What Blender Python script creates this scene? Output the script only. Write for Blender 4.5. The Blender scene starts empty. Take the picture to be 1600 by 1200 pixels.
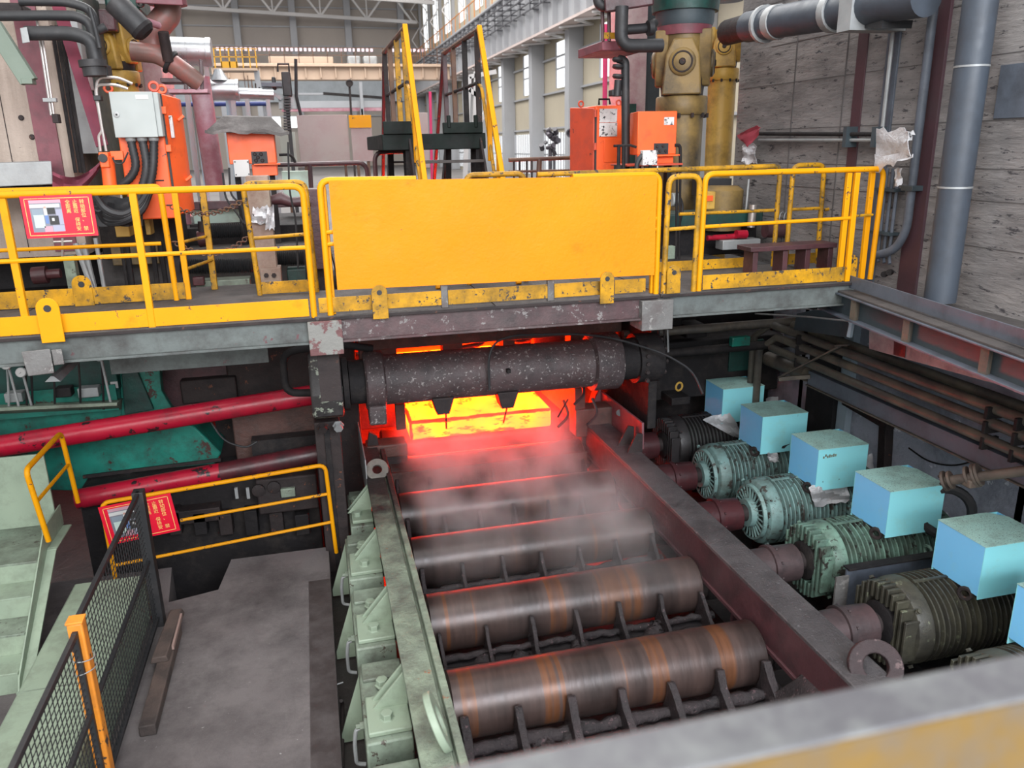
import bpy, math, random
from mathutils import Vector, Matrix
random.seed(7)
scene = bpy.context.scene
COL = scene.collection
V = Vector
# ------------------------------------------------------------------ camera
FPX = 1246.877
YAW, PITCH, ROLL = 0.239372, 0.291421, -0.019418
CAM = V((0, 0, 4.5))
_cy, _sy = math.cos(YAW), math.sin(YAW)
FW = V((_sy * math.cos(PITCH), _cy * math.cos(PITCH), -math.sin(PITCH)))
_r = V((_cy, -_sy, 0)); _u = _r.cross(FW)
RT = _r * math.cos(ROLL) + _u * math.sin(ROLL)
UP = -_r * math.sin(ROLL) + _u * math.cos(ROLL)
cd = bpy.data.cameras.new('camera'); cam = bpy.data.objects.new('camera', cd); COL.objects.link(cam)
mw = Matrix((RT, UP, -FW)).transposed().to_4x4(); mw.translation = CAM
cam.matrix_world = mw
cd.sensor_width = 36.0; cd.lens = 36.0 * FPX / 1600.0
cd.clip_start = 0.05; cd.clip_end = 400
cd.dof.use_dof = True; cd.dof.focus_distance = 8.5; cd.dof.aperture_fstop = 2.0
scene.camera = cam
# ------------------------------------------------------------------ world, light, exposure
w = bpy.data.worlds.new('overcast_daylight'); scene.world = w; w.use_nodes = True
bg = w.node_tree.nodes['Background']
bg.inputs[0].default_value = (0.93, 0.96, 1.0, 1); bg.inputs[1].default_value = 0.62
def area_light(name, loc, target, sx, sy, power, col):
    l = bpy.data.lights.new(name, 'AREA'); l.shape = 'RECTANGLE'; l.size = sx; l.size_y = sy; l.energy = power; l.color = col
    o = bpy.data.objects.new(name, l); COL.objects.link(o); o.location = loc
    o.rotation_euler = (V(target) - V(loc)).to_track_quat('-Z', 'Y').to_euler()
    return o
area_light('skylight_and_fill', (-1.5, 1.5, 15), (0.5, 6, 2), 9, 9, 900, (1, 0.98, 0.95))
area_light('skylight_and_fill', (3, 34, 19.5), (3, 36, 0), 16, 40, 9500, (1, 0.98, 0.96))
area_light('skylight_and_fill', (-8, 72, 22), (-8, 78, 0), 40, 36, 16000, (1, 0.98, 0.96))  # fill added below the roof to brighten trusses and end wall
area_light('front_fill_light', (-1, -9, 8.5), (0.8, 10, 1.5), 16, 7, 2100, (1, 0.985, 0.96))  # added fill from behind the camera, lifts faces under the walkway
area_light('cool_side_fill_light', (3.5, -7, 9), (6.3, 7, 0.2), 6, 5, 1250, (0.80, 0.88, 1.0))  # added cool fill aimed into the right-hand pit
vs = scene.view_settings
vs.view_transform = 'Standard'; vs.look = 'None'; vs.exposure = 0.36; vs.gamma = 1.0; vs.use_curve_mapping = False
scene.render.film_transparent = False
scene.cycles.use_denoising = True
scene.cycles.max_bounces = 6; scene.cycles.diffuse_bounces = 3; scene.cycles.glossy_bounces = 3; scene.cycles.volume_bounces = 1
scene.cycles.sample_clamp_indirect = 6.0
scene.cycles.volume_step_rate = 2.0; scene.cycles.volume_max_steps = 128
scene.cycles.use_adaptive_sampling = True

# ------------------------------------------------------------------ measuring helpers: a sight line cut by a known plane
def ray(px, py): return FW + RT * ((px - 800) / FPX) - UP * ((py - 600) / FPX)
def PY(px, py, y): d = ray(px, py); return CAM + d * (y / d.y)
def PX(px, py, x): d = ray(px, py); return CAM + d * (x / d.x)
def PZ(px, py, z): d = ray(px, py); return CAM + d * ((z - CAM.z) / d.z)

# ------------------------------------------------------------------ materials
MATS = {}
def nodes_of(name):
    m = bpy.data.materials.new(name); m.use_nodes = True
    nt = m.node_tree; return m, nt, nt.nodes['Principled BSDF']
def paint(name, col, dirt=None, amt=0.35, col2=None, rough=0.5, metal=0.0, scale=2.5, bump=0.15, chip=None, chip_amt=0.0, fine=14.0, streak=False, spec=0.5, chip_scale=9.0, grain=None, soot=None):
    """base colour with a soft second tone, dirt in blotches (or vertical streaks) and flaked chips"""
    if name in MATS: return MATS[name]
    m, nt, b = nodes_of(name); N = nt.nodes; L = nt.links
    tc = N.new('ShaderNodeTexCoord'); oi = N.new('ShaderNodeObjectInfo')
    add = N.new('ShaderNodeVectorMath'); add.operation = 'MULTIPLY_ADD'
    L.new(oi.outputs['Random'], add.inputs[0]); add.inputs[1].default_value = (37, 53, 71); L.new(tc.outputs['Object'], add.inputs[2])
    vec = add.outputs[0]
    if grain:
        gm = N.new('ShaderNodeMapping'); gm.inputs['Scale'].default_value = grain; L.new(vec, gm.inputs['Vector']); vec = gm.outputs[0]
    def noise(sc, det, ro=0.6, v=None):
        n = N.new('ShaderNodeTexNoise'); n.inputs['Scale'].default_value = sc; n.inputs['Detail'].default_value = det; n.inputs['Roughness'].default_value = ro
        L.new(v or vec, n.inputs['Vector']); return n.outputs['Fac']
    def ramp(src, a, c):
        r = N.new('ShaderNodeMapRange'); r.inputs['From Min'].default_value = a; r.inputs['From Max'].default_value = c; r.clamp = True
        L.new(src, r.inputs['Value']); return r.outputs['Result']
    def mix(fac, a, c):
        x = N.new('ShaderNodeMix'); x.data_type = 'RGBA'; L.new(fac, x.inputs[0])
        if isinstance(a, tuple): x.inputs[6].default_value = (*a, 1)
        else: L.new(a, x.inputs[6])
        x.inputs[7].default_value = (*c, 1); return x.outputs[2]
    cur = mix(ramp(noise(scale * 0.6, 3), 0.35, 0.7), col, col2 or tuple(c * 0.82 for c in col))
    if dirt:
        v = None
        if streak:
            mp = N.new('ShaderNodeMapping'); mp.inputs['Scale'].default_value = (1, 1, 0.12); L.new(vec, mp.inputs['Vector']); v = mp.outputs[0]
        t = 0.72 - 0.42 * amt
        cur = mix(ramp(noise(scale * (2.2 if streak else 1.3), 7, 0.7, v), t - 0.1, t + 0.22), cur, dirt)
    if chip:
        t = 0.675 - 0.32 * chip_amt
        cur = mix(ramp(noise(chip_scale, 6, 0.72), t, t + 0.03), cur, chip)
    if soot:      # soot baked on towards the hot end (object Y, start, end)
        sy = N.new('ShaderNodeSeparateXYZ'); L.new(tc.outputs['Object'], sy.inputs[0]); ad = N.new('ShaderNodeMath'); ad.operation = 'MULTIPLY_ADD'
        L.new(noise(2.2, 6, 0.7), ad.inputs[0]); ad.inputs[1].default_value = 4.0; L.new(sy.outputs['Y'], ad.inputs[2])
        cur = mix(ramp(ad.outputs[0], soot[0], soot[1]), cur, (0.03, 0.026, 0.025))
    L.new(cur, b.inputs['Base Color'])
    b.inputs['Metallic'].default_value = metal; b.inputs['Specular IOR Level'].default_value = spec
    rr = N.new('ShaderNodeMapRange'); L.new(noise(scale * 3, 4), rr.inputs['Value']); rr.inputs['To Min'].default_value = max(0.03, rough - 0.15); rr.inputs['To Max'].default_value = min(1, rough + 0.2)
    L.new(rr.outputs['Result'], b.inputs['Roughness'])
    if bump > 0:
        bp = N.new('ShaderNodeBump'); bp.inputs['Strength'].default_value = bump; bp.inputs['Distance'].default_value = 0.02
        L.new(noise(fine, 6, 0.7), bp.inputs['Height']); L.new(bp.outputs[0], b.inputs['Normal'])
    MATS[name] = m; return m
def glow(name, col, strength):
    m, nt, b = nodes_of(name); b.inputs['Base Color'].default_value = (0.02, 0.02, 0.02, 1)
    b.inputs['Emission Color'].default_value = (*col, 1); b.inputs['Emission Strength'].default_value = strength
    MATS[name] = m; return m

BLK = (0.012, 0.011, 0.012); GRIME = (0.028, 0.025, 0.024); RUST = (0.10, 0.030, 0.012)
M_yel = paint('yellow_paint', (0.72, 0.30, 0.001), (0.30, 0.13, 0.006), 0.1, (0.66, 0.265, 0.001), 0.5, spec=0.22, chip=(0.05, 0.042, 0.04), chip_amt=0.14, bump=0.1)
M_yeld = paint('worn_yellow_paint', (0.58, 0.285, 0.005), (0.10, 0.065, 0.016), 0.55, (0.48, 0.24, 0.012), 0.5, spec=0.3, chip=(0.045, 0.04, 0.038), chip_amt=0.30, bump=0.2, chip_scale=16)
M_yelpanel = paint('yellow_sheet_paint', (0.78, 0.235, 0.0005), (0.55, 0.15, 0.002), 0.05, (0.74, 0.215, 0.0005), 0.55, chip=(0.16, 0.08, 0.03), chip_amt=0.02, bump=0.25, fine=26, chip_scale=26, spec=0.25)
M_ora = paint('orange_paint', (0.90, 0.125, 0.022), (0.35, 0.05, 0.02), 0.18, (0.82, 0.10, 0.018), 0.42, bump=0.06, chip=(0.06, 0.03, 0.025), chip_amt=0.05)
M_oram = paint('dusty_orange_paint', (0.62, 0.075, 0.03), (0.35, 0.06, 0.04), 0.4, rough=0.5, bump=0.08, chip=(0.05, 0.03, 0.03), chip_amt=0.1)
M_steel = paint('grey_green_steel', (0.125, 0.142, 0.135), (0.04, 0.036, 0.034), 0.5, (0.095, 0.108, 0.105), 0.5, bump=0.2, chip=(0.11, 0.045, 0.05), chip_amt=0.12)
M_steelr = paint('scorched_steel', (0.105, 0.070, 0.070), (0.03, 0.026, 0.026), 0.5, (0.085, 0.036, 0.040), 0.5, bump=0.3, chip=(0.20, 0.18, 0.175), chip_amt=0.30)
M_plate = paint('flaking_plate', (0.14, 0.058, 0.058), (0.08, 0.035, 0.035), 0.3, rough=0.6, bump=0.5, chip=(0.19, 0.185, 0.17), chip_amt=0.62, chip_scale=4)
M_plateg = paint('grey_flaking_plate', (0.15, 0.145, 0.14), (0.07, 0.045, 0.045), 0.4, (0.11, 0.105, 0.10), rough=0.6, bump=0.5, chip=(0.22, 0.21, 0.20), chip_amt=0.3)
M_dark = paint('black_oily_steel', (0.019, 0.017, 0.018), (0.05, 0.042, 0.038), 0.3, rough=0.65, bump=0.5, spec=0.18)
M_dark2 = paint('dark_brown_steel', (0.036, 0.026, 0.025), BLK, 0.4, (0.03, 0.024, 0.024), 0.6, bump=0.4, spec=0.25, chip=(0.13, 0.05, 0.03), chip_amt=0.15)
M_black = paint('black_rubber', (0.020, 0.020, 0.022), (0.05, 0.045, 0.045), 0.25, rough=0.55, bump=0.1)
M_deck = paint('sooty_deck_plate', (0.055, 0.048, 0.046), BLK, 0.4, (0.08, 0.07, 0.066), 0.75, bump=0.4)
M_floor = paint('grey_mill_floor', (0.115, 0.099, 0.099), (0.045, 0.038, 0.038), 0.5, (0.17, 0.15, 0.147), 0.75, bump=0.35, scale=1.1, chip=(0.40, 0.38, 0.37), chip_amt=0.0, fine=25, chip_scale=24)
M_soot = paint('wet_soot_floor', (0.035, 0.028, 0.027), BLK, 0.4, rough=0.4, bump=0.6)
M_mar = paint('maroon_paint', (0.15, 0.035, 0.05), (0.06, 0.03, 0.035), 0.4, (0.20, 0.06, 0.075), 0.5, bump=0.15)
M_mard = paint('dark_maroon_steel', (0.062, 0.024, 0.028), (0.02, 0.016, 0.017), 0.4, (0.09, 0.035, 0.04), 0.42, bump=0.3)
M_pinkp = paint('pink_dusty_paint', (0.36, 0.15, 0.19), (0.45, 0.30, 0.33), 0.5, (0.28, 0.08, 0.11), 0.55, bump=0.1)
M_red = paint('crimson_pipe_paint', (0.40, 0.006, 0.028), (0.06, 0.015, 0.02), 0.28, (0.30, 0.006, 0.022), 0.32, bump=0.1, chip=(0.02, 0.012, 0.014), chip_amt=0.27, chip_scale=6)
M_conR = paint('grey_board_marked_concrete', (0.27, 0.25, 0.24), (0.10, 0.092, 0.092), 0.5, (0.20, 0.185, 0.182), 0.85, bump=1.0, scale=1.6, fine=7, chip=(0.05, 0.046, 0.05), chip_amt=0.25, chip_scale=9, grain=(1, 0.55, 2.6))
M_conB = paint('blue_lit_concrete', (0.48, 0.51, 0.60), (0.14, 0.155, 0.19), 0.5, (0.34, 0.36, 0.43), 0.7, bump=0.8, scale=1.4, chip=(0.74, 0.77, 0.82), chip_amt=0.16, chip_scale=2.2)  # cool blue light mixed into the pit wall's colour
M_conL = paint('pale_cast_concrete', (0.44, 0.36, 0.30), (0.22, 0.17, 0.14), 0.45, (0.36, 0.29, 0.25), 0.85, bump=0.6, scale=1.2, chip=(0.10, 0.07, 0.06), chip_amt=0.10, streak=True)
M_conP = paint('pink_dusted_concrete', (0.50, 0.40, 0.40), (0.30, 0.12, 0.15), 0.45, (0.42, 0.30, 0.31), 0.85, bump=0.3, scale=1.5)
M_grn = paint('pale_green_paint', (0.28, 0.345, 0.255), (0.15, 0.175, 0.13), 0.35, (0.24, 0.30, 0.225), 0.5, bump=0.08)
M_grnd = paint('dirty_pale_green_paint', (0.24, 0.295, 0.225), (0.09, 0.095, 0.075), 0.6, (0.19, 0.24, 0.185), 0.5, bump=0.3, chip=(0.06, 0.045, 0.035), chip_amt=0.2)
M_beamL = paint('scaled_green_beam', (0.27, 0.33, 0.24), (0.07, 0.07, 0.06), 0.55, (0.21, 0.25, 0.19), 0.55, bump=0.8, fine=30, chip=(0.33, 0.10, 0.04), chip_amt=0.13, chip_scale=4, soot=(2.0, 3.4))
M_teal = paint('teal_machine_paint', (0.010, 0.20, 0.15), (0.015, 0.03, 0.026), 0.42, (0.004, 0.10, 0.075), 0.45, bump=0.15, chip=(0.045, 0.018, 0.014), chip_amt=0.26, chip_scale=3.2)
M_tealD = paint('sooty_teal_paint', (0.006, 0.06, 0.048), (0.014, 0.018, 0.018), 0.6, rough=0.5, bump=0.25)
M_cyan = paint('light_cyan_cover_paint', (0.29, 0.76, 0.82), (0.30, 0.62, 0.60), 0.2, (0.27, 0.73, 0.82), 0.5, bump=0.03, chip=(0.10, 0.14, 0.13), chip_amt=0.03, chip_scale=12)
M_cyant = paint('gritty_cyan_cover_top', (0.36, 0.62, 0.58), (0.20, 0.28, 0.25), 0.35, (0.38, 0.60, 0.54), 0.8, bump=0.6, fine=60, chip=(0.10, 0.12, 0.11), chip_amt=0.28, chip_scale=70)
M_foil = paint('crumpled_foil', (0.66, 0.66, 0.68), (0.40, 0.38, 0.39), 0.25, rough=0.38, metal=0.45, bump=0.9, fine=16)
M_galv = paint('galvanised_steel', (0.36, 0.37, 0.37), (0.22, 0.22, 0.22), 0.4, (0.28, 0.29, 0.295), 0.5, metal=0.3, bump=0.15)
M_silver = paint('silver_duct_sheet', (0.50, 0.51, 0.53), (0.34, 0.33, 0.33), 0.3, rough=0.3, metal=0.85, bump=0.05)
M_greyp = paint('light_grey_paint', (0.37, 0.40, 0.39), (0.30, 0.32, 0.31), 0.2, rough=0.45, bump=0.02)
M_white = paint('white_label', (0.52, 0.52, 0.51), (0.55, 0.54, 0.53), 0.2, rough=0.5, bump=0.0)
M_wornw = paint('scuffed_white_label', (0.70, 0.68, 0.67), (0.40, 0.34, 0.33), 0.4, rough=0.6, bump=0.05, chip=(0.03, 0.03, 0.035), chip_amt=0.38, chip_scale=14)
M_spin = paint('shaded_ochre_paint', (0.27, 0.175, 0.055), (0.035, 0.028, 0.02), 0.6, (0.20, 0.125, 0.035), 0.5, bump=0.15, scale=1.2)  # ochre darkened for the big spindle's shadow, with more dirt
M_spinL = paint('lit_ochre_paint', (0.46, 0.28, 0.06), (0.10, 0.06, 0.02), 0.35, (0.5, 0.3, 0.05), 0.5, bump=0.1)  # same ochre without the shadow tone
M_bluep = paint('blue_grey_pipe_paint', (0.050, 0.062, 0.080), (0.035, 0.04, 0.05), 0.4, (0.042, 0.052, 0.068), 0.5, bump=0.08)
M_blued = paint('slate_blue_steel', (0.10, 0.115, 0.145), (0.045, 0.05, 0.06), 0.4, (0.085, 0.10, 0.125), 0.5, bump=0.12)
M_slate = paint('dark_slate_web', (0.045, 0.062, 0.072), (0.03, 0.035, 0.04), 0.3, rough=0.5, bump=0.1)
M_ochrepipe = paint('grimy_brown_pipe', (0.085, 0.076, 0.068), (0.03, 0.027, 0.028), 0.5, (0.13, 0.105, 0.075), 0.5, bump=0.3)
M_roller = None
M_sign = paint('red_sign_face', (0.72, 0.006, 0.032), (0.60, 0.006, 0.03), 0.2, rough=0.35, bump=0.0)
M_gold = paint('pale_yellow_print', (0.85, 0.62, 0.18), rough=0.5, bump=0.0)
M_wood = paint('charred_timber', (0.06, 0.045, 0.04), BLK, 0.4, (0.15, 0.10, 0.08), 0.8, bump=0.6)
M_bed = paint('dull_scale_bed', (0.03, 0.025, 0.026), BLK, 0.4, rough=0.85, bump=1.0, fine=30, spec=0.2)
M_scale = paint('caked_mill_scale', (0.026, 0.020, 0.021), (0.010, 0.009, 0.010), 0.5, (0.045, 0.033, 0.035), 0.18, bump=1.0, fine=34, chip=(0.10, 0.06, 0.065), chip_amt=0.2, chip_scale=20)
M_motG = paint('green_motor_paint', (0.17, 0.29, 0.225), (0.045, 0.045, 0.035), 0.55, (0.12, 0.21, 0.17), 0.5, bump=0.2, chip=(0.03, 0.026, 0.022), chip_amt=0.36, chip_scale=7)
M_motT = paint('pale_teal_motor_paint', (0.22, 0.36, 0.34), (0.08, 0.085, 0.07), 0.45, (0.17, 0.29, 0.28), 0.5, bump=0.2, chip=(0.05, 0.042, 0.036), chip_amt=0.36, chip_scale=7)
M_motB = paint('blackened_motor_paint', (0.050, 0.047, 0.037), (0.018, 0.017, 0.016), 0.45, (0.085, 0.08, 0.055), 0.42, bump=0.3, chip=(0.14, 0.15, 0.10), chip_amt=0.18)
M_gap = paint('grimy_shaded_fin_gaps', (0.040, 0.044, 0.040), BLK, 0.5, (0.07, 0.085, 0.075), 0.5, bump=0.2)  # grime plus painted-in shade for the casing between the fins
M_motK = paint('soot_black_motor_paint', (0.035, 0.031, 0.032), BLK, 0.4, rough=0.45, bump=0.3)
M_coup = paint('oxide_coupling', (0.062, 0.045, 0.046), (0.022, 0.018, 0.019), 0.45, (0.078, 0.046, 0.048), 0.45, bump=0.3)
M_coupr = paint('dark_red_coupling', (0.07, 0.020, 0.023), (0.025, 0.014, 0.016), 0.4, rough=0.35, bump=0.2)
M_bright = paint('bare_bright_tube', (0.55, 0.50, 0.47), (0.3, 0.26, 0.24), 0.3, rough=0.3, metal=0.7, bump=0.0)
M_hall = paint('tan_hall_cladding', (0.36, 0.32, 0.285), (0.28, 0.25, 0.23), 0.4, rough=0.8, bump=0.05, scale=0.05)
M_hallg = paint('grey_hall_steel', (0.34, 0.345, 0.36), (0.27, 0.275, 0.29), 0.3, rough=0.6, bump=0.0, scale=0.2)
M_hallw = paint('pale_truss_steel', (0.58, 0.56, 0.55), rough=0.6, bump=0.0, scale=0.2)
M_beige = paint('beige_wall_sheet', (0.42, 0.37, 0.28), (0.35, 0.31, 0.245), 0.4, rough=0.8, bump=0.0, scale=0.2)
M_roof = paint('dark_roof_sheet', (0.10, 0.095, 0.095), rough=0.8, bump=0.0, scale=0.1)
M_crane = paint('tan_crane_paint', (0.52, 0.38, 0.28), (0.42, 0.30, 0.23), 0.4, rough=0.6, bump=0.0, scale=0.2)
M_pane = glow('daylit_window_pane', (0.95, 0.98, 1.0), 1.25)
M_lampw = glow('string_lamp', (1.0, 0.75, 0.85), 1.3)
M_pinkboard = paint('pink_dusted_board', (0.38, 0.31, 0.29), (0.33, 0.20, 0.20), 0.4, (0.38, 0.27, 0.27), 0.8, bump=0.05, scale=0.8, chip=(0.20, 0.10, 0.11), chip_amt=0.06, chip_scale=3)
M_brownrail = paint('rusty_brown_rail', (0.10, 0.045, 0.032), (0.05, 0.026, 0.022), 0.4, (0.16, 0.08, 0.035), 0.55, bump=0.2)
M_floorfar = paint('far_hall_floor', (0.16, 0.15, 0.145), (0.10, 0.09, 0.09), 0.5, rough=0.8, bump=0.0, scale=0.2)
M_cloth = paint('maroon_cloth', (0.20, 0.035, 0.06), (0.11, 0.03, 0.05), 0.4, rough=0.85, bump=0.15)
M_clothr = paint('dusty_red_cloth', (0.42, 0.06, 0.09), (0.25, 0.05, 0.07), 0.4, rough=0.85, bump=0.15)
M_navy = paint('deep_blue_pipe_paint', (0.02, 0.035, 0.17), rough=0.4, bump=0.0)
M_palepipe = paint('pale_blue_pipe_paint', (0.42, 0.52, 0.60), rough=0.4, bump=0.0)
M_stain = paint('white_red_banded_paint', (0.42, 0.43, 0.44), (0.13, 0.13, 0.14), 0.5, rough=0.6, bump=0.2)
M_mesh = paint('fence_wire', (0.018, 0.018, 0.020), rough=0.5, bump=0.0)
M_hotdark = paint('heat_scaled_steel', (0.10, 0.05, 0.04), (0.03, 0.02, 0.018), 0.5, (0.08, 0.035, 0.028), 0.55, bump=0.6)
M_pipehdr = paint('scaly_header_pipe', (0.062, 0.048, 0.050), (0.025, 0.02, 0.021), 0.5, (0.09, 0.052, 0.052), 0.5, bump=0.6, chip=(0.27, 0.24, 0.23), chip_amt=0.27, chip_scale=26)
M_clamp = paint('flaked_clamp_paint', (0.055, 0.05, 0.05), BLK, 0.4, rough=0.5, bump=0.6, chip=(0.33, 0.36, 0.29), chip_amt=0.34, chip_scale=9)

def roller_mat():
    m, nt, b = nodes_of('wet_roller_steel'); N = nt.nodes; L = nt.links
    tc = N.new('ShaderNodeTexCoord'); oi = N.new('ShaderNodeObjectInfo')
    sx = N.new('ShaderNodeSeparateXYZ'); L.new(tc.outputs['Object'], sx.inputs[0])
    mu = N.new('ShaderNodeMath'); mu.operation = 'MULTIPLY_ADD'; L.new(oi.outputs['Random'], mu.inputs[0]); mu.inputs[1].default_value = 40; L.new(sx.outputs['X'], mu.inputs[2])
    n1 = N.new('ShaderNodeTexNoise'); n1.noise_dimensions = '1D'; n1.inputs['Scale'].default_value = 2.0; n1.inputs['Detail'].default_value = 5; L.new(mu.outputs[0], n1.inputs['W'])
    r = N.new('ShaderNodeValToRGB'); L.new(n1.outputs['Fac'], r.inputs[0])
    e = r.color_ramp.elements; e[0].position = 0.36; e[0].color = (0.050, 0.033, 0.030, 1); e[1].position = 0.72; e[1].color = (0.15, 0.065, 0.035, 1)
    k = e.new(0.48); k.color = (0.085, 0.055, 0.049, 1); k = e.new(0.58); k.color = (0.115, 0.072, 0.062, 1); k = e.new(0.60); k.color = (0.20, 0.078, 0.034, 1); k = e.new(0.68); k.color = (0.12, 0.06, 0.045, 1)
    n2 = N.new('ShaderNodeTexNoise'); n2.inputs['Scale'].default_value = 6; n2.inputs['Detail'].default_value = 6
    mp = N.new('ShaderNodeMapping'); mp.inputs['Scale'].default_value = (4, 0.6, 0.6); L.new(tc.outputs['Object'], mp.inputs[0]); L.new(mp.outputs[0], n2.inputs['Vector'])
    mr = N.new('ShaderNodeMapRange'); L.new(n2.outputs['Fac'], mr.inputs[0]); mr.inputs['To Min'].default_value = 0.35; mr.inputs['To Max'].default_value = 0.85
    mx = N.new('ShaderNodeVectorMath'); mx.operation = 'SCALE'; L.new(r.outputs[0], mx.inputs[0]); L.new(mr.outputs[0], mx.inputs['Scale'])
    L.new(mx.outputs[0], b.inputs['Base Color'])
    rr = N.new('ShaderNodeMapRange'); L.new(n2.outputs['Fac'], rr.inputs[0]); rr.inputs['To Min'].default_value = 0.24; rr.inputs['To Max'].default_value = 0.5; L.new(rr.outputs[0], b.inputs['Roughness'])
    bp = N.new('ShaderNodeBump'); bp.inputs['Strength'].default_value = 0.15; bp.inputs['Distance'].default_value = 0.01; L.new(n2.outputs['Fac'], bp.inputs['Height']); L.new(bp.outputs[0], b.inputs['Normal'])
    b.inputs['Metallic'].default_value = 0.25
    return m
M_roller = roller_mat()
def slab_mat():
    m, nt, b = nodes_of('glowing_hot_steel'); N = nt.nodes; L = nt.links
    tc = N.new('ShaderNodeTexCoord'); n = N.new('ShaderNodeTexNoise'); n.inputs['Scale'].default_value = 2.2; n.inputs['Detail'].default_value = 9; n.inputs['Roughness'].default_value = 0.72
    mp = N.new('ShaderNodeMapping'); mp.inputs['Scale'].default_value = (1.6, 1.0, 5.0); L.new(tc.outputs['Object'], mp.inputs[0]); L.new(mp.outputs[0], n.inputs['Vector'])
    sx = N.new('ShaderNodeSeparateXYZ'); L.new(tc.outputs['Object'], sx.inputs[0])
    def M(op, a, c):
        k = N.new('ShaderNodeMath'); k.operation = op
        for i_, v in enumerate((a, c)):
            if isinstance(v, (int, float)): k.inputs[i_].default_value = v
            elif v is not None: L.new(v, k.inputs[i_])
        return k.outputs[0]
    dz = M('SUBTRACT', 0.285, sx.outputs['Z']); dy = M('ADD', sx.outputs['Y'], 2.87); dx = M('ADD', sx.outputs['X'], 1.05)
    e1 = M('SQRT', M('ADD', M('MULTIPLY', dz, dz), M('MULTIPLY', dy, dy)), None)
    e2 = M('SQRT', M('ADD', M('MULTIPLY', dz, dz), M('MULTIPLY', dx, dx)), None)
    e3 = M('SQRT', M('ADD', M('MULTIPLY', dx, dx), M('MULTIPLY', dy, dy)), None)
    ed = M('MINIMUM', M('MINIMUM', e1, e2), e3)
    cool = N.new('ShaderNodeMapRange'); L.new(ed, cool.inputs['Value']); cool.inputs['From Min'].default_value = 0.012; cool.inputs['From Max'].default_value = 0.05; cool.inputs['To Min'].default_value = 0.30; cool.inputs['To Max'].default_value = 0.0
    low = N.new('ShaderNodeMapRange'); L.new(sx.outputs['Z'], low.inputs['Value']); low.inputs['From Min'].default_value = 0.0; low.inputs['From Max'].default_value = 0.16; low.inputs['To Min'].default_value = 0.10; low.inputs['To Max'].default_value = 0.0
    f = M('SUBTRACT', M('SUBTRACT', n.outputs['Fac'], cool.outputs[0]), low.outputs[0])
    r = N.new('ShaderNodeValToRGB'); L.new(f, r.inputs[0]); e = r.color_ramp.elements
    e[0].position = 0.24; e[0].color = (0.02, 0.0003, 0.0, 1); e[1].position = 0.445; e[1].color = (1.0, 0.0185, 0.0003, 1)
    k = e.new(0.345); k.color = (0.14, 0.0012, 0.0, 1); k = e.new(0.395); k.color = (0.9, 0.0045, 0.0, 1); k = e.new(0.7); k.color = (1.0, 0.0250, 0.0007, 1)
    L.new(r.outputs[0], b.inputs['Emission Color']); b.inputs['Emission Strength'].default_value = 55.0
    b.inputs['Base Color'].default_value = (0.05, 0.02, 0.01, 1); b.inputs['Roughness'].default_value = 0.8
    return m
M_slab = slab_mat()

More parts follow.
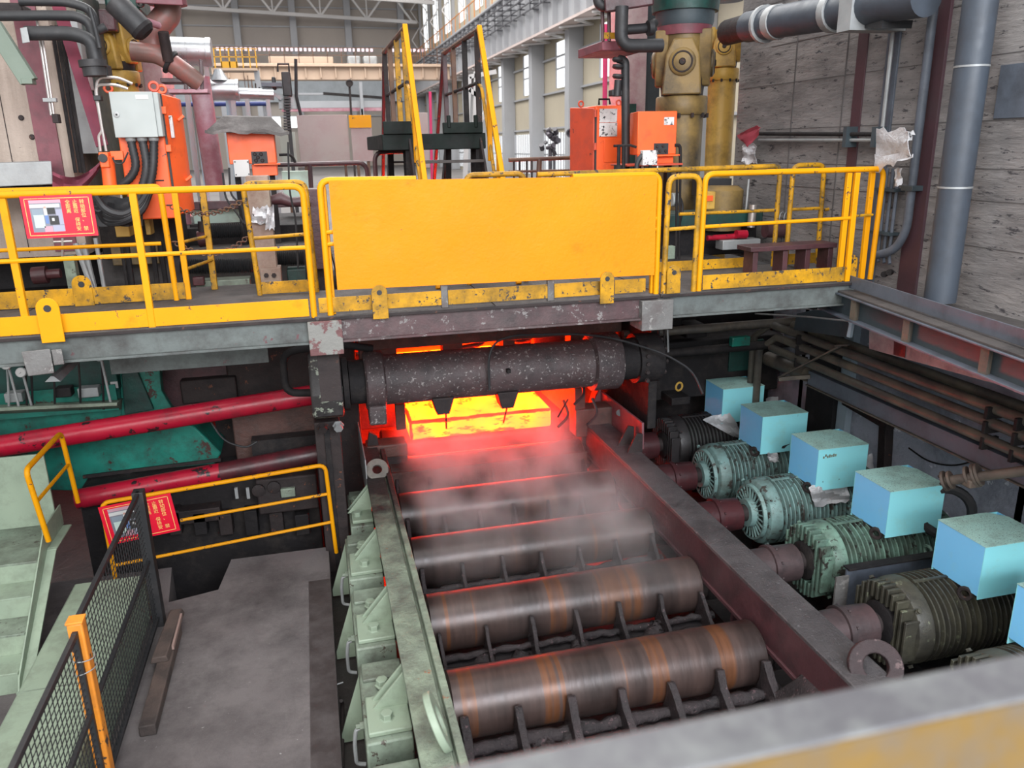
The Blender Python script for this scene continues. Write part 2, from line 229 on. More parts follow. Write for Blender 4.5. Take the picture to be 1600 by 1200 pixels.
# ------------------------------------------------------------------ mesh builder (world coordinates in, local out)
class MB:
    def __init__(s): s.v = []; s.f = []
    def add(s, vs, fs):
        o = len(s.v); s.v += [V(p) for p in vs]; s.f += [tuple(i + o for i in f) for f in fs]; return s
    def box(s, x0, x1, y0, y1, z0, z1):
        p = [(x, y, z) for z in (z0, z1) for y in (y0, y1) for x in (x0, x1)]
        return s.add(p, [(0, 2, 3, 1), (4, 5, 7, 6), (0, 1, 5, 4), (2, 6, 7, 3), (0, 4, 6, 2), (1, 3, 7, 5)])
    def hexa(s, p): return s.add(p, [(0, 3, 2, 1), (4, 5, 6, 7), (0, 1, 5, 4), (1, 2, 6, 5), (2, 3, 7, 6), (3, 0, 4, 7)])
    def bar(s, p, q, w_, h, up=(0, 0, 1)):
        p, q, up = V(p), V(q), V(up); d = (q - p).normalized(); a = d.cross(up)
        if a.length < 1e-4: a = d.cross(V((0, 1, 0)))
        a.normalize(); b = a.cross(d).normalized(); a *= w_ / 2; b *= h / 2
        return s.hexa([p - a - b, p + a - b, p + a + b, p - a + b, q - a - b, q + a - b, q + a + b, q - a + b])
    def _frame(s, d):
        a = d.cross(V((0, 0, 1)))
        if a.length < 1e-3: a = d.cross(V((0, 1, 0)))
        a.normalize(); return a, a.cross(d).normalized()
    def lathe(s, o, axis, prof, n=24, caps=True):
        o = V(o); d = V(axis).normalized(); a, b = s._frame(d); vs = []; fs = []
        for (t, r) in prof:
            for i in range(n):
                g = 2 * math.pi * i / n; vs.append(o + d * t + a * (r * math.cos(g)) + b * (r * math.sin(g)))
        for k in range(len(prof) - 1):
            for i in range(n):
                j = (i + 1) % n; fs.append((k * n + i, k * n + j, (k + 1) * n + j, (k + 1) * n + i))
        if caps: fs.append(tuple(range(n - 1, -1, -1))); fs.append(tuple((len(prof) - 1) * n + i for i in range(n)))
        return s.add(vs, fs)
    def cyl(s, p, q, r, n=16, r2=None):
        p, q = V(p), V(q); return s.lathe(p, q - p, [(0, r), ((q - p).length, r if r2 is None else r2)], n)
    def ring(s, c, axis, ro, ri, h, n=24):
        return s.lathe(V(c) - V(axis).normalized() * (h / 2), axis, [(0, ri), (0, ro), (h, ro), (h, ri), (0, ri)], n, False)
    def tube(s, path, r, n=10, fil=0.0, k=5):
        P = [V(p) for p in path]
        if fil > 0: P = fillet(P, fil, k)
        m = len(P); vs = []; fs = []
        a = None
        for i in range(m):
            d = (P[min(i + 1, m - 1)] - P[max(i - 1, 0)]).normalized()
            if a is None: a, _ = s._frame(d)
            a = (a - d * a.dot(d)).normalized(); b = a.cross(d)
            rr = r[i] if isinstance(r, (list, tuple)) else r
            for j in range(n):
                g = 2 * math.pi * j / n; vs.append(P[i] + a * (rr * math.cos(g)) + b * (rr * math.sin(g)))
        for i in range(m - 1):
            for j in range(n):
                l = (j + 1) % n; fs.append((i * n + j, i * n + l, (i + 1) * n + l, (i + 1) * n + j))
        fs.append(tuple(range(n - 1, -1, -1))); fs.append(tuple((m - 1) * n + j for j in range(n)))
        return s.add(vs, fs)
    def prism(s, poly, ext):
        P = [V(p) for p in poly]; e = V(ext); n = len(P)
        return s.add(P + [p + e for p in P], [tuple(range(n - 1, -1, -1)), tuple(range(n, 2 * n))] + [(i, (i + 1) % n, n + (i + 1) % n, n + i) for i in range(n)])
    def torus(s, c, axis, R, r, n=24, m=8):
        c = V(c); d = V(axis).normalized(); a, b = s._frame(d); vs = []; fs = []
        for i in range(n):
            g = 2 * math.pi * i / n; e = a * math.cos(g) + b * math.sin(g)
            for j in range(m):
                h = 2 * math.pi * j / m; vs.append(c + e * (R + r * math.cos(h)) + d * (r * math.sin(h)))
        for i in range(n):
            for j in range(m): fs.append((i * m + j, ((i + 1) % n) * m + j, ((i + 1) % n) * m + (j + 1) % m, i * m + (j + 1) % m))
        return s.add(vs, fs)
    def sheet(s, grid, th=0.004, nrm=None):
        """a cloth or foil from a grid of points, given thickness"""
        R, C = len(grid), len(grid[0]); vs = [V(p) for row in grid for p in row]
        nn = V(nrm or (0, -1, 0)) * th; k = len(vs); fs = []
        for i in range(R - 1):
            for j in range(C - 1):
                q = (i * C + j, i * C + j + 1, (i + 1) * C + j + 1, (i + 1) * C + j)
                fs.append(q); fs.append(tuple(x + k for x in reversed(q)))
        edge = [(0, j) for j in range(C)] + [(i, C - 1) for i in range(1, R)] + [(R - 1, j) for j in range(C - 2, -1, -1)] + [(i, 0) for i in range(R - 2, 0, -1)]
        idx = [i * C + j for i, j in edge]
        for a_, b_ in zip(idx, idx[1:] + idx[:1]): fs.append((b_, a_, a_ + k, b_ + k))
        return s.add(vs + [p - nn for p in vs], fs)
    def build(s, name, mat, parent=None, bevel=0.0, smooth=38):
        if parent is None:
            xs = [p.x for p in s.v]; ys = [p.y for p in s.v]; zs = [p.z for p in s.v]
            base = V(((min(xs) + max(xs)) / 2, (min(ys) + max(ys)) / 2, min(zs)))
        else: base = WORLD[parent.name]
        me = bpy.data.meshes.new(name); me.from_pydata([p - base for p in s.v], [], s.f); me.update()
        me.materials.append(mat)
        if smooth:
            me.polygons.foreach_set('use_smooth', [True] * len(me.polygons)); me.set_sharp_from_angle(angle=math.radians(smooth))
        o = bpy.data.objects.new(name, me); COL.objects.link(o)
        if parent is None: o.location = base; WORLD[o.name] = base
        else: o.parent = parent; WORLD[o.name] = base
        if bevel > 0:
            md = o.modifiers.new('edge', 'BEVEL'); md.width = bevel; md.segments = 2; md.limit_method = 'ANGLE'; md.angle_limit = math.radians(40)
        return o
WORLD = {}
def fillet(P, r, k):
    out = [P[0]]
    for i in range(1, len(P) - 1):
        a, b, c = P[i - 1], P[i], P[i + 1]; d1 = a - b; d2 = c - b
        t = min(r, d1.length * 0.48, d2.length * 0.48); p = b + d1.normalized() * t; q = b + d2.normalized() * t
        for j in range(k + 1):
            u = j / k; out.append(p * (1 - u) ** 2 + b * 2 * u * (1 - u) + q * u * u)
    out.append(P[-1]); return out
def tag(o, label=None, cat=None, group=None, kind=None):
    if label: o['label'] = label
    if cat: o['category'] = cat
    if group: o['group'] = group
    if kind: o['kind'] = kind
    return o
def thing(name, loc, label, cat, group=None):
    o = bpy.data.objects.new(name, None); COL.objects.link(o); o.location = V(loc); o.empty_display_size = 0.1; WORLD[o.name] = V(loc)
    return tag(o, label, cat, group)
def struct(name, mb, mat, bevel=0.0): return tag(mb.build(name, mat, None, bevel), kind='structure')
def dup(root, off, label=None):
    off = V(off); r = root.copy(); COL.objects.link(r); r.location = root.location + off; WORLD[r.name] = WORLD[root.name] + off
    if label: r['label'] = label
    for ch in root.children:
        c = ch.copy(); COL.objects.link(c); c.parent = r; WORLD[c.name] = WORLD[r.name]
        for g in ch.children:
            d = g.copy(); COL.objects.link(d); d.parent = c; WORLD[d.name] = WORLD[r.name]
    return r
def bolt(mb, p, axis, r, h):
    mb.lathe(p, axis, [(0, r * 1.25), (h * 0.2, r * 1.25), (h * 0.2, r), (h, r)], 6); return mb
def text_mesh(name, body, size, p, xdir, ydir, mat, parent, depth=0.0015):
    c = bpy.data.curves.new(name, 'FONT'); c.body = body; c.size = size; c.align_x = 'CENTER'; c.align_y = 'CENTER'; c.resolution_u = 2; c.extrude = depth
    t = bpy.data.objects.new(name, c); COL.objects.link(t)
    me = bpy.data.meshes.new_from_object(t.evaluated_get(bpy.context.evaluated_depsgraph_get())); bpy.data.objects.remove(t)
    x, y = V(xdir).normalized(), V(ydir).normalized(); z = x.cross(y)
    R = Matrix((x, y, z)).transposed().to_4x4(); R.translation = V(p) - WORLD[parent.name]
    me.transform(R); me.materials.clear(); me.materials.append(mat); me.name = name
    o = bpy.data.objects.new(name, me); COL.objects.link(o); o.parent = parent; WORLD[o.name] = WORLD[parent.name]; return o
# ================================================================== THE SETTING
b = MB().prism([(-9, 1.5, 0), (-0.13, 1.5, 0), (-0.13, 8.75, 0), (-1.22, 8.75, 0), (-1.30, 8.1, 0), (-1.78, 7.98, 0), (-1.86, 8.75, 0), (-9, 8.75, 0)], (0, 0, -1.3))
struct('floor', b, M_floor)
struct('floor', MB().box(-9, 9, 1.5, 18, -1.6, -1.3), M_soot)
struct('floor', MB().box(-62, 14.4, 14.6, 101, 2.2, 2.4), M_floorfar)
struct('wall_pit_end', MB().box(-9, 9, 18, 18.3, -1.6, 2.2), M_soot)
# the ledge between floor edge and roller table
struct('trim_1', MB().box(-0.13, 0.30, 1.5, 9.6, -1.3, -0.28), M_soot)
struct('trim_2', MB().box(-0.36, -0.131, 3.0, 8.0, -0.01, 0.003), paint('oily_floor_strip', (0.045, 0.035, 0.034), (0.09, 0.078, 0.077), 0.5, rough=0.55, bump=0.3))
# right concrete wall with its cast-in steel strips, and the blue-tinted pit wall below the side walkway
wr = struct('wall_right', MB().box(5.75, 8.6, 1.0, 10.36, 2.95, 12), M_conR)
def on_wall(px, py, x=5.75): return PX(px, py, x)
def strip(name, px0, px1, py, mat, th, z0=3.0, z1=11.5):
    y0, y1 = on_wall(px0, py).y, on_wall(px1, py).y
    return MB().box(5.75 - th, 5.76, min(y0, y1), max(y0, y1), z0, z1).build(name, mat, wr, 0.004)
M_stripm = paint('cast_in_maroon_strip', (0.07, 0.030, 0.038), (0.05, 0.03, 0.035), 0.4, rough=0.55, bump=0.15)
strip('steel_strip', 1334, 1349, 150, M_stripm, 0.015)
strip('steel_strip', 1385, 1404, 100, M_blued, 0.02)
strip('steel_strip', 1441, 1472, 150, M_stripm, 0.03)
M_joint = paint('dark_joint', (0.12, 0.11, 0.108), (0.06, 0.055, 0.055), 0.5, rough=0.8, bump=0.3)  # darker concrete tone for the board joint lines
for px in (1240, 1318):
    y = on_wall(px, 150).y; MB().box(5.742, 5.76, y - 0.008, y + 0.008, 3.0, 11.5).build('board_joint', M_joint, wr)
for i, z in enumerate((3.55, 3.95, 4.22, 4.62, 5.15, 5.6, 6.1)):
    MB().box(5.745, 5.76, 1.2 + 0.9 * (i % 3), 10.3 - 0.7 * (i % 2), z, z + 0.006).build('board_joint', M_joint, wr)
q0, q1 = on_wall(1566, 102), on_wall(1640, 182)
MB().box(5.735, 5.76, q1.y, q0.y, q1.z, q0.z).build('patch_plate', M_blued, wr, 0.003)
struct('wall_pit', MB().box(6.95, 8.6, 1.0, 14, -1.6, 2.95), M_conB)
# left concrete pillar
wl = struct('wall_left', MB().box(-7, -2.36, 9.5, 11.5, 3.45, 9), M_conL)
a0, a1 = PY(52, 200, 9.48), PY(88, 200, 9.48)
MB().box(a0.x, a1.x, 9.47, 9.51, 3.5, 9).build('steel_strip', M_mar, wl)
for x in (-3.28, -3.10, -2.92): MB().box(x, x + 0.006, 9.49, 9.51, 3.5, 9).build('board_joint', M_dark2, wl)
for x, px, py in ((0.05, 33, 184), (0.06, 50, 214)):
    p = PY(px, py, 9.49); MB().lathe(p, (0, -1, 0), [(0, 0.028), (0.008, 0.02)], 10).build('tie_hole_plug', M_dark2, wl)
# ---- the hall beyond
ZF = 2.4
wb = struct('wall_back', MB().box(-62, 14.4, 100, 100.5, ZF, 26), M_hall)
for x in range(-60, 14, 6): MB().box(x - 0.35, x + 0.35, 99.2, 100, ZF, 25).build('column', M_hallg, wb)
for z in (8, 12.5, 15.5, 17.5, 19.5): MB().box(-62, 14, 99.8, 100.02, z, z + 0.14).build('girt', M_hallg, wb)
MB().box(-15.5, 13.5, 99.0, 99.9, 9.6, 12.0).build('pale_cladding', paint('pale_blue_cladding', (0.42, 0.46, 0.49), rough=0.7, bump=0), wb)
MB().box(-23.0, -20.2, 99.0, 99.9, 15.0, 25).build('dark_cladding', M_roof, wb)
for x in (-3.4, -1.4, 3): MB().box(x, x + 1.1, 98.8, 98.98, 6.8, 8.0).build('window_pane', M_pane, wb)
we = struct('wall_east', MB().box(14.0, 14.4, 24, 101, ZF, 26), M_beige)
YC = [27.2 + 7 * i for i in range(11)]
for y in YC:
    MB().box(13.2, 14.0, y - 0.32, y + 0.32, ZF, 11.2).build('column', M_hallg, we, 0.03)
    MB().box(13.75, 14.0, y - 0.25, y + 0.25, 14, 26).build('column', M_hallg, we)
    for k in range(3):
        z = 14.5 + 3 * k
        MB().bar((13.9, y, z), (12.9, y + 0.1, z + 1.5), 0.1, 0.1).bar((12.9, y + 0.1, z + 1.5), (13.9, y, z + 3), 0.1, 0.1).build('lattice_brace', M_hallw, we)
for z in (5.3, 7.2, 9.0): MB().box(13.86, 14.0, 24, 100, z, z + 0.1).build('girt', M_hallg, we)
n = 0
def hall_window(y0, y1, z0, z1, mull):
    global n
    n += 1
    o = struct('window_%d' % n, MB().box(13.90, 13.99, y0, y1, z0, z1), M_pane)
    fr = MB()
    for z in mull: fr.box(13.84, 13.90, y0, y1, z - 0.04, z + 0.04)
    for y in (y0, y1): fr.box(13.84, 13.90, y - 0.05, y + 0.05, z0, z1)
    fr.build('window_frame', M_hallg, o)
zt, zb, zm = PX(883, 62, 13.95).z, PX(883, 135, 13.95).z, PX(883, 105, 13.95).z
for y in YC[:9]: hall_window(y + 1.6, y + 3.9, zb, zt, (zm,))
for y in YC[3:10]: hall_window(y + 2.0, y + 4.4, 14.6, 25, (17, 19.5, 22))
for y in YC[:9]: 
    hall_window(y + 0.6, y + 6.4, 2.7, 5.1, (3.9,)); o_ = bpy.data.objects['window_%d' % n]
    for i in range(11): MB().box(13.84, 13.90, y + 1.05 + 0.5 * i, y + 1.13 + 0.5 * i, 2.7, 5.1).build('window_mullion', M_hallg, o_)
cl = struct('ceiling', MB().prism([(-62, 44, 26.5), (-30, 44, 25.2), (14.4, 44, 22.5), (14.4, 44, 22.8), (-62, 44, 26.8)], (0, 57, 0)), M_roof)
for i in range(8):
    y = 47 + 7 * i; MB().box(-30, 14, y, y + 0.2, 22.0, 22.4).build('purlin', M_hallg, cl)
for yy, ztop in ((84, 21.6), (97, 21.4)):
    t = thing('roof_truss', (-20, yy, 17.5), 'pale steel roof truss, %s' % ('nearer of the two across the top of the hall' if yy < 90 else 'further of the two close to the end wall'), 'truss')
    f = lambda x: 18.6 - 0.045 * (x + 4)
    MB().bar((-58, yy, f(-58)), (13.5, yy, f(13.5)), 0.35, 0.35).build('bottom_chord', M_hallw, t)
    MB().bar((-58, yy, f(-58) + 3.4), (13.5, yy, f(13.5) + 2.8), 0.35, 0.35).build('top_chord', M_hallw, t)
    for i in range(14):
        x = -57 + 5 * i
        MB().bar((x, yy, f(x)), (x + 2.5, yy, f(x + 2.5) + 3.2), 0.2, 0.2).build('diagonal', M_hallw, t)
        MB().bar((x + 2.5, yy, f(x + 2.5) + 3.2), (x + 5, yy, f(x + 5)), 0.2, 0.2).build('diagonal', M_hallw, t)
        MB().bar((x, yy, f(x)), (x, yy, f(x) + 3.3), 0.14, 0.14).build('strut', M_hallw, t)
# crane runway along the east wall
zb, zt = PX(800, 76, 12.9).z, PX(787, 3, 12.9).z
g = thing('crane_runway', (12.9, 60, zb), 'long grey crane runway girder running along the tall hall wall', 'girder')
MB().box(12.82, 12.98, 24, 99, zb, zt).build('web', M_hallg, g)
MB().box(12.5, 13.3, 24, 99, zb - 0.12, zb).build('bottom_flange', paint('pinkish_flange', (0.55, 0.45, 0.42), rough=0.6, bump=0), g)
MB().box(12.5, 13.3, 24, 99, zt, zt + 0.12).build('top_flange', M_hallg, g)
for i in range(42):
    y = 26 + 1.72 * i; MB().box(12.55, 12.82, y, y + 0.05, zb, zt).build('stiffener', M_hallg, g)
c = MB()
for k in range(5): c.box(11.9 + 0.14 * k, 11.96 + 0.14 * k, 26, 99, zt - 0.5 - 0.28 * k, zt - 0.44 - 0.28 * k)
for i in range(34):
    y = 28 + 2.1 * i
    for k in range(5): c.box(11.9 + 0.14 * k, 12.84, y, y + 0.07, zt - 0.56 - 0.28 * k, zt - 0.5 - 0.28 * k)
    c.box(12.3, 12.36, y, y + 0.07, zt - 1.7, zt - 0.3)
tag(c.build('conductor_bracket', paint('dark_conductor', (0.09, 0.09, 0.10), rough=0.6, bump=0), g), kind='stuff')
M_rail_o = paint('orange_brown_railing', (0.50, 0.20, 0.06), rough=0.6, bump=0)
for i in range(36):
    y = 30 + 1.9 * i; MB().box(12.5, 12.56, y, y + 0.06, zt + 0.12, zt + 1.2).build('railing_post', M_rail_o, g)
MB().box(12.5, 12.56, 28, 99, zt + 1.2, zt + 1.26).build('railing_top', M_rail_o, g)
tr = MB()
for i in range(30):
    y = 26 + 2.4 * i; tr.bar((12.6, y, zb - 0.2), (13.9, y + 1.2, zb - 0.2), 0.09, 0.09).bar((13.9, y + 1.2, zb - 0.2), (12.6, y + 2.4, zb - 0.2), 0.09, 0.09)
tag(tr.build('surge_lattice', M_hallw, g), kind='stuff')
# travelling crane
Yc = 70
x0, x1 = PY(330, 100, Yc).x, 12.3
t = thing('overhead_crane', (0, Yc, PY(470, 126, Yc).z), 'tan overhead travelling crane spanning the far hall', 'crane')
z0, z1 = PY(470, 125, Yc).z, PY(470, 99, Yc).z
MB().box(x0, x1, Yc, Yc + 1, z0, z1).build('main_girder', M_crane, t, 0.05)
MB().box(x0, x1, Yc - 0.5, Yc, z1 - 0.25, z1 - 0.1).build('girder_flange', M_crane, t)
for i in range(16):
    x = x0 + (x1 - x0) * i / 16; MB().box(x, x + 0.1, Yc - 0.25, Yc, z1 - 1.1, z1).build('stiffener', M_crane, t)
MB().box(PY(418, 90, Yc).x, PY(522, 90, Yc).x, Yc + 2, Yc + 3, PY(470, 97, Yc).z, PY(470, 84, Yc).z).build('trolley', M_crane, t, 0.05)
for (a, c2) in ((545, 565), (570, 592)): MB().box(PY(a, 90, Yc).x, PY(c2, 90, Yc).x, Yc + 1.5, Yc + 3, z1, PY(550, 84, Yc).z).build('hoist_drum', M_galv, t, 0.1)
for i in range(18):
    x = x0 + (x1 - x0) * i / 17; MB().box(x, x + 0.06, Yc - 0.4, Yc - 0.34, z1, z1 + 1.15).build('railing_post', M_brownrail, t)
for dz in (0.6, 1.15): MB().box(x0, x1, Yc - 0.4, Yc - 0.34, z1 + dz - 0.05, z1 + dz).build('railing_bar', M_brownrail, t)
s = MB(); zl = PY(470, 77, 95).z
for i in range(66):
    x = PY(338, 77, 95).x + i * 0.47
    if 34 < i < 39: continue
    s.box(x, x + 0.26, 94.9, 95, zl - 0.18, zl + 0.18)
tag(s.build('lamp_row', M_lampw), 'row of small pinkish lights below the far roof truss', 'lights', kind='stuff')
# things standing in the far hall
def board(px0, py0, px1, py1, Y, mat, label, name='splash_board', top=None):
    p, q = PY(px0, py0, Y), PY(px1, py1, Y)
    o = thing(name, ((p.x + q.x) / 2, Y, ZF), label, 'board')
    MB().box(p.x, q.x, Y, Y + 0.06, q.z, p.z).build('sheet', mat, o, 0.006)
    for x in (p.x + 0.08, q.x - 0.14): MB().box(x, x + 0.06, Y + 0.06, Y + 0.12, ZF, p.z - 0.05).build('leg', M_brownrail, o)
    return o, p, q
board(463, 180, 548, 258, 19, M_pinkboard, 'large pink-dusted board left of the yellow-topped board', )
o, p, q = board(548, 200, 584, 252, 18.7, M_pinkboard, 'narrow pink board with a yellow strip across its top')
MB().box(p.x - 0.03, q.x, 18.66, 18.70, p.z, PY(560, 180, 18.7).z).build('yellow_strip', M_yel, o, 0.006)
board(436, 207, 466, 268, 18.6, paint('grey_green_board', (0.42, 0.42, 0.37), (0.3, 0.22, 0.2), 0.3, rough=0.8, bump=0.03), 'grey-green low board left of the large pink board')
board(648, 176, 672, 262, 19, M_pinkboard, 'pale pink board seen between the two stile handrails')
# dark mast with cable chain
t = thing('cable_mast', PY(450, 200, 17), 'black mast with a looped cable chain and small platform', 'mast')
B = lambda a, b_, c_, d, Y, dy: MB().box(min(PY(a, b_, Y).x, PY(c_, d, Y).x), max(PY(a, b_, Y).x, PY(c_, d, Y).x), Y, Y + dy, PY(c_, d, Y).z, PY(a, b_, Y).z)
B(439, 112, 457, 150, 17, 0.3).build('cabinet', M_black, t, 0.02)
B(424, 120, 432, 140, 17, 0.2).build('small_box', M_black, t, 0.02)
B(408, 129, 440, 135, 16.8, 0.6).build('platform', M_blued, t)
MB().bar(PY(412, 135, 17), PY(440, 155, 17), 0.06, 0.06).build('bracket', M_hallg, t)
B(434, 147, 465, 170, 17.1, 0.2).build('bracket_plate', M_galv, t)
for i in range(12):
    zz = 152 + 4.4 * i; B(443, zz, 454, zz + 3, 16.9, 0.12).build('chain_link', M_black, t)
MB().tube([PY(462, 92, 17), PY(463, 150, 17), PY(470, 180, 17)], 0.035, 6).build('post', M_black, t)
MB().tube([PY(434, 112, 17), PY(434, 100, 17), PY(451, 100, 17), PY(452, 112, 17)], 0.022, 6).build('hoop', M_black, t)
MB().box(PY(453, 240, 17).x, PY(459, 240, 17).x, 17, 17.12, ZF, PY(453, 150, 17).z).build('post', M_black, t)
# silver ducts, pipes, railing platform beyond the left machines
def pipe(name, pts, r, mat, label, cat='pipe', n=14, fil=0.0, bands=(), group=None, bmat=None):
    P = [V(p) for p in pts]; lo = min(P, key=lambda p: p.z)
    t = thing(name, lo, label, cat, group)
    MB().tube(P, r, n, fil).build('barrel', mat, t)
    for a_, k_, ww in bands:
        p = P[0].lerp(P[-1], a_); d = (P[-1] - P[0]).normalized()
        MB().cyl(p - d * ww / 2, p + d * ww / 2, r * k_, n).build('band', bmat or mat, t, 0.004)
    return t
pipe('silver_duct', [PY(262, 80, 16), PY(331, 82, 16)], 0.235, M_silver, 'large silver-clad duct, upper one behind the orange cabinet', 'duct', 24, bands=((0.93, 1.04, 0.08), (0.45, 1.01, 0.03)))
pipe('silver_duct', [PY(318, 140, 16.5), PY(373, 141, 16.5)], 0.185, M_silver, 'silver-clad duct lying lower behind the roofed orange box', 'duct', 20, bands=((0.96, 1.04, 0.06),))
pipe('silver_duct', [PY(374, 146, 16.8), PY(428, 148, 16.8)], 0.10, M_silver, 'thin silver duct running on from the lower duct', 'duct', 16)
t = thing('silver_reducer', PY(343, 125, 16.5), 'short silver cone between the two ducts', 'duct')
MB().lathe(PY(343, 126, 16.5), (0, 0, 1), [(0, 0.17), (0.12, 0.10), (0.2, 0.06)], 18).build('cone', M_silver, t)
t = pipe('blue_pipe', [PY(278, 163, 20), PY(420, 162, 20)], 0.05, M_navy, 'deep blue pipe running level below the silver ducts')
for px in (290, 410): p = PY(px, 163, 20); MB().box(p.x, p.x + 0.08, 20, 20.08, ZF, p.z).build('hanger_post', M_hallg, t)
pipe('pale_pipe', [V((PY(362, 182, 17).x, 17, ZF)), PY(359, 152, 17)], 0.085, M_palepipe, 'short pale blue upright pipe above the roofed orange box')
pipe('pale_pipe', [V((PY(322, 290, 15.5).x, 15.5, ZF)), PY(305, 155, 15.5)], 0.04, M_palepipe, 'thin pale blue upright pipe behind the pink pipe')
t = thing('access_platform', PY(368, 130, 26), 'yellow railed access platform beyond the silver ducts', 'platform')
B(333, 106, 402, 110, 26, 0.8).build('deck', M_crane, t)
M_yfar = paint('far_yellow_paint', (0.72, 0.36, 0.02), rough=0.6, bump=0)
for px in (334, 344, 357, 368, 378, 389, 399): B(px, 75, px + 1.6, 106, 26, 0.04).build('post', M_yfar, t)
for py in (75, 88): B(333, py, 402, py + 1.8, 26, 0.04).build('rail', M_yfar, t)
B(345, 96, 372, 106, 26, 0.04).build('toe_panel', M_yfar, t)
for px in (338, 396): MB().box(PY(px, 110, 26).x, PY(px, 110, 26).x + 0.15, 26.2, 26.35, ZF, PY(px, 109, 26).z).build('leg', M_hallg, t)
for i in range(5): B(380 + i * 6, 112 + i * 6, 384 + i * 6, 140 + i * 3, 26.2, 0.05).build('stair_bar', M_brownrail, t)
# far pipe bridge and disc sign
t = thing('pipe_bridge', PY(520, 170, 40), 'grey pipe bridge crossing the hall behind the pink boards', 'pipe bridge')
B(466, 158, 600, 168, 40, 0.5).build('pipe', M_hallg, t); B(440, 169, 600, 173, 40, 0.3).build('beam', M_pinkp, t)
B(561, 128, 569, 180, 39.5, 0.3).build('post', M_hallg, t); MB().box(PY(563, 170, 39.5).x, PY(567, 170, 39.5).x, 39.5, 39.8, ZF, PY(565, 170, 39.5).z).build('post_foot', M_hallg, t); B(466, 145, 520, 148, 41, 0.3).build('beam', M_hallg, t)
MB().bar(PY(505, 146, 40), PY(600, 153, 40), 0.12, 0.12).build('tie', M_dark, t)
t = thing('disc_sign', PY(546, 158, 38), 'round dark disc on a thin post above the pipe bridge', 'disc sign')
MB().lathe(PY(546, 130, 38), (0, -1, 0), [(0, 0.16), (0.04, 0.16)], 20).build('disc', M_dark2, t); MB().cyl((PY(546, 160, 38).x, 38, ZF), PY(546, 133, 38.05), 0.05, 8).build('post', M_dark2, t)
MB().torus(PY(546, 130, 37.95), (0, -1, 0), 0.13, 0.03, 20, 6).build('rim', M_dark2, t)
for k, (px, lab) in enumerate(((673, 'left-hand'), (747, 'middle'))):
    pipe('pink_post', [V((PY(px, 275, 21 + k).x, 21 + k, ZF)), PY(px - 1, 143 - 30 * k, 21 + k)], 0.035, paint('bright_pink_paint', (0.62, 0.03, 0.13), rough=0.5, bump=0), 'bright pink upright pipe seen %s' % ('between the stile handrails' if k == 0 else 'beside the nearer right stile post'))
pipe('pink_post', [V((PY(946, 180, 20).x, 20, ZF)), PY(946, 38, 20)], 0.06, MATS['bright_pink_paint'], 'bright pink upright pipe behind the orange cabinet top')
t = thing('white_frame', PY(738, 250, 24), 'white braced steel frame beyond the stile', 'frame')
for a_, c_ in (((724, 342), (733, 120)), ((736, 342), (744, 112)), ((733, 120), (775, 112)), ((733, 140), (765, 165)), ((765, 165), (740, 205))):
    MB().bar(PY(*a_, 24), PY(*c_, 24), 0.12, 0.12).build('member', M_hallw, t)
# figure-like plant: the leafy dark bush of hanging lamps by the far windows
t = thing('gas_burner_stand', PY(860, 268, 22), 'bundle of dark fittings on a stand before the bright far windows', 'fittings stand')
rnd = random.Random(3)
M_fit = paint('dark_fittings', (0.05, 0.045, 0.055), (0.14, 0.12, 0.14), 0.4, rough=0.4, bump=0)
for i in range(16):
    px, py = 860 + rnd.uniform(-13, 13), 222 + rnd.uniform(-17, 17); p = PY(px, py, 22)
    MB().cyl(p, p + V((rnd.uniform(-.12, .12), rnd.uniform(-.15, .05), rnd.uniform(-.12, .12))), rnd.uniform(.05, .085), 10).build('fitting', M_fit, t)
MB().cyl((PY(860, 272, 22).x, 22, ZF), PY(860, 225, 22), 0.05, 8).build('post', M_fit, t); MB().cyl((PY(866, 272, 22).x, 22, ZF), PY(866, 235, 22), 0.03, 8).build('post', M_fit, t)
t = thing('bell_loudspeaker', PY(893, 208, 40), 'small round loudspeaker on the far hall column', 'loudspeaker')
MB().lathe(PY(892, 208, 40), (-0.4, -1, 0), [(0, 0.08), (0.16, 0.15), (0.35, 0.22), (0.35, 0.17), (0.16, 0.08)], 16).build('horn', M_fit, t); MB().cyl(PY(905, 203, 40.9), PY(892, 208, 40), 0.05, 8).build('bracket', M_fit, t)

for o, yy in ((bpy.data.objects['silver_duct'], 16), (bpy.data.objects['silver_duct.001'], 16.5), (bpy.data.objects['silver_duct.002'], 16.8)):
    p = WORLD[o.name]
    for dx in (0.12, 0.5): MB().box(p.x - dx - 0.04, p.x - dx + 0.04, yy - 0.04, yy + 0.04, ZF, p.z).build('stand_post', M_hallg, o)
# ================================================================== WALKWAY OVER THE ROLLER TABLE
ZD = 3.11
wk = thing('walkway', (0, 7, 2.8), 'steel walkway crossing over the roller table, sooty deck and grey-green edge beams', 'walkway')
for x0, x1 in ((-6, -2.6), (-2.59, -0.06), (-0.04, 1.55), (1.56, 3.16), (3.18, 5.3)):
    MB().box(x0, x1, 6.96, 8.32, ZD - 0.03, ZD).build('deck_plate', M_deck, wk, 0.004)
MB().box(-1.30, -0.55, 8.33, 9.0, ZD - 0.03, ZD).build('deck_plate', M_deck, wk, 0.004)
def channel(x0, x1, mat, y=7.0):
    MB().box(x0, x1, y, y + 0.02, 2.89, ZD - 0.03).build('edge_channel', mat, wk)
    MB().box(x0, x1, y - 0.05, y + 0.06, 2.87, 2.89).build('lower_flange', mat, wk, 0.003)
    MB().box(x0, x1, y - 0.05, y + 0.06, ZD - 0.035, ZD - 0.01).build('upper_flange', M_dark2, wk, 0.003)
channel(-6, -0.03, M_steel); channel(0.0, 3.17, M_steelr); channel(3.19, 5.32, M_steel)
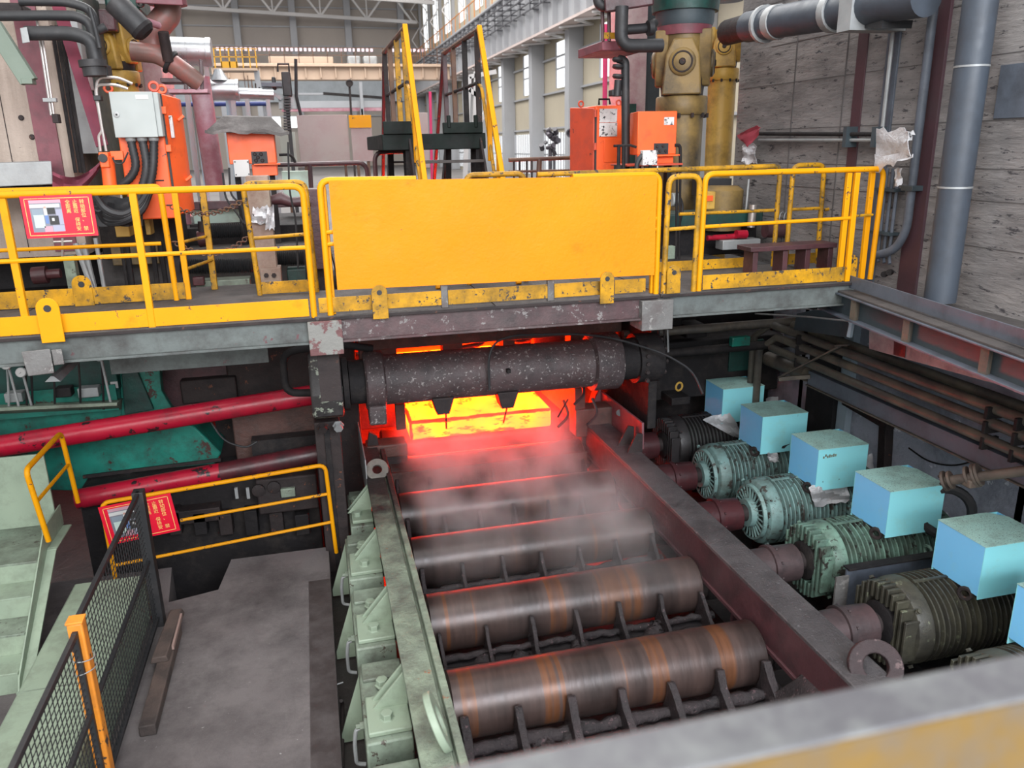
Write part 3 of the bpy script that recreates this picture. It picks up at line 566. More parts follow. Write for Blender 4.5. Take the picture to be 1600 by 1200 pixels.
MB().box(-6, 5.3, 8.28, 8.32, 2.84, ZD - 0.03).build('rear_channel', M_dark, wk)
for x in (-4, -2.4, -1.0, 1.0, 2.2, 4.4): MB().box(x, x + 0.1, 7.03, 8.28, 2.88, ZD - 0.03).build('cross_beam', M_dark, wk)
def pxbox(px0, py0, px1, py1, Y, dy):
    p, q = PY(px0, py0, Y), PY(px1, py1, Y); return MB().box(min(p.x, q.x), max(p.x, q.x), Y, Y + dy, min(p.z, q.z), max(p.z, q.z))
pxbox(480, 504, 538, 553, 6.92, 0.3).build('hanger_plate', M_plate, wk, 0.006)
pxbox(1004, 471, 1051, 514, 6.92, 0.3).build('hanger_plate', M_plateg, wk, 0.006)
MB().box(-0.05, 0.14, 7.1, 7.3, 2.3, 2.88).build('hanger_post', M_dark2, wk)
pxbox(168, 548, 420, 566, 8.2, 0.04).build('lower_web', M_steel, wk)
# ---- yellow guard rails
def lug(x, y, z0, z1, mat, parent, wd=0.15):
    r = wd / 2; n = 10; zc = z1 - r
    pts = [(x - r, y, z0), (x + r, y, z0)] + [(x + r * math.cos(math.pi * i / n), y, zc + r * math.sin(math.pi * i / n)) for i in range(n + 1)]
    o = MB().prism(pts, (0, 0.015, 0)).build('lifting_lug', mat, parent, 0.003)
    MB().cyl((x, y - 0.002, zc), (x, y + 0.012, zc), r * 0.34, 14).build('lug_hole', M_black, o)
def guard(name, label, y, loops, bars, posts, toes, mat, matt, group=None, r=0.027):
    x = sum(p[0] for l in loops for p in l) / max(1, sum(len(l) for l in loops))
    t = thing(name, (x, y, ZD), label, 'guard rail', group)
    for l in loops: MB().tube([(a, yy, z) for a, yy, z in l], r, 10, 0.09, 5).build('rail_tube', mat, t)
    for (a, c2) in bars: MB().tube([a, c2], 0.018, 8).build('mid_rail', mat, t)
    for (xx, yy, z0, z1) in posts: MB().box(xx - 0.027, xx + 0.027, yy - 0.006, yy + 0.035, z0, z1).build('post', mat, t, 0.004)
    for (xa, xb, yy, z0, z1) in toes: MB().box(xa, xb, yy - 0.006, yy + 0.006, z0, z1).build('toe_board', matt, t, 0.002)
    return t
zt = PY(470, 287, 7).z - 0.02
zm = PY(300, 395, 7).z
gL = guard('guard_rail', 'long yellow guard rail along the front of the walkway, left of the yellow sheet', 7.0,
    [[(-6, 7, zt), (-0.04, 7, zt), (-0.04, 7, ZD - 0.02)]], [((-6, 7, zm), (-0.05, 7, zm))],
    [(-3.35, 7, ZD - 0.02, zt), (PY(222, 400, 7).x, 6.985, ZD - 0.02, zt), (PY(20, 400, 7).x, 7, ZD, zt)],
    [(-6, -0.08, 6.99, ZD + 0.005, ZD + 0.155)], M_yel, M_yel)
lug(PY(80, 508, 6.95).x, 6.93, ZD - 0.06, ZD + 0.30, M_yel, gL, 0.17)
zr = 4.185
gR = guard('guard_rail', 'yellow guard rail at the rear left edge of the walkway, ending beside the chain', 8.25,
    [[(-6, 8.25, zr), (-1.36, 8.25, zr), (-1.34, 8.25, 4.12), (-1.33, 8.25, ZD)]], [((-6, 8.25, 3.66), (-1.4, 8.25, 3.66))],
    [(-1.22, 8.25, ZD, 4.12), (-2.9, 8.25, ZD, zr), (-4.4, 8.25, ZD, zr)], [(-6, -1.24, 8.24, ZD + 0.01, ZD + 0.17)], M_yel, M_yeld)
lug(PY(130, 460, 8.23).x, 8.225, ZD, ZD + 0.29, M_yeld, gR, 0.17)
MB().tube([(-1.22, 8.26, 3.66), (-1.05, 8.75, 3.66)], 0.016, 6).build('side_rail', M_yeld, gR)
MB().tube([(-1.22, 8.26, 3.40), (-1.02, 8.75, 3.42)], 0.016, 6).build('side_rail', M_yeld, gR)
MB().box(-1.06, -1.0, 8.75, 8.81, ZD, 4.1).build('post', M_yeld, gR, 0.004)
gM = guard('guard_rail', 'short yellow guard rail loop at the rear of the walkway before the foil-wrapped column', 8.25,
    [[(-0.55, 8.25, ZD), (-0.60, 8.25, 4.19), (-0.02, 8.25, 4.19), (0.0, 8.25, ZD)]], [((-0.57, 8.25, 3.67), (-0.02, 8.25, 3.69))],
    [], [(-0.53, 0.0, 8.24, ZD + 0.01, ZD + 0.13)], M_yeld, M_yeld)
# centre guard with sheet
zc = 4.215
gC = guard('guard_rail', 'yellow tube frame carrying the big yellow sheet', 7.0,
    [[(0.10, 7, ZD - 0.02), (0.10, 7, zc + 0.03), (0.9, 7, zc + 0.02)], [(2.3, 7, zc), (3.14, 7, zc), (3.14, 7, ZD)]],
    [((0.1, 7, 3.72), (3.14, 7, 3.72)), ((0.1, 7, 3.82), (3.14, 7, 3.82))], [(0.12, 7.03, ZD, 4.2), (3.12, 7.03, ZD, 4.2)], [], M_yel, M_yeld)
for (a, c2) in ((497, 580), (600, 690), (700, 856), (866, 938), (960, 1008)):
    xa, xb = PY(a, 465, 7).x, PY(c2, 460, 7).x; MB().box(xa, xb, 6.992, 7.004, ZD + 0.025, ZD + 0.155).build('toe_board', M_yeld, gC, 0.003)
for px in (694, 860): x = PY(px, 455, 7).x; MB().box(x - 0.03, x + 0.03, 6.985, 7.03, ZD, ZD + 0.26).build('post_stub', M_plateg, gC, 0.004)
for px, py in ((592, 450), (948, 432)): lug(PY(px, py, 6.95).x, 6.93, ZD - 0.05, ZD + 0.25, M_yeld, gC, 0.135)
# the yellow sheet itself
sh = thing('yellow_sheet', (1.63, 6.94, 3.3), 'large solid yellow sheet guard with pitted paint in the middle of the walkway', 'sheet guard')
g = [[V((0.172 + (3.092 - 0.172) * i / 12, 6.945 - 0.006 * math.sin(i * 1.1) * math.sin(j * 1.3), (3.335 - 0.035 * i / 12) + (0.905) * j / 6 + 0.0)) for i in range(13)] for j in range(7)]
MB().sheet(g, 0.006, (0, -1, 0)).build('sheet', M_yelpanel, sh)
for x in (0.6, 1.6, 2.6): MB().box(x, x + 0.04, 6.965, 6.99, 3.34, 4.2).build('backing_strap', M_yeld, sh)
# right gate loop and rail
zg = 4.19
gG = guard('guard_rail', 'narrow worn yellow loop rail between the yellow sheet and the right-hand rail', 7.0,
    [[(3.215, 7, ZD - 0.02), (3.235, 7, zg), (3.545, 7, zg), (3.53, 7, ZD - 0.02)]], [((3.23, 7, 3.71), (3.54, 7, 3.72))], [], [], M_yeld, M_yeld)
lug(PY(1053, 440, 6.95).x, 6.95, ZD, ZD + 0.27, M_yeld, gG, 0.14)
zr2 = 4.205
gX = guard('guard_rail', 'long yellow guard rail at the right end of the walkway beside the concrete wall', 7.0,
    [[(3.585, 7, ZD - 0.02), (3.60, 7, zr2), (5.52, 7, zr2), (5.52, 7.03, ZD)]], [((3.6, 7, 3.72), (5.2, 7, 3.74))],
    [(5.14, 7, ZD, zr2 - 0.03), (5.215, 6.98, ZD, zr2 - 0.03), (5.44, 7.05, ZD, zr2 - 0.03)], [(3.62, 5.18, 6.99, ZD + 0.01, ZD + 0.15)], M_yel, M_yeld)
lug(PY(1330, 418, 7.1).x, 7.1, ZD, ZD + 0.25, M_yeld, gX, 0.14)
MB().tube([(5.2, 7.0, 3.76), (5.46, 7.02, 3.76)], 0.014, 6).build('mid_rail', M_yeld, gX)
Yq = 8.15
rx = [PY(px, 330, Yq).x for px in (1214, 1234, 1284, 1303)]
gQ = guard('guard_rail', 'yellow rear guard rail at the right with paired posts behind the maroon bench', Yq,
    [[(2.3, Yq, 4.20), (rx[0], Yq, 4.22), (rx[0], Yq, ZD)], [(rx[1], Yq, ZD), (rx[1], Yq, 4.22), (rx[2] - 0.02, Yq, 4.22), (rx[2], Yq, ZD)]],
    [((3.9, Yq, 3.74), (rx[0], Yq, 3.74)), ((rx[1], Yq, 3.74), (rx[2], Yq, 3.74)), ((rx[3], Yq, 3.74), (5.7, Yq, 3.72))],
    [(rx[3], Yq, ZD, 4.2)], [(3.3, PY(1170, 400, Yq).x, Yq, ZD + 0.01, ZD + 0.12), (PY(1222, 400, Yq).x, PY(1275, 400, Yq).x, Yq, ZD + 0.01, ZD + 0.13), (PY(1284, 400, Yq).x, 5.65, Yq, ZD + 0.01, ZD + 0.12)], M_yeld, M_yeld)
gB = guard('guard_rail', 'scorched brown rail at the rear of the walkway behind the yellow sheet top edge', 8.15,
    [[(1.55, 8.15, ZD), (1.55, 8.15, 4.215), (2.16, 8.15, 4.215), (2.16, 8.15, ZD)]], [], [], [], M_yeld, M_yeld)
# maroon bench
t = thing('steel_bench', (5.1, 7.85, ZD), 'maroon steel bench standing on the walkway at the right', 'bench')
p, q = PY(1170, 386, 7.7), PY(1312, 375, 7.7)
MB().box(p.x, 5.55, 7.65, 7.95, p.z - 0.05, p.z).build('seat', M_mard, t, 0.006)
for x in (p.x + 0.06, p.x + 0.42, 5.2, 5.48): MB().box(x, x + 0.06, 7.7, 7.9, ZD, p.z - 0.05).build('leg', M_mard, t, 0.004)
# safety chain across the rear opening
t = thing('safety_chain', (-0.95, 8.3, 3.4), 'rusty safety chains sagging across the gap in the rear rail', 'chain')
def chain(p, q, sag, n, parent):
    p, q = V(p), V(q); mb = MB()
    for i in range(n):
        u = (i + 0.5) / n; c = p.lerp(q, u) - V((0, 0, sag * 4 * u * (1 - u))); d = (q - p).normalized()
        mb.torus(c, (0, 1, 0.2) if i % 2 else (0, 0.2, 1), 0.022, 0.006, 10, 5)
    tag(mb.build('chain_links', M_brownrail, parent), kind='stuff')
chain((-1.3, 8.27, 4.02), (-0.58, 8.27, 4.06), 0.12, 24, t); chain((-1.3, 8.27, 3.68), (-0.57, 8.27, 3.72), 0.16, 26, t)
# ---- the two red warning signs
def warning_sign(tl, tr, bl, label, mesh_grid=None):
    tl, tr, bl = V(tl), V(tr), V(bl); X = (tr - tl); W = X.length; X.normalize(); Dn = (bl - tl); H = Dn.length; Dn.normalize(); Nn = X.cross(-Dn).normalized()
    t = thing('warning_sign', (tl + tr) / 2 + Dn * H, label, 'sign', 'red warning signs on the yellow rails')
    P = lambda u, v, d=0.0: tl + X * (u * W) + Dn * (v * H) + Nn * d
    def plate(u0, v0, u1, v1, d, th, name, mat, par, kind=None):
        o = MB().hexa([P(u0, v1, d - th), P(u1, v1, d - th), P(u1, v1, d), P(u0, v1, d), P(u0, v0, d - th), P(u1, v0, d - th), P(u1, v0, d), P(u0, v0, d)]).build(name, mat, par, 0); return o
    face = plate(0, 0, 1, 1, 0.004, 0.008, 'sign_plate', M_sign, t)
    e = 0.004
    for a_ in ((0.05, 0.06, 0.95, 0.06 + e * 3), (0.05, 0.93, 0.95, 0.93 + e * 3), (0.05, 0.06, 0.05 + e * 2, 0.94), (0.95 - e * 2, 0.06, 0.95, 0.94)): plate(*a_, 0.0055, 0.001, 'border_line', M_gold, face)
    pic = MB()
    def q(u0, v0, u1, v1, mat, d):
        # flat printed patch inside the picture area (u, v run over the picture)
        a = 0.11; b_ = 0.55; c_ = 0.10; d_ = 0.86
        plate(a + (b_ - a) * u0, c_ + (d_ - c_) * v0, a + (b_ - a) * u1, c_ + (d_ - c_) * v1, d, 0.0006, 'picture_patch', mat, face)
    mk = lambda n_, c_: paint(n_, c_, rough=0.5, bump=0)
    q(0, 0, 1, 1, mk('print_grey', (0.20, 0.20, 0.24)), 0.0050)
    q(0.0, 0.0, 1, 0.10, mk('print_pink', (0.55, 0.30, 0.36)), 0.0056); q(0.0, 0.13, 0.95, 0.24, M_white, 0.0056)
    q(0.05, 0.28, 0.4, 0.5, mk('print_blue_grey', (0.22, 0.27, 0.32)), 0.0056); q(0.50, 0.25, 0.78, 0.45, mk('print_black', (0.03, 0.03, 0.03)), 0.0056)
    q(0.08, 0.46, 0.40, 0.86, mk('print_pale_green', (0.50, 0.62, 0.57)), 0.0058); q(0.42, 0.26, 0.53, 0.48, M_white, 0.0060); q(0.44, 0.20, 0.51, 0.26, mk('print_skin', (0.55, 0.30, 0.24)), 0.0060)
    q(0.43, 0.48, 0.54, 0.74, mk('print_jeans', (0.12, 0.20, 0.42)), 0.0060); q(0.56, 0.50, 0.86, 0.78, MATS['print_black'], 0.0058); q(0.64, 0.57, 0.72, 0.66, M_white, 0.0062)
    q(0.36, 0.82, 0.62, 1, MATS['print_pink'], 0.0058); q(0.63, 0.80, 1, 1, mk('print_lilac', (0.36, 0.36, 0.46)), 0.0058); q(0.80, 0.3, 1, 0.78, MATS['print_lilac'], 0.0057)
    cols = [(0.845, '转动部位、 禁'), (0.745, '止靠近 保持安'), (0.645, '全距离')]
    for u, s in cols:
        for i, ch in enumerate(s):
            if ch == ' ': continue
            text_mesh('lettering', ch, H * 0.112, P(u, 0.175 + 0.107 * i, 0.0056), X, -Dn, M_gold, face, 0.0004)
    return t
y = 6.955
warning_sign(PY(30, 307, y), PY(143, 303, y), PY(43, 373, y), 'red warning sign hung on the walkway guard rail, upper of the two')
# ================================================================== CROSSING STILE (yellow handrails, black steps)
XL, XR = 1.20, 2.04
st = thing('crossing_stile', (1.62, 10.5, ZD), 'steep black stile with yellow handrails standing behind the yellow sheet', 'stile')
for x, nm in ((XL, 'a'), (XR, 'b')):
    nb = PX(663, 275, XL) if x == XL else PX(797, 275, XR)
    a0 = V((x, 8.55, 4.05)); a1 = V((x, 9.60, 5.76)); a2 = V((x, 12.08, 5.76)); a3 = V((x, 13.7, 3.7))
    lo = a1 + (a0 - a1) * 1.55
    MB().bar(lo, a1 + V((0, 0, 0.03)), 0.055, 0.055).build('handrail', M_yel, st, 0.008)
    MB().tube([a1, a2], 0.032, 8).build('top_rail', M_brownrail, st)
    MB().bar(a2, a3, 0.05, 0.05).build('rear_handrail', M_mard, st, 0.008)
    MB().tube([V((x, 9.65, 5.2)), V((x, 12.1, 5.2))], 0.022, 8).build('mid_rail', M_dark2, st)
    for k, yy in enumerate((9.72, 10.5, 11.3, 12.0)): MB().box(x - 0.03, x + 0.03, yy - 0.02, yy + 0.04, 4.6, 5.74).build('post', (M_yeld, M_yeld, M_brownrail, M_dark2)[k] if x == XL else (M_dark2, M_dark, M_brownrail, M_mard)[k], st, 0.005)
    for u in (0.40, 0.80): 
        p = a1 + (a0 - a1) * u; MB().box(x - 0.025, x + 0.025, p.y - 0.02, p.y + 0.03, p.z - 0.75, p.z).build('front_post', M_yel, st, 0.005)
    MB().tube([V((x, 9.75, 5.18)), V((x, 9.55, 5.15)), V((x, 8.6, 3.5))], 0.02, 8, 0.1).build('lower_handrail', M_yeld, st)
    MB().bar((x, 9.75, 4.55), (x, 8.7, 3.05), 0.03, 0.16).build('stringer', M_dark2, st, 0.005)
    MB().bar((x, 12.1, 4.55), (x, 13.3, 3.05), 0.03, 0.16).build('stringer', M_dark2, st, 0.005)
    MB().bar((x, 9.75, 4.5), (x - 0.02, 9.70, 3.0), 0.08, 0.08).build('leg', M_dark, st); MB().bar((x, 12.0, 4.5), (x, 12.3, 3.0), 0.08, 0.08).build('leg', M_dark, st)
    MB().bar((x, 10.1, 4.5), (x + 0.05, 10.5, 3.0), 0.08, 0.08).build('leg', M_dark, st)
M_plat = paint('dark_green_black_plate', (0.008, 0.014, 0.012), BLK, 0.4, rough=0.65, bump=0.2, spec=0.2)
MB().box(XL - 0.32, XR + 0.06, 9.68, 12.05, 4.46, 4.64).build('platform', M_plat, st, 0.01)
MB().box(XL - 0.3, XL + 0.1, 9.64, 9.70, 4.64, 4.78).build('toe_plate', M_plat, st, 0.006); MB().box(XR - 0.45, XR + 0.02, 9.64, 9.70, 4.64, 4.76).build('toe_plate', M_plat, st, 0.006)
for dx in (0.02, 0.34): MB().box(XR - 0.42 + dx, XR - 0.38 + dx, 9.63, 9.70, 4.7, 4.84).build('toe_peg', M_plat, st, 0.01)
for k in range(5): 
    yy = 9.55 - 0.21 * k; zz = 4.34 - 0.26 * k; MB().box(XL + 0.02, XR - 0.02, yy - 0.12, yy + 0.1, zz - 0.03, zz).build('tread', M_deck, st, 0.004)
for k in range(4):
    yy = 12.3 + 0.24 * k; zz = 4.3 - 0.3 * k; MB().box(XL + 0.02, XR - 0.02, yy - 0.12, yy + 0.1, zz - 0.03, zz).build('tread', M_deck, st, 0.004)
# platform behind the walkway that carries stile, cabinets and boxes
md = thing('mill_platform', (1, 11, 2.9), 'dark steel platform behind the walkway under the stile', 'platform')
MB().box(0.25, 5.0, 8.36, 12.8, 2.98, 3.08).build('deck', M_deck, md)
for x in (0.3, 2.5, 4.9): MB().box(x, x + 0.12, 8.4, 12.8, 2.7, 2.98).build('beam', M_dark, md)
# maroon hand rails behind
def low_rail(pts, mat, label, r=0.03): 
    P = [V(p) for p in pts]; t = thing('pipe_rail', (P[0].x, P[0].y, min(p.z for p in P)), label, 'pipe rail'); MB().tube(P, r, 8, 0.12).build('rail_tube', mat, t); return t
Yr = 11.2
t = low_rail([PY(415, 258, Yr), PY(572, 254, Yr), V((PY(581, 300, Yr).x, Yr, 3.08))], M_mard, 'dark maroon pipe rail behind the roofed orange box')
MB().tube([PY(484, 256, Yr), PY(487, 310, Yr)], 0.03, 8).build('post', M_mard, t)
MB().tube([PY(436, 242, Yr), PY(456, 241, Yr), PY(463, 258, Yr)], 0.018, 8, 0.08).build('side_loop', M_dark, t)
t = low_rail([PY(795, 250, 12), PY(905, 246, 12), V((PY(905, 246, 12).x, 12, 3.08))], M_brownrail, 'rusty brown pipe rail before the bright far windows'); MB().tube([PY(843, 249, 12), PY(841, 290, 12)], 0.04, 8).build('post', M_brownrail, t)
MB().tube([PY(795, 268, 12), PY(905, 266, 12)], 0.02, 8).build('mid_rail', M_brownrail, t)
for px in (803, 812, 823, 831): MB().tube([PY(px, 250, 12), PY(px, 285, 12)], 0.015, 6).build('baluster', M_dark2, t)
t = low_rail([V((PY(585, 262, 10.9).x, 10.9, 3.08)), PY(585, 238, 10.9), PY(640, 236, 10.9)], M_mard, 'maroon pipe rail seen through the legs of the stile'); 
# ================================================================== RIGHT: ORANGE CABINETS
def pbox(px0, py0, px1, py1, Y, dy, **k): return pxbox(px0, py0, px1, py1, Y, dy)
def eyebolt(p, mat, parent, R=0.035): MB().torus(V(p) + V((0, 0, R)), (0.2, -1, 0), R, R * 0.35, 14, 6).build('eye_bolt', mat, parent)
Yc = 10.3
p, q = PY(931, 165, Yc), PY(975, 290, Yc); zt = p.z; zb = 3.09
pl = PY(910, 170, Yc + 0.5)
t = thing('orange_cabinet', ((pl.x + q.x) / 2, Yc + 0.25, zb), 'tall orange cabinet with two scuffed white notices, right of the stile', 'cabinet')
body = MB().hexa([(p.x, Yc, zb), (q.x, Yc, zb), (q.x, Yc + 0.6, zb), (p.x - 0.02, Yc + 0.6, zb), (p.x, Yc, zt), (q.x, Yc, zt), (q.x, Yc + 0.6, zt), (p.x - 0.02, Yc + 0.6, zt)]).build('body', M_ora, t, 0.012)
MB().hexa([(p.x - 0.02, Yc + 0.02, zb), (p.x, Yc + 0.02, zb), (p.x - 0.14, Yc + 0.5, zb), (p.x - 0.19, Yc + 0.5, zb), (p.x - 0.02, Yc + 0.02, zt - 0.03), (p.x, Yc + 0.02, zt - 0.03), (p.x - 0.14, Yc + 0.5, zt), (p.x - 0.19, Yc + 0.5, zt)]).build('side_door', M_oram, t, 0.01)
MB().box(p.x - 0.012, p.x + 0.012, Yc - 0.012, Yc, zb, zt - 0.05).build('door_gap', M_black, t)
for zz in (zt - 0.14, zt - 0.55): MB().cyl((p.x - 0.01, Yc - 0.02, zz), (p.x - 0.01, Yc - 0.02, zz + 0.09), 0.018, 8).build('hinge', M_oram, t)
for (a, b_, c_, d) in ((937, 170, 964, 191), (936.5, 192, 964, 213)): pxbox(a, b_, c_, d, Yc - 0.012, 0.01).build('notice', M_wornw, t)
pxbox(944, 217, 972, 253, Yc - 0.01, 0.008).build('service_panel', M_ora, t, 0.004)
pxbox(908.5, 190, 914, 199, Yc + 0.4, 0.01).build('small_label', M_white, t)
eyebolt((p.x - 0.1, Yc + 0.3, zt), M_oram, t); eyebolt((q.x - 0.06, Yc + 0.1, zt), M_oram, t)
MB().tube([PY(936, 164, Yc), PY(936, 155, Yc), PY(952, 155, Yc), PY(953, 163, Yc)], 0.014, 6).build('top_loop', M_dark, t)
Yb = 9.2
p, q = PY(997, 174, Yb), PY(1056, 241, Yb); pl = PY(982, 177, Yb + 0.55)
t = thing('orange_valve_box', ((p.x + q.x) / 2, Yb + 0.3, q.z - 0.15), 'bright orange box with a dark lower opening, in front of the ochre spindle', 'box')
zt = p.z; zb2 = q.z
MB().hexa([(p.x, Yb, zb2), (q.x, Yb, zb2), (q.x, Yb + 0.5, zb2), (pl.x, Yb + 0.5, zb2), (p.x, Yb, zt), (q.x, Yb, zt), (q.x, Yb + 0.5, zt), (pl.x, Yb + 0.5, zt)]).build('body', M_ora, t, 0.01)
pxbox(1022, 224, 1044, 241, Yb - 0.004, 0.01).build('opening', M_black, t)
for px, py in ((1027, 229), (1036, 228), (1031, 236), (1040, 236)): MB().lathe(PY(px, py, Yb - 0.004), (0, -1, 0), [(0, 0.02), (0.012, 0.014)], 8).build('plug', M_dark2, t)
pxbox(1038, 183, 1053, 195, Yb - 0.004, 0.006).build('label', M_wornw, t)
MB().box(p.x, q.x + 0.02, Yb - 0.07, Yb, zb2 - 0.02, zb2).build('ledge', M_ora, t, 0.003)
pxbox(1026, 242, 1052, 255, Yb + 0.02, 0.3).build('lower_body', M_ora, t, 0.006)
MB().box(PY(975, 258, Yb).x, q.x + 0.05, Yb - 0.1, Yb + 0.45, PY(1050, 258, Yb).z, PY(1050, 255, Yb).z).build('base_tray', M_oram, t, 0.004)
a = V((pl.x + 0.12, Yb + 0.40, 0)); MB().box(pl.x + 0.02, pl.x + 0.10, Yb + 0.35, Yb + 0.51, PY(990, 241, Yb).z, PY(990, 219, Yb).z).build('side_slot', M_black, t)
MB().box(pl.x - 0.006, pl.x + 0.02, Yb + 0.30, Yb + 0.46, PY(990, 192, Yb).z, PY(990, 180, Yb).z).build('side_label', M_galv, t)
MB().tube([PY(1054, 227, Yb), PY(1062, 227, Yb), PY(1063, 233, Yb), PY(1063, 262, Yb)], 0.02, 8, 0.06).build('handle_bar', M_dark, t)
for px in (1000, 1048): MB().box(PY(px, 260, Yb).x, PY(px, 260, Yb).x + 0.06, Yb + 0.1, Yb + 0.2, 3.08, PY(px, 258, Yb).z).build('leg', M_dark, t)
Yn = 8.75
t = thing('junction_box', PY(1016, 262, Yn), 'small scuffed white junction box hanging before the orange box', 'junction box')
pxbox(1005, 235, 1027, 258, Yn, 0.09).build('body', M_wornw, t, 0.006); MB().tube([PY(1004, 242, Yn + .05), PY(996, 252, Yn + .05), PY(994, 270, Yn + .05), PY(994, 300, Yn + .05)], 0.03, 8, 0.1).build('cable', M_black, t)
MB().tube([PY(1016, 258, Yn + .05), V((PY(1016, 258, Yn + .05).x, Yn + .05, 3.08))], 0.02, 8).build('support', M_dark, t)
t = thing('valve_stack', PY(962, 290, 9.6), 'black valve stack and handwheel post beside the tall orange cabinet', 'valve')
MB().tube([PY(978, 290, 9.6), PY(977, 95, 9.6), PY(966, 92, 9.6)], 0.05, 10, 0.1).build('post', M_black, t)
for py in (97, 108, 123): MB().lathe(PY(965, py, 9.6), (0.1, 0, 1), [(0, 0.05), (0.02, 0.07), (0.05, 0.06)], 12).build('cap', M_black, t)
MB().cyl(PY(966, 125, 9.6), PY(964, 150, 9.6), 0.045, 10).build('stem', M_black, t); pxbox(956, 140, 975, 150, 9.6, 0.12).build('block', M_black, t, 0.01)
MB().tube([PY(959, 228, 9.0), PY(985, 227, 9.0), PY(994, 230, 9.0)], 0.016, 6).build('lever', M_dark, t)
for px in (967, 975): MB().tube([PY(px, 228, 9.0), PY(px - 1, 272, 9.0)], 0.02, 6).build('stem', M_dark, t)
MB().cyl(PY(966, 258, 9.0), PY(965, 275, 9.0), 0.05, 10).build('body', M_dark, t)
# ---- universal spindles
def spindle(px0, px1, pyj, Y, label, mat):
    """ochre cardan spindle: yoke with round bosses, clamp band, shaft; px0..px1 is its width at the yoke, pyj the joint height"""
    a_, c_ = PY(px0, pyj, Y), PY(px1, pyj, Y); cx = (a_.x + c_.x) / 2; R = (c_.x - a_.x) / 2; zj = a_.z
    t = thing('drive_spindle', (cx, Y, 2.69), label, 'spindle')
    f = R / 0.36
    MB().lathe((cx, Y, zj - 0.26 * f), (0, 0, 1), [(0, R * 0.86), (0.05 * f, R * 0.9), (0.3 * f, R * 0.80), (0.5 * f, R * 0.9), (0.62 * f, R * 0.9)], 28).build('yoke_core', mat, t)
    for s, (ax, ay) in enumerate(((-0.45, -0.89), (0.89, -0.45), (0.45, 0.89), (-0.89, 0.45))):
        d = V((ax, ay, 0)); n = V((-ay, ax, 0)); c0 = V((cx, Y, zj)) + d * (R * 0.55)
        up = 1 if s % 2 else -1
        pts = [c0 + n * (R * 0.62) + V((0, 0, -up * 0.10 * f)), c0 + n * (R * 0.75) + V((0, 0, up * 0.42 * f)), c0 - n * (R * 0.75) + V((0, 0, up * 0.42 * f)), c0 - n * (R * 0.62) + V((0, 0, -up * 0.10 * f)), c0 - n * (R * 0.35) + V((0, 0, -up * 0.30 * f)), c0 + n * (R * 0.35) + V((0, 0, -up * 0.30 * f))]
        MB().prism(pts, d * (R * 0.5)).build('yoke_arm', mat, t, 0.02)
        cc = c0 + d * (R * 0.5)
        o = MB().lathe(cc, d, [(0, R * 0.50), (0.03 * f, R * 0.50), (0.05 * f, R * 0.42)], 24).build('bearing_cap', mat, t, 0.006)
        MB().torus(cc + d * 0.05 * f, d, R * 0.36, 0.012 * f, 24, 6).build('cap_ring', M_dark2, o); MB().lathe(cc + d * 0.045 * f, d, [(0, R * 0.14), (0.03 * f, R * 0.10)], 12).build('cap_plug', M_dark2, o)
    MB().lathe((cx, Y, zj - 0.44 * f), (0, 0, 1), [(0, R * 0.8), (0.2 * f, R * 0.86)], 24).build('neck', M_dark2, t)
    MB().lathe((cx, Y, zj - 0.68 * f), (0, 0, 1), [(0, R * 0.96), (0.02 * f, R), (0.23 * f, R), (0.25 * f, R * 0.96)], 28).build('clamp_band', mat, t)
    for k in range(12):
        g = 2 * math.pi * k / 12; MB().cyl((cx + R * math.cos(g), Y + R * math.sin(g), zj - 0.72 * f), (cx + R * math.cos(g), Y + R * math.sin(g), zj - 0.66 * f), 0.025 * f, 6).build('band_bolt', M_dark2, t)
    MB().lathe((cx, Y, 2.69), (0, 0, 1), [(0, R * 0.78), (zj - 0.68 * f - 2.69, R * 0.86)], 26).build('shaft', mat, t)
    return t, V((cx, Y, zj)), R
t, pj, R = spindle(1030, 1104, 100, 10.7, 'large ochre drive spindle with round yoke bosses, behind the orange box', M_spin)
f = R / 0.36
MB().lathe(pj + V((0, 0, 0.36 * f)), (0, 0, 1), [(0, R), (0.12 * f, R * 1.04)], 28).build('red_band', M_mar, t); MB().lathe(pj + V((0, 0, 0.48 * f)), (0, 0, 1), [(0, R * 1.05), (0.05, R * 1.1), (0.2 * f, R * 1.12)], 28).build('dark_band', M_slate, t)
MB().lathe(pj + V((0, 0, 0.66 * f)), (0, 0, 1), [(0, R * 1.25), (0.22 * f, R * 1.3), (0.24 * f, R * 1.1), (0.9, R * 1.1)], 30).build('green_flange', M_tealD, t)
t, pj2, R2 = spindle(1108, 1154, 75, 11.3, 'slimmer ochre drive spindle tucked against the concrete wall', M_spinL)
MB().lathe(pj2 + V((0, 0, 0.62)), (0, 0, 1), [(0, R2 * 1.0), (0.12, R2 * 1.05), (0.14, R2 * 1.3), (0.8, R2 * 1.3)], 24).build('slate_head', M_blued, t)
for k in range(6):
    g = -2.6 + 0.45 * k; MB().cyl(pj2 + V((R2 * 1.32 * math.cos(g), R2 * 1.32 * math.sin(g), 0.8)), pj2 + V((R2 * 1.55 * math.cos(g), R2 * 1.55 * math.sin(g), 0.82)), 0.05, 6).build('head_bolt', M_galv, t)
t = thing('pink_dusted_pier', PY(998, 165, 12.6), 'concrete column stained pink behind the valve stack', 'column')
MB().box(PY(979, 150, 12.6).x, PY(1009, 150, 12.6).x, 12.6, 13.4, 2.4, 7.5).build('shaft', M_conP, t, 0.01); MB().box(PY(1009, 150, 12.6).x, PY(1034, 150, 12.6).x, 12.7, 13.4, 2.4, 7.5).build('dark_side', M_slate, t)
MB().box(PY(984, 178, 12).x, PY(1002, 178, 12).x, 12.2, 12.5, 2.4, PY(990, 162, 12.2).z).build('plinth', M_tealD, t)
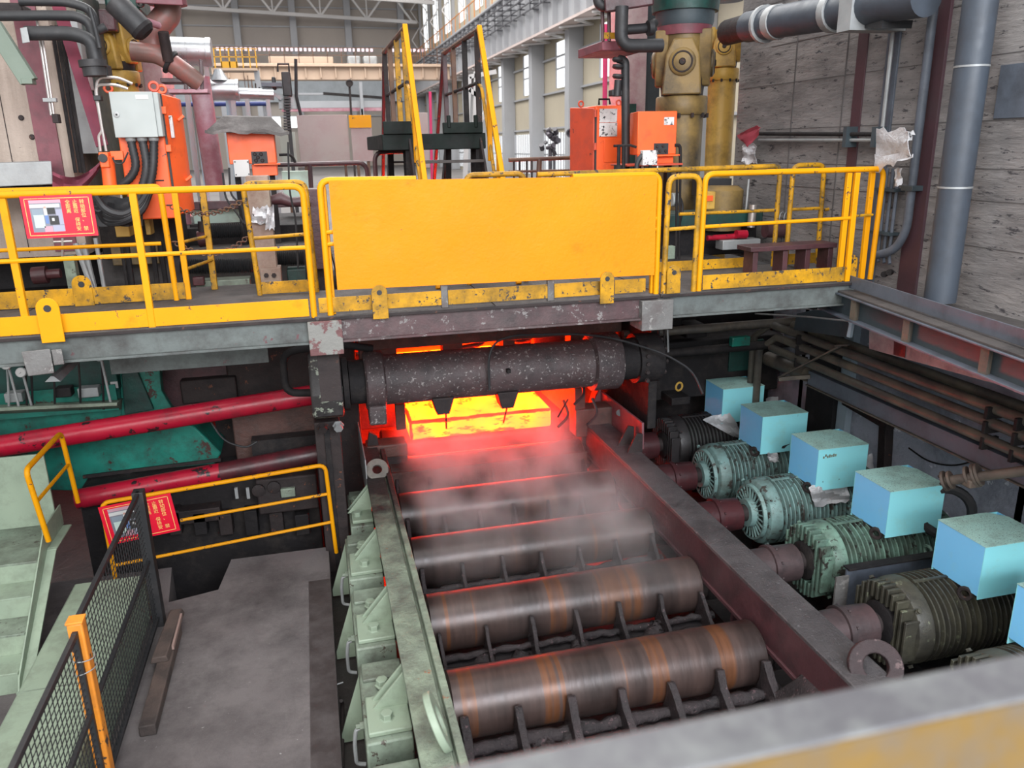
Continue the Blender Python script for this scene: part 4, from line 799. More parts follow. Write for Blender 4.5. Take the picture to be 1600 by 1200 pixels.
# upper right gear: mill head with maroon and blue bodies
t = thing('gear_housing', PY(1000, 30, 9.9), 'dark maroon and slate gear housing overhead at the top edge, above the orange cabinets', 'gear housing')
MB().hexa([PY(945, 20, 9.4), PY(1022, 8, 9.2), PY(1022, 8, 10.6), PY(952, 20, 10.6), PY(940, -60, 9.4), PY(1022, -60, 9.2), PY(1022, -60, 10.6), PY(950, -60, 10.6)]).build('body', M_mard, t, 0.02)
MB().box(PY(941, 76, 9.6).x, PY(1010, 76, 9.6).x, 9.6, 10.5, PY(960, 79, 9.6).z, PY(960, 64, 9.6).z).build('platform', M_mar, t, 0.01)
MB().box(PY(942, 60, 9.62).x, PY(962, 60, 9.62).x, 9.58, 9.6, PY(955, 61, 9.6).z, PY(955, 51, 9.6).z).build('kick_plate', M_yeld, t)
for px in (942, 952): MB().tube([PY(px, 64, 9.6), PY(px - 1, 5, 9.6)], 0.022, 6).build('post', M_mard, t)
MB().tube([PY(934, -5, 9.5), PY(936, 8, 9.5), PY(950, 10, 9.5)], 0.06, 10, 0.1).build('hose', M_black, t)
MB().tube([PY(972, 10, 9.3), PY(970, 72, 9.3), PY(1034, 71, 9.3)], 0.075, 14, 0.14).build('elbow_pipe', M_black, t)
MB().tube([PY(972, 47, 9.5), PY(1012, 44, 9.5), PY(1022, 36, 9.6)], 0.055, 12, 0.1).build('branch_pipe', M_black, t)
MB().lathe(PY(1012, 44, 9.45), (1, 0, 0.1), [(0, 0.085), (0.06, 0.085)], 14).build('flange', M_black, t)
# big level pipe along the top of the right wall
pA, pB = PX(1170, 42, 5.2), PX(1448, -6, 5.35)
t = pipe('wall_pipe', [pA, pB], 0.17, M_bluep, 'big grey-blue pipe running along the top of the concrete wall', 'pipe', 20, bands=((0.12, 1.2, 0.05), (0.2, 1.08, 0.12), (0.56, 1.14, 0.1)), bmat=M_galv)
MB().cyl(pA + V((0, 0.5, 0)), pA + V((0, -0.3, 0)), 0.15, 16).build('fitting', M_dark2, t)
MB().bar(PX(1312, 36, 5.5), PX(1402, 38, 5.4), 0.3, 0.07).build('support_bracket', M_black, t); pxb = PX(1325, 10, 5.15)
MB().box(5.12, 5.74, pxb.y - 0.10, pxb.y + 0.10, pxb.z - 0.22, pxb.z + 0.2).build('clamp_block', M_galv, t)
# vertical pipes and cables on the wall
p0, p1 = PX(1530, 0, 5.5), PX(1476, 440, 5.5)
yv = PX(1503, 215, 5.5).y
t = thing('wall_downpipe', (5.5, yv, ZD), 'thick slate-blue upright pipe on the concrete wall', 'pipe')
MB().cyl((5.5, yv, ZD - 0.05), (5.5, yv, 9), 0.135, 24).build('barrel', M_bluep, t)
for z in (PX(1510, 105, 5.5).z, PX(1485, 292, 5.5).z): MB().cyl((5.5, yv, z - 0.008), (5.5, yv, z + 0.008), 0.139, 24).build('weld_seam', M_galv, t)
yv = PX(1442, 150, 5.66).y
t = thing('wall_conduit', (5.66, yv, 3.3), 'slim slate upright conduit beside the wide maroon wall strip', 'conduit')
MB().tube([(5.66, yv, 9), (5.66, yv, 3.62), (5.64, yv + 0.1, 3.42), (5.62, yv + 0.34, 3.34)], 0.042, 12, 0.15).build('tube', M_blued, t)
for z in (4.0, 5.9): MB().box(5.6, 5.76, yv - 0.08, yv + 0.08, z, z + 0.05).build('clamp', M_slate, t, 0.005)
t = thing('thin_conduits', (5.68, PX(1390, 300, 5.68).y, 3.25), 'group of thin grey conduits below the foil-wrapped bundle', 'conduits')
for px in (1368, 1378, 1387, 1396): 
    yv = PX(px, 340, 5.68).y; MB().tube([(5.68, yv, 4.2), (5.68, yv, 3.34), (5.66, yv - 0.05, 3.27)], 0.017, 8, 0.05).build('tube', M_blued, t)
for z in (3.98, 3.55): MB().box(5.62, 5.76, PX(1400, 340, 5.68).y, PX(1366, 340, 5.68).y, z, z + 0.03).build('saddle', M_slate, t)
yv = PX(1392, 80, 5.69).y; MB().tube([(5.69, yv, 9), (5.69, yv, 4.4)], 0.02, 8).build('tube', M_galv, t)
for px, py in ((1384, 428), (1392, 425)): MB().lathe(PX(px, py, 5.6), (-1, -0.5, 0), [(0, 0.03), (0.05, 0.03), (0.05, 0.018)], 10).build('gland', M_dark, t)
t = thing('level_conduits', PX(1280, 216, 5.66), 'pair of level conduits crossing the concrete wall', 'conduits')
for py, r in ((210, 0.022), (220, 0.018)): MB().tube([PX(1186, py - 1, 5.66), PX(1370, py + (0 if py == 210 else -1), 5.66)], r, 8).build('tube', M_galv if py == 220 else M_dark, t)
for px in (1327, 1372): y_ = PX(px, 214, 5.66).y; MB().box(5.60, 5.76, y_ - 0.03, y_ + 0.03, PX(px, 230, 5.66).z, PX(px, 198, 5.66).z).build('saddle', M_slate, t)
# foil and cloth
def drape(name, corners, label, cat, mat, n=9, amp=0.03, seed=1, edge=0.0):
    r = random.Random(seed); c = [V(p) for p in corners]; g = []
    nr = (c[1] - c[0]).cross(c[3] - c[0]).normalized()
    for i in range(n):
        v = i / (n - 1); row = []
        for j in range(n):
            u = j / (n - 1); p = c[0] * (1 - u) * (1 - v) + c[1] * u * (1 - v) + c[2] * u * v + c[3] * (1 - u) * v
            e = edge * r.uniform(-1, 1) if i in (0, n - 1) or j in (0, n - 1) else 0
            row.append(p + nr * (0.45 * amp * r.uniform(-1, 1) + amp * math.sin(5 * u + 3 * v + seed) + 0.6 * amp * math.sin(9 * v - 4 * u + seed)) + (c[3] - c[0]).normalized() * e)
        g.append(row)
    o = MB().sheet(g, 0.004, tuple(nr)).build(name, mat, None, smooth=25); return tag(o, label, cat)
drape('foil_wrap', [PX(1374, 203, 5.45), PX(1418, 202, 5.35), PX(1428, 250, 5.35), PX(1366, 267, 5.45)], 'silver foil wrapped round conduits at the right end of the walkway rail', 'foil', M_foil, 10, 0.018, 4, 0.03)
drape('foil_wrap', [PX(1412, 201, 5.42), PX(1430, 208, 5.42), PX(1424, 216, 5.42), PX(1414, 218, 5.42)], 'small torn foil flap at the upper corner of the foil bundle', 'foil', M_foil, 5, 0.012, 5, 0.02)
drape('foil_wrap', [PX(1398, 264, 5.5), PX(1410, 263, 5.5), PX(1408, 290, 5.5), PX(1397, 291, 5.5)], 'narrow silver foil strip hanging below the foil bundle', 'foil', M_foil, 6, 0.012, 6, 0.01)
drape('red_cloth', [PX(1149, 212, 5.6), PX(1184, 196, 5.5), PX(1187, 205, 5.5), PX(1171, 230, 5.55)], 'dusty red cloth pinned to the concrete wall beside the spindle', 'cloth', M_clothr, 8, 0.015, 8, 0.01)
drape('foil_wrap', [PX(1162, 226, 5.6), PX(1174, 222, 5.6), PX(1185, 254, 5.6), PX(1164, 256, 5.6)], 'crumpled foil hanging under the red cloth', 'foil', M_foil, 8, 0.03, 9, 0.03)
# gear seen through the right-hand rail
t = thing('spindle_base', (4.6, 9.4, 3.0), 'dark spindle base with ochre and maroon fittings seen through the right-hand rail', 'machine')
pxbox(1030, 345, 1180, 395, 9.6, 0.6).build('body', M_dark, t, 0.02); pxbox(1040, 335, 1192, 350, 9.3, 0.5).build('top', M_tealD, t, 0.02)
MB().cyl(PY(1105, 372, 9.2), PY(1165, 368, 9.2), 0.035, 10).build('maroon_fitting', M_red, t); MB().cyl(PY(1150, 366, 9.15), PY(1166, 366, 9.15), 0.055, 10).build('maroon_cap', M_red, t)
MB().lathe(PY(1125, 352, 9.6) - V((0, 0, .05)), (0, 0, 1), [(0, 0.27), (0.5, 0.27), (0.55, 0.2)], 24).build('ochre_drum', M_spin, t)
MB().cyl(PY(1173, 355, 9.2), PY(1177, 320, 9.2), 0.05, 12).build('bright_cylinder', M_bright, t); pxbox(1130, 376, 1188, 388, 9.1, 0.2).build('bright_plate', M_galv, t, 0.01)
pxbox(1098, 300, 1117, 327, 9.0, 0.15).build('ochre_block', M_spinL, t, 0.01); pxbox(1104, 306, 1114, 314, 8.98, 0.02).build('orange_tag', M_ora, t)
pxbox(1103, 280, 1142, 306, 9.9, 0.4).build('black_panel', M_black, t)
MB().tube([PY(1170, 280, 9.4), PY(1164, 345, 9.4)], 0.015, 6).build('thin_pipe', M_galv, t)
MB().cyl(PY(1048, 312, 8.9), PY(1058, 312, 8.9), 0.08, 14).build('white_cap', M_greyp, t)
for k in range(2): MB().tube([PY(1058, 300 + 6 * k, 8.9), PY(1068, 320, 8.9), PY(1062, 350, 8.9)], 0.014, 6, 0.1).build('hose', M_black, t)
for px in (1058, 1063): MB().tube([PY(px, 268, 8.8), PY(px - 2, 405, 8.8)], 0.014, 6).build('rod', M_dark, t)
MB().torus(PY(1222, 340, 9.0), (0.6, -1, 0), 0.07, 0.006, 16, 5).build('hose_ring', M_galv, t); MB().torus(PY(1229, 340, 9.0), (0.6, -1, 0), 0.07, 0.006, 16, 5).build('hose_ring', M_galv, t)
MB().cyl(PY(1195, 360, 9.0), PY(1222, 360, 9.0), 0.09, 14).build('maroon_drum', M_mard, t)
pxbox(1040, 385, 1055, 405, 8.7, 0.1).build('pale_block', M_grnd, t, 0.01)
# ================================================================== LEFT: CABINETS, SPINDLE, PIPES
t = thing('galvanised_tray', PY(40, 290, 8.9), 'flat galvanised box lying behind the left rail against the concrete pillar', 'tray')
MB().hexa([PY(-90, 296, 8.7), PY(83, 288, 8.7), PY(82, 288, 9.3), PY(-90, 296, 9.3), PY(-90, 258, 8.7), PY(80, 252, 8.7), PY(78, 251, 9.3), PY(-90, 256, 9.3)]).build('body', M_galv, t, 0.008)
pxbox(-90, 296, 82, 306, 8.75, 0.4).build('underside', M_black, t)
# tall orange cabinet with grey junction box
Y = 8.9
t = thing('orange_cabinet', PY(260, 345, Y), 'tall orange cabinet carrying a pale grey junction box, left of the walkway gap', 'cabinet')
z0 = PY(225, 343, Y).z; z1 = PY(215, 143, Y).z
xl = PY(190, 250, Y).x; xr = PY(262, 250, Y).x; xe = PY(284, 250, Y).x
MB().hexa([(xl, Y, z0), (xr, Y, z0), (xr + 0.0, Y + 0.5, z0), (xl, Y + 0.5, z0), (xl, Y, z1), (xr, Y, z1), (xr, Y + 0.5, z1), (xl, Y + 0.5, z1)]).build('body', M_ora, t, 0.012)
MB().hexa([(xr + 0.015, Y + 0.03, z0 + 0.03), (xe, Y + 0.22, z0 + 0.05), (xe, Y + 0.5, z0 + 0.05), (xr + 0.015, Y + 0.5, z0), (xr + 0.015, Y + 0.03, z1 - 0.02), (xe, Y + 0.22, z1 - 0.05), (xe, Y + 0.5, z1 - 0.05), (xr + 0.015, Y + 0.5, z1)]).build('side_door', M_ora, t, 0.008)
MB().box(xr - 0.004, xr + 0.02, Y + 0.02, Y + 0.45, z0 + 0.02, z1 - 0.02).build('door_gap', M_black, t)
for zz in (z1 - 0.14, z1 - 0.5, z0 + 0.3): MB().box(xr - 0.005, xr + 0.05, Y - 0.01, Y + 0.03, zz - 0.07, zz).build('hinge', M_ora, t, 0.006)
MB().box(xr + 0.055, xr + 0.085, Y + 0.06, Y + 0.1, PY(270, 215, Y).z, PY(270, 180, Y).z).build('notice_strip', M_wornw, t)
for px, py in ((281, 183), (293, 277)): MB().bar(PY(px - 3, py + 5, Y + 0.2), PY(px + 6, py - 2, Y + 0.2), 0.03, 0.03).build('door_handle', M_ora, t, 0.006)
MB().box(PY(242, 280, Y).x, PY(243, 280, Y).x, Y - 0.006, Y, PY(256, 290, Y).z, PY(256, 281, Y).z).build('seam', M_dark2, t)
MB().box(PY(242, 280, Y).x, PY(256, 280, Y).x, Y - 0.006, Y, PY(250, 283, Y).z, PY(250, 281, Y).z).build('seam', M_dark2, t)
eyebolt(PY(241, 142, Y), M_oram, t, 0.04); eyebolt(PY(254, 145, Y + 0.3), M_ora, t, 0.035); eyebolt(PY(170, 144, Y + 0.05), M_ora, t, 0.035)
jb = pxbox(181, 216, 245, 143, Y - 0.14, 0.14); jb = MB()
xa, xb = PY(176, 180, Y - 0.14).x, PY(243, 180, Y - 0.14).x; za, zb = PY(215, 214, Y - 0.14).z, PY(205, 144, Y - 0.14).z
j = MB().box(xa, xb + 0.045, Y - 0.13, Y, za, zb).build('junction_box', M_greyp, t, 0.008)
MB().box(xa - 0.004, xb, Y - 0.15, Y - 0.13, za - 0.004, zb + 0.004).build('box_door', M_greyp, j, 0.005)
MB().lathe(PY(182, 179, Y - 0.15), (0, -1, 0), [(0, 0.028), (0.006, 0.028), (0.008, 0.02)], 14).build('door_lock', M_galv, j); MB().lathe(PY(182, 179, Y - 0.158), (0, -1, 0), [(0, 0.009), (0.004, 0.009)], 8).build('key_hole', M_black, j)
lb = pxbox(211, 148, 232, 155, Y - 0.153, 0.003).build('box_label', M_white, j)
gx = [PY(px, 216, Y - 0.07).x for px in (204, 222, 240)]
for i, x in enumerate(gx):
    MB().lathe((x, Y - 0.07, za), (0, 0, -1), [(0, 0.05), (0.03, 0.05), (0.04, 0.042)], 12).build('cable_gland', M_galv, j)
hz = [[(208, 218), (214, 262), (200, 284), (168, 294), (140, 310)], [(224, 218), (231, 262), (220, 300), (214, 330)], [(240, 218), (240, 262), (232, 300), (218, 326), (190, 334), (150, 330)]]
for i, pts in enumerate(hz):
    h = thing('cable_hose', PY(*pts[-1], Y - 0.1), ('leftmost', 'middle', 'rightmost')[i] + ' of the three black ribbed hoses leaving the grey junction box', 'hose', 'black hoses below the grey junction box')
    P = fillet([V((gx[i], Y - 0.07, za - 0.03))] + [PY(a, c_, Y - 0.12) for a, c_ in pts[1:]], 0.3, 6)
    L = sum((P[k + 1] - P[k]).length for k in range(len(P) - 1)); nR = int(L / 0.018)
    Q = []; rs = []
    for k in range(nR):
        s_ = L * k / (nR - 1); a = 0
        for m in range(len(P) - 1):
            l_ = (P[m + 1] - P[m]).length
            if a + l_ >= s_ - 1e-6: Q.append(P[m].lerp(P[m + 1], (s_ - a) / l_)); break
            a += l_
        rs.append(0.043 if k % 2 else 0.037)
    MB().tube(Q, rs[:len(Q)], 10).build('hose_sleeve', M_black, h)
# coil of black hoses behind the rail
t = thing('hose_coil', PY(180, 345, 8.7), 'coil of black hoses behind the left rail, under the orange cabinet', 'hose coil')
for k in range(4):
    MB().tube([PY(148 + 2 * k, 305 + 7 * k, 8.6), PY(165, 330 + 6 * k, 8.6 + .05 * k), PY(195, 338 + 3 * k, 8.6), PY(222, 318 + 4 * k, 8.62), PY(234, 296, 8.66)], 0.04, 8, 0.25).build('hose_loop', M_black, t)
MB().sheet([[PY(146 + 11 * j, 308 + 9 * i + 2 * math.sin(j * 2 + i), 8.75 - 0.03 * ((i * j) % 3)) for j in range(8)] for i in range(6)], 0.01, (0, -1, 0)).build('rubber_apron', M_black, t)
# small orange cylinder and bright tubes
t = thing('orange_cylinder', PY(170, 290, 8.6), 'small orange hydraulic cylinder left of the tall orange cabinet', 'cylinder')
MB().cyl(PY(172, 290, 8.6), PY(167, 244, 8.6), 0.062, 16).build('barrel', M_ora, t); pxbox(153, 238, 172, 262, 8.52, 0.14).build('head', M_ora, t, 0.01)
MB().lathe(PY(161, 247, 8.52), (0, -1, 0), [(0, 0.04), (0.02, 0.04), (0.02, 0.025)], 12).build('port', M_black, t); MB().box(PY(172, 240, 8.6).x, PY(192, 240, 8.6).x, 8.6, 8.64, PY(180, 250, 8.6).z, PY(180, 236, 8.6).z).build('bracket', M_ora, t, 0.004)
MB().tube([PY(176, 246, 8.5), PY(180, 256, 8.5), PY(192, 256, 8.5), PY(200, 238, 8.5)], 0.008, 6, 0.08).build('thin_hose', M_black, t)
for lab, pts in (('outer', [(157, 236), (154, 212), (160, 205), (150, 140), (153, 121), (185, 121), (207, 131)]), ('inner', [(166, 236), (150, 150), (150, 133), (180, 132), (200, 139)])):
    low_rail([PY(a, c_, 8.75) for a, c_ in pts], M_bright, lab + ' bright bent tube rising from the small orange cylinder', 0.014)
t = thing('tube_clamp', PY(152, 153, 8.72), 'black clamp holding the bright bent tubes', 'clamp'); pxbox(145, 149, 158, 157, 8.68, 0.1).build('block', M_black, t, 0.006)
# ochre spindle on the left
t, pj, R = spindle(150, 212, 75, 11.0, 'ochre drive spindle behind the left orange cabinet', M_spinL)
t = thing('pink_dusted_pier', PY(235, 140, 12.2), 'concrete column with pink dust behind the left orange cabinet', 'column')
MB().box(PY(219, 120, 12.2).x, PY(254, 120, 12.2).x, 12.2, 13.2, 2.4, PY(240, 40, 12.2).z + 1.5).build('shaft', M_conP, t, 0.01)
MB().box(PY(206, 120, 12.1).x, PY(223, 120, 12.1).x, 12.1, 12.9, 2.4, PY(240, 40, 12.1).z).build('grey_shaft', M_conL, t)
pipe('pink_pipe', [PY(337, 292, 11.4), PY(311, 120, 11.4)], 0.125, M_pinkp, 'thick dusty pink upright pipe left of the roofed orange box', 'pipe', 18)
pipe('pink_pipe', [V((PY(286, 290, 11.0).x, 11.0, 2.4)), PY(262, 140, 11.0)], 0.055, M_pinkp, 'slim dusty pink upright pipe beside the tall orange cabinet', 'pipe', 12)
# the S-shaped and level elbow pipes
M_elb = paint('scorched_brown_red_pipe', (0.20, 0.11, 0.095), (0.36, 0.085, 0.07), 0.4, (0.10, 0.065, 0.055), 0.4, bump=0.1)
t = thing('elbow_pipe', PY(245, 85, 10.0), 'brown-red S-shaped pipe dropping from the maroon hood at the top left', 'pipe')
MB().tube([PY(262, 4, 10.0), PY(263, 22, 10.0), PY(238, 50, 10.0), PY(240, 84, 10.0)], 0.135, 18, 0.28, 8).build('barrel', M_elb, t)
MB().lathe(PY(262, 8, 10.0), (0, 0, 1), [(0, 0.2), (0.05, 0.2)], 20).build('flange', M_mar, t)
t = thing('elbow_pipe', PY(312, 132, 10.0), 'brown-red level pipe turning down to the maroon pipe bracket', 'pipe')
MB().tube([PY(205, 80, 9.9), PY(246, 84, 9.9), PY(268, 98, 9.9), PY(312, 130, 10.0)], 0.10, 16, 0.2, 6).build('barrel', M_elb, t)
MB().torus(PY(266, 97, 9.9), V((0.6, 0, -0.42)), 0.11, 0.025, 20, 8).build('clamp', M_black, t); MB().tube([PY(255, 50, 9.7), PY(263, 95, 9.8)], 0.055, 10).build('branch', M_dark2, t)
t = thing('pipe_bracket', PY(300, 140, 10.2), 'dark maroon bracket gripping the brown-red pipe end', 'bracket')
for px in (288, 313): MB().hexa([PY(px, 143, 9.95), PY(px + 6, 140, 9.95), PY(px + 6, 140, 10.3), PY(px, 143, 10.3), PY(px - 2, 92, 9.95), PY(px + 4, 95, 9.95), PY(px + 4, 95, 10.3), PY(px - 2, 92, 10.3)]).build('side_plate', M_mard, t, 0.006)
pxbox(250, 122, 295, 129, 9.95, 0.3).build('shelf', M_mard, t, 0.006); pxbox(262, 139, 325, 145, 9.95, 0.3).build('shelf', M_pinkp, t, 0.006)
t = thing('maroon_hood', PY(250, 8, 9.7), 'maroon hood plate at the top edge above the S-shaped pipe', 'hood')
MB().hexa([PY(212, 5, 9.6), PY(287, 9, 9.6), PY(275, 4, 10.6), PY(220, 2, 10.6), PY(212, -30, 9.6), PY(282, -26, 9.6), PY(275, -30, 10.6), PY(220, -30, 10.6)]).build('body', M_mar, t, 0.01)
t = thing('insulated_cylinder', PY(225, 55, 9.2), 'dark lagged cylinder slanting down at the top left', 'cylinder')
MB().cyl(PY(178, 2, 9.2), PY(222, 46, 9.2), 0.115, 20).build('barrel', M_black, t); MB().lathe(PY(222, 46, 9.2), PY(222, 46, 9.2) - PY(178, 2, 9.2), [(-0.02, 0.119), (0.02, 0.119), (0.06, 0.08)], 20).build('cap', M_dark, t)
MB().tube([PY(225, 32, 9.4), PY(248, 40, 9.6)], 0.035, 10).build('rod', M_pinkp, t)
t = thing('teal_gear_body', PY(205, 15, 10.6), 'sooty teal gear body behind the lagged cylinder', 'gear body')
pxbox(158, -30, 219, 18, 10.5, 0.8).build('body', M_tealD, t, 0.03); MB().torus(PY(219, 5, 10.3), (0, -1, 0), 0.035, 0.012, 14, 6).build('eye', M_black, t); pxbox(150, 14, 182, 48, 10.6, 0.5).build('maroon_body', M_mard, t, 0.02)
# black hoses and pipes upper left
BH = [('upper black hose arching over the maroon strap', [(30, 2), (108, 3), (145, 16), (150, 50), (165, 42)], 0.04, 8.9),
      ('long black pipe bending down beside the maroon strap', [(-20, 25), (80, 24), (120, 25), (140, 35), (150, 75)], 0.045, 8.8),
      ('lower black pipe bending down to the black fitting', [(40, 52), (112, 52), (143, 62), (152, 100)], 0.062, 8.7),
      ('thin black hose hanging between the upper pipes', [(140, 12), (148, 40), (156, 75)], 0.02, 8.6)]
for lab, pts, r, yy in BH: 
    P = [PY(a, c_, yy) for a, c_ in pts]; t = thing('black_pipe', P[-1], lab, 'pipe', 'black pipes at the upper left'); MB().tube(P, r, 12, 0.22, 6).build('barrel', M_black, t)
t = thing('pipe_fitting', PY(150, 118, 8.7), 'black flanged fitting at the end of the lower bent pipe', 'fitting'); MB().lathe(PY(149, 119, 8.7), (-0.05, 0, 1), [(0, 0.10), (0.08, 0.10), (0.08, 0.12), (0.14, 0.12)], 18).build('body', M_black, t); pxbox(155, 100, 170, 122, 8.8, 0.2).build('flange', M_black, t, 0.01)
t = thing('pipe_saddle', PY(40, 60, 8.7), 'grey saddle clamp on the black pipes at the far upper left', 'clamp'); MB().hexa([PY(31, 44, 8.6), PY(42, 42, 8.6), PY(42, 42, 8.8), PY(31, 44, 8.8), PY(35, 68, 8.6), PY(47, 66, 8.6), PY(47, 66, 8.8), PY(35, 68, 8.8)][::-1]).build('plate', M_galv, t, 0.004)
pxbox(-20, 3, 36, 20, 8.9, 0.3).build('block', M_dark2, t, 0.02)
for k, (lab, pts) in enumerate((('left', [(57, 28), (80, 180)]), ('right', [(67, 64), (85, 185)]))):
    P = [PY(a, c_, 8.95) for a, c_ in pts]; t = thing('thin_tube', P[1], lab + ' thin pale tube running down the maroon wall strip', 'tube', None); MB().tube(P, 0.012, 8).build('tube', M_bright, t)
t = thing('tube_saddle', PY(78, 158, 8.93), 'small saddle on the two thin pale tubes', 'clamp'); pxbox(66, 153, 88, 159, 8.9, 0.06).build('plate', M_galv, t, 0.003); pxbox(80, 178, 92, 192, 8.9, 0.1).build('nut_block', M_dark2, t, 0.004)
t = thing('diagonal_brace', PY(45, 130, 8.5), 'grey-green diagonal brace at the left edge', 'brace'); MB().bar(PY(-12, 38, 8.5), PY(46, 128, 8.5), 0.10, 0.14).build('arm', paint('sage_steel', (0.15, 0.19, 0.15), rough=0.5, bump=0.1), t, 0.005); pxbox(32, 122, 51, 131, 8.44, 0.12).build('foot', MATS['sage_steel'], t, 0.004)
t = thing('maroon_strap', PY(155, 230, 9.2), 'maroon strap slanting down behind the black pipes', 'strap'); MB().bar(PY(86, -8, 9.3), PY(160, 228, 9.0), 0.02, 0.115, up=(1, 0, 0.3)).build('band', M_cloth, t)
g = []
for i in range(6):
    row = []
    for j in range(14):
        u = j / 13; px = 82 + 75 * u; py = 268 + 8 * i * (0.5 + 0.5 * math.sin(math.pi * u)) * 0.5 + 12 * math.sin(math.pi * u) - 16 * u * u + 3 * i * (1 - u)
        row.append(PY(px, py, 8.6 - 0.05 * math.sin(i * 1.4 + u * 5)))
    g.append(row)
tag(MB().sheet(g, 0.006, (0, -1, 0)).build('maroon_cloth', M_cloth), 'maroon cloth sling drooping beside the galvanised box', 'cloth')
M_gcol = paint('dark_green_column', (0.05, 0.062, 0.052), BLK, 0.4, rough=0.6, bump=0.2)
t = thing('machine_column', PY(135, 280, 9.9), 'dark green-grey machine column behind the maroon strap', 'column'); pxbox(112, -20, 176, 300, 9.9, 0.8).build('body', M_gcol, t, 0.02); pxbox(118, 20, 128, 240, 9.7, 0.2).build('rail_strip', M_galv, t); pxbox(130, 100, 142, 140, 9.75, 0.15).build('pale_plate', M_conP, t)
for a_, c_ in ((97, 118), (104, 126), (111, 132)): MB().tube([PY(a_ - 16, 40, 9.35), PY(c_, 270, 9.35)], 0.018, 6).build('conduit', M_dark, t)
# roofed orange box
Y = 10.0
t = thing('roofed_orange_box', PY(392, 290, Y), 'orange box under a sooty sheet roof, left of the maroon rail', 'box')
x0, x1 = PY(357, 240, Y).x, PY(431, 240, Y).x; z0, z1 = PY(395, 256, Y).z, PY(395, 200, Y).z
MB().box(x0, x1, Y, Y + 0.4, z0, z1).build('body', M_ora, t, 0.008); pxbox(392, 237, 419, 256, Y - 0.004, 0.01).build('opening', M_black, t)
for px, py in ((398, 241), (408, 241), (403, 246), (400, 251), (410, 251)): MB().lathe(PY(px, py, Y - 0.004), (0, -1, 0), [(0, 0.022), (0.015, 0.015)], 8).build('plug', M_dark2, t)
MB().box(PY(397, 257, Y).x, x1 + 0.04, Y - 0.07, Y, z0 - 0.015, z0).build('ledge', M_ora, t, 0.003); pxbox(393, 257, 434, 274, Y + 0.02, 0.3).build('lower_body', M_ora, t, 0.006)
pxbox(364, 250, 391, 276, Y - 0.12, 0.1).build('label_box', M_white, t, 0.005)
for px, py in ((367, 253), (387, 253), (369, 273), (389, 272)): MB().lathe(PY(px, py, Y - 0.12), (0, -1, 0), [(0, 0.008), (0.004, 0.008)], 6).build('screw', M_dark, t)
M_sooty = paint('sooty_sheet_roof', (0.06, 0.052, 0.05), (0.19, 0.175, 0.17), 0.4, (0.085, 0.078, 0.075), 0.7, bump=0.6)
e_ = [(320, 205), (360, 203), (420, 204), (452, 211)]
lo = [PY(320, 206, Y - 0.22), PY(452, 211, Y - 0.22), PY(448, 207, Y + 0.75), PY(330, 201, Y + 0.75)]
hi = [PY(347, 182, Y - 0.02), PY(424, 183, Y - 0.02), PY(420, 182, Y + 0.5), PY(352, 180, Y + 0.5)]
MB().hexa(lo + hi).build('sheet_roof', M_sooty, t, 0.012)
g = [[PY(320 + 132 * u / 10, 203 + (4 if u > 8 else 0) + 2.5 * math.sin(u * 1.7) + 5 * v, Y - 0.23 - 0.01 * v) for u in range(11)] for v in range(2)]
MB().sheet(g, 0.008, (0, -1, 0)).build('roof_skirt', M_sooty, t)
for px in (365, 420): MB().box(PY(px, 270, Y).x, PY(px, 270, Y).x + 0.06, Y + 0.1, Y + 0.2, 2.84, PY(px, 274, Y).z).build('leg', M_dark, t)
# foil-wrapped column in the rear left loop and gear around it
t = thing('foil_column', PY(420, 460, 9.0), 'rusty pale column with a bolted foot and foil wrap, seen through the left walkway rails', 'column')
Y = 9.0
MB().box(PY(397, 400, Y).x, PY(431, 400, Y).x, Y, Y + 0.3, PY(420, 445, Y).z, PY(412, 275, Y).z).build('shaft', paint('rusty_pale_column', (0.34, 0.29, 0.23), (0.17, 0.10, 0.075), 0.6, (0.28, 0.18, 0.15), 0.7, bump=0.3), t, 0.006)
pxbox(406, 420, 441, 446, Y - 0.05, 0.25).build('foot', MATS['rusty_pale_column'], t, 0.006)
for px in (416, 428): MB().lathe(PY(px, 430, Y - 0.05), (0, -1, 0), [(0, 0.026), (0.02, 0.026)], 6).build('bolt', M_dark2, t)
c = [PY(394, 326, Y - 0.05), PY(426, 322, Y - 0.08), PY(430, 352, Y - 0.08), PY(393, 350, Y - 0.05)]
drape('foil_wrap', c, 'silver foil wrapped round the rusty pale column', 'foil', M_foil, 9, 0.02, 14, 0.03); drape('foil_wrap', [PY(418, 322, Y - 0.12), PY(428, 320, Y - 0.12), PY(429, 358, Y - 0.1), PY(414, 360, Y - 0.1)], 'hanging foil tail on the right of the rusty pale column', 'foil', M_foil, 7, 0.015, 15, 0.02)
def mass(name, lab, cat, parts):
    t = None
    for nm, a, b_, c_, d, Y, dy, m in parts:
        if t is None: t = thing(name, PY((a + c_) / 2, d, Y), lab, cat)
        pxbox(a, b_, c_, d, Y, dy).build(nm, m, t, 0.01)
    return t
t = mass('pale_green_girder', 'pale green girder with peeling paint behind the walkway gap', 'girder', [('web', 300, 325, 384, 350, 10.6, 0.3, paint('peeling_pale_green', (0.48, 0.60, 0.51), (0.30, 0.28, 0.26), 0.15, rough=0.5, bump=0.02, chip=(0.20, 0.14, 0.13), chip_amt=0.2, chip_scale=2.2)), ('lower_flange', 296, 351, 388, 366, 10.5, 0.4, M_dark2), ('upper_pipe', 296, 316, 500, 322, 10.4, 0.1, M_mard)])
pxbox(440, 268, 490, 318, 11.6, 0.2).build('web', MATS['peeling_pale_green'], t)
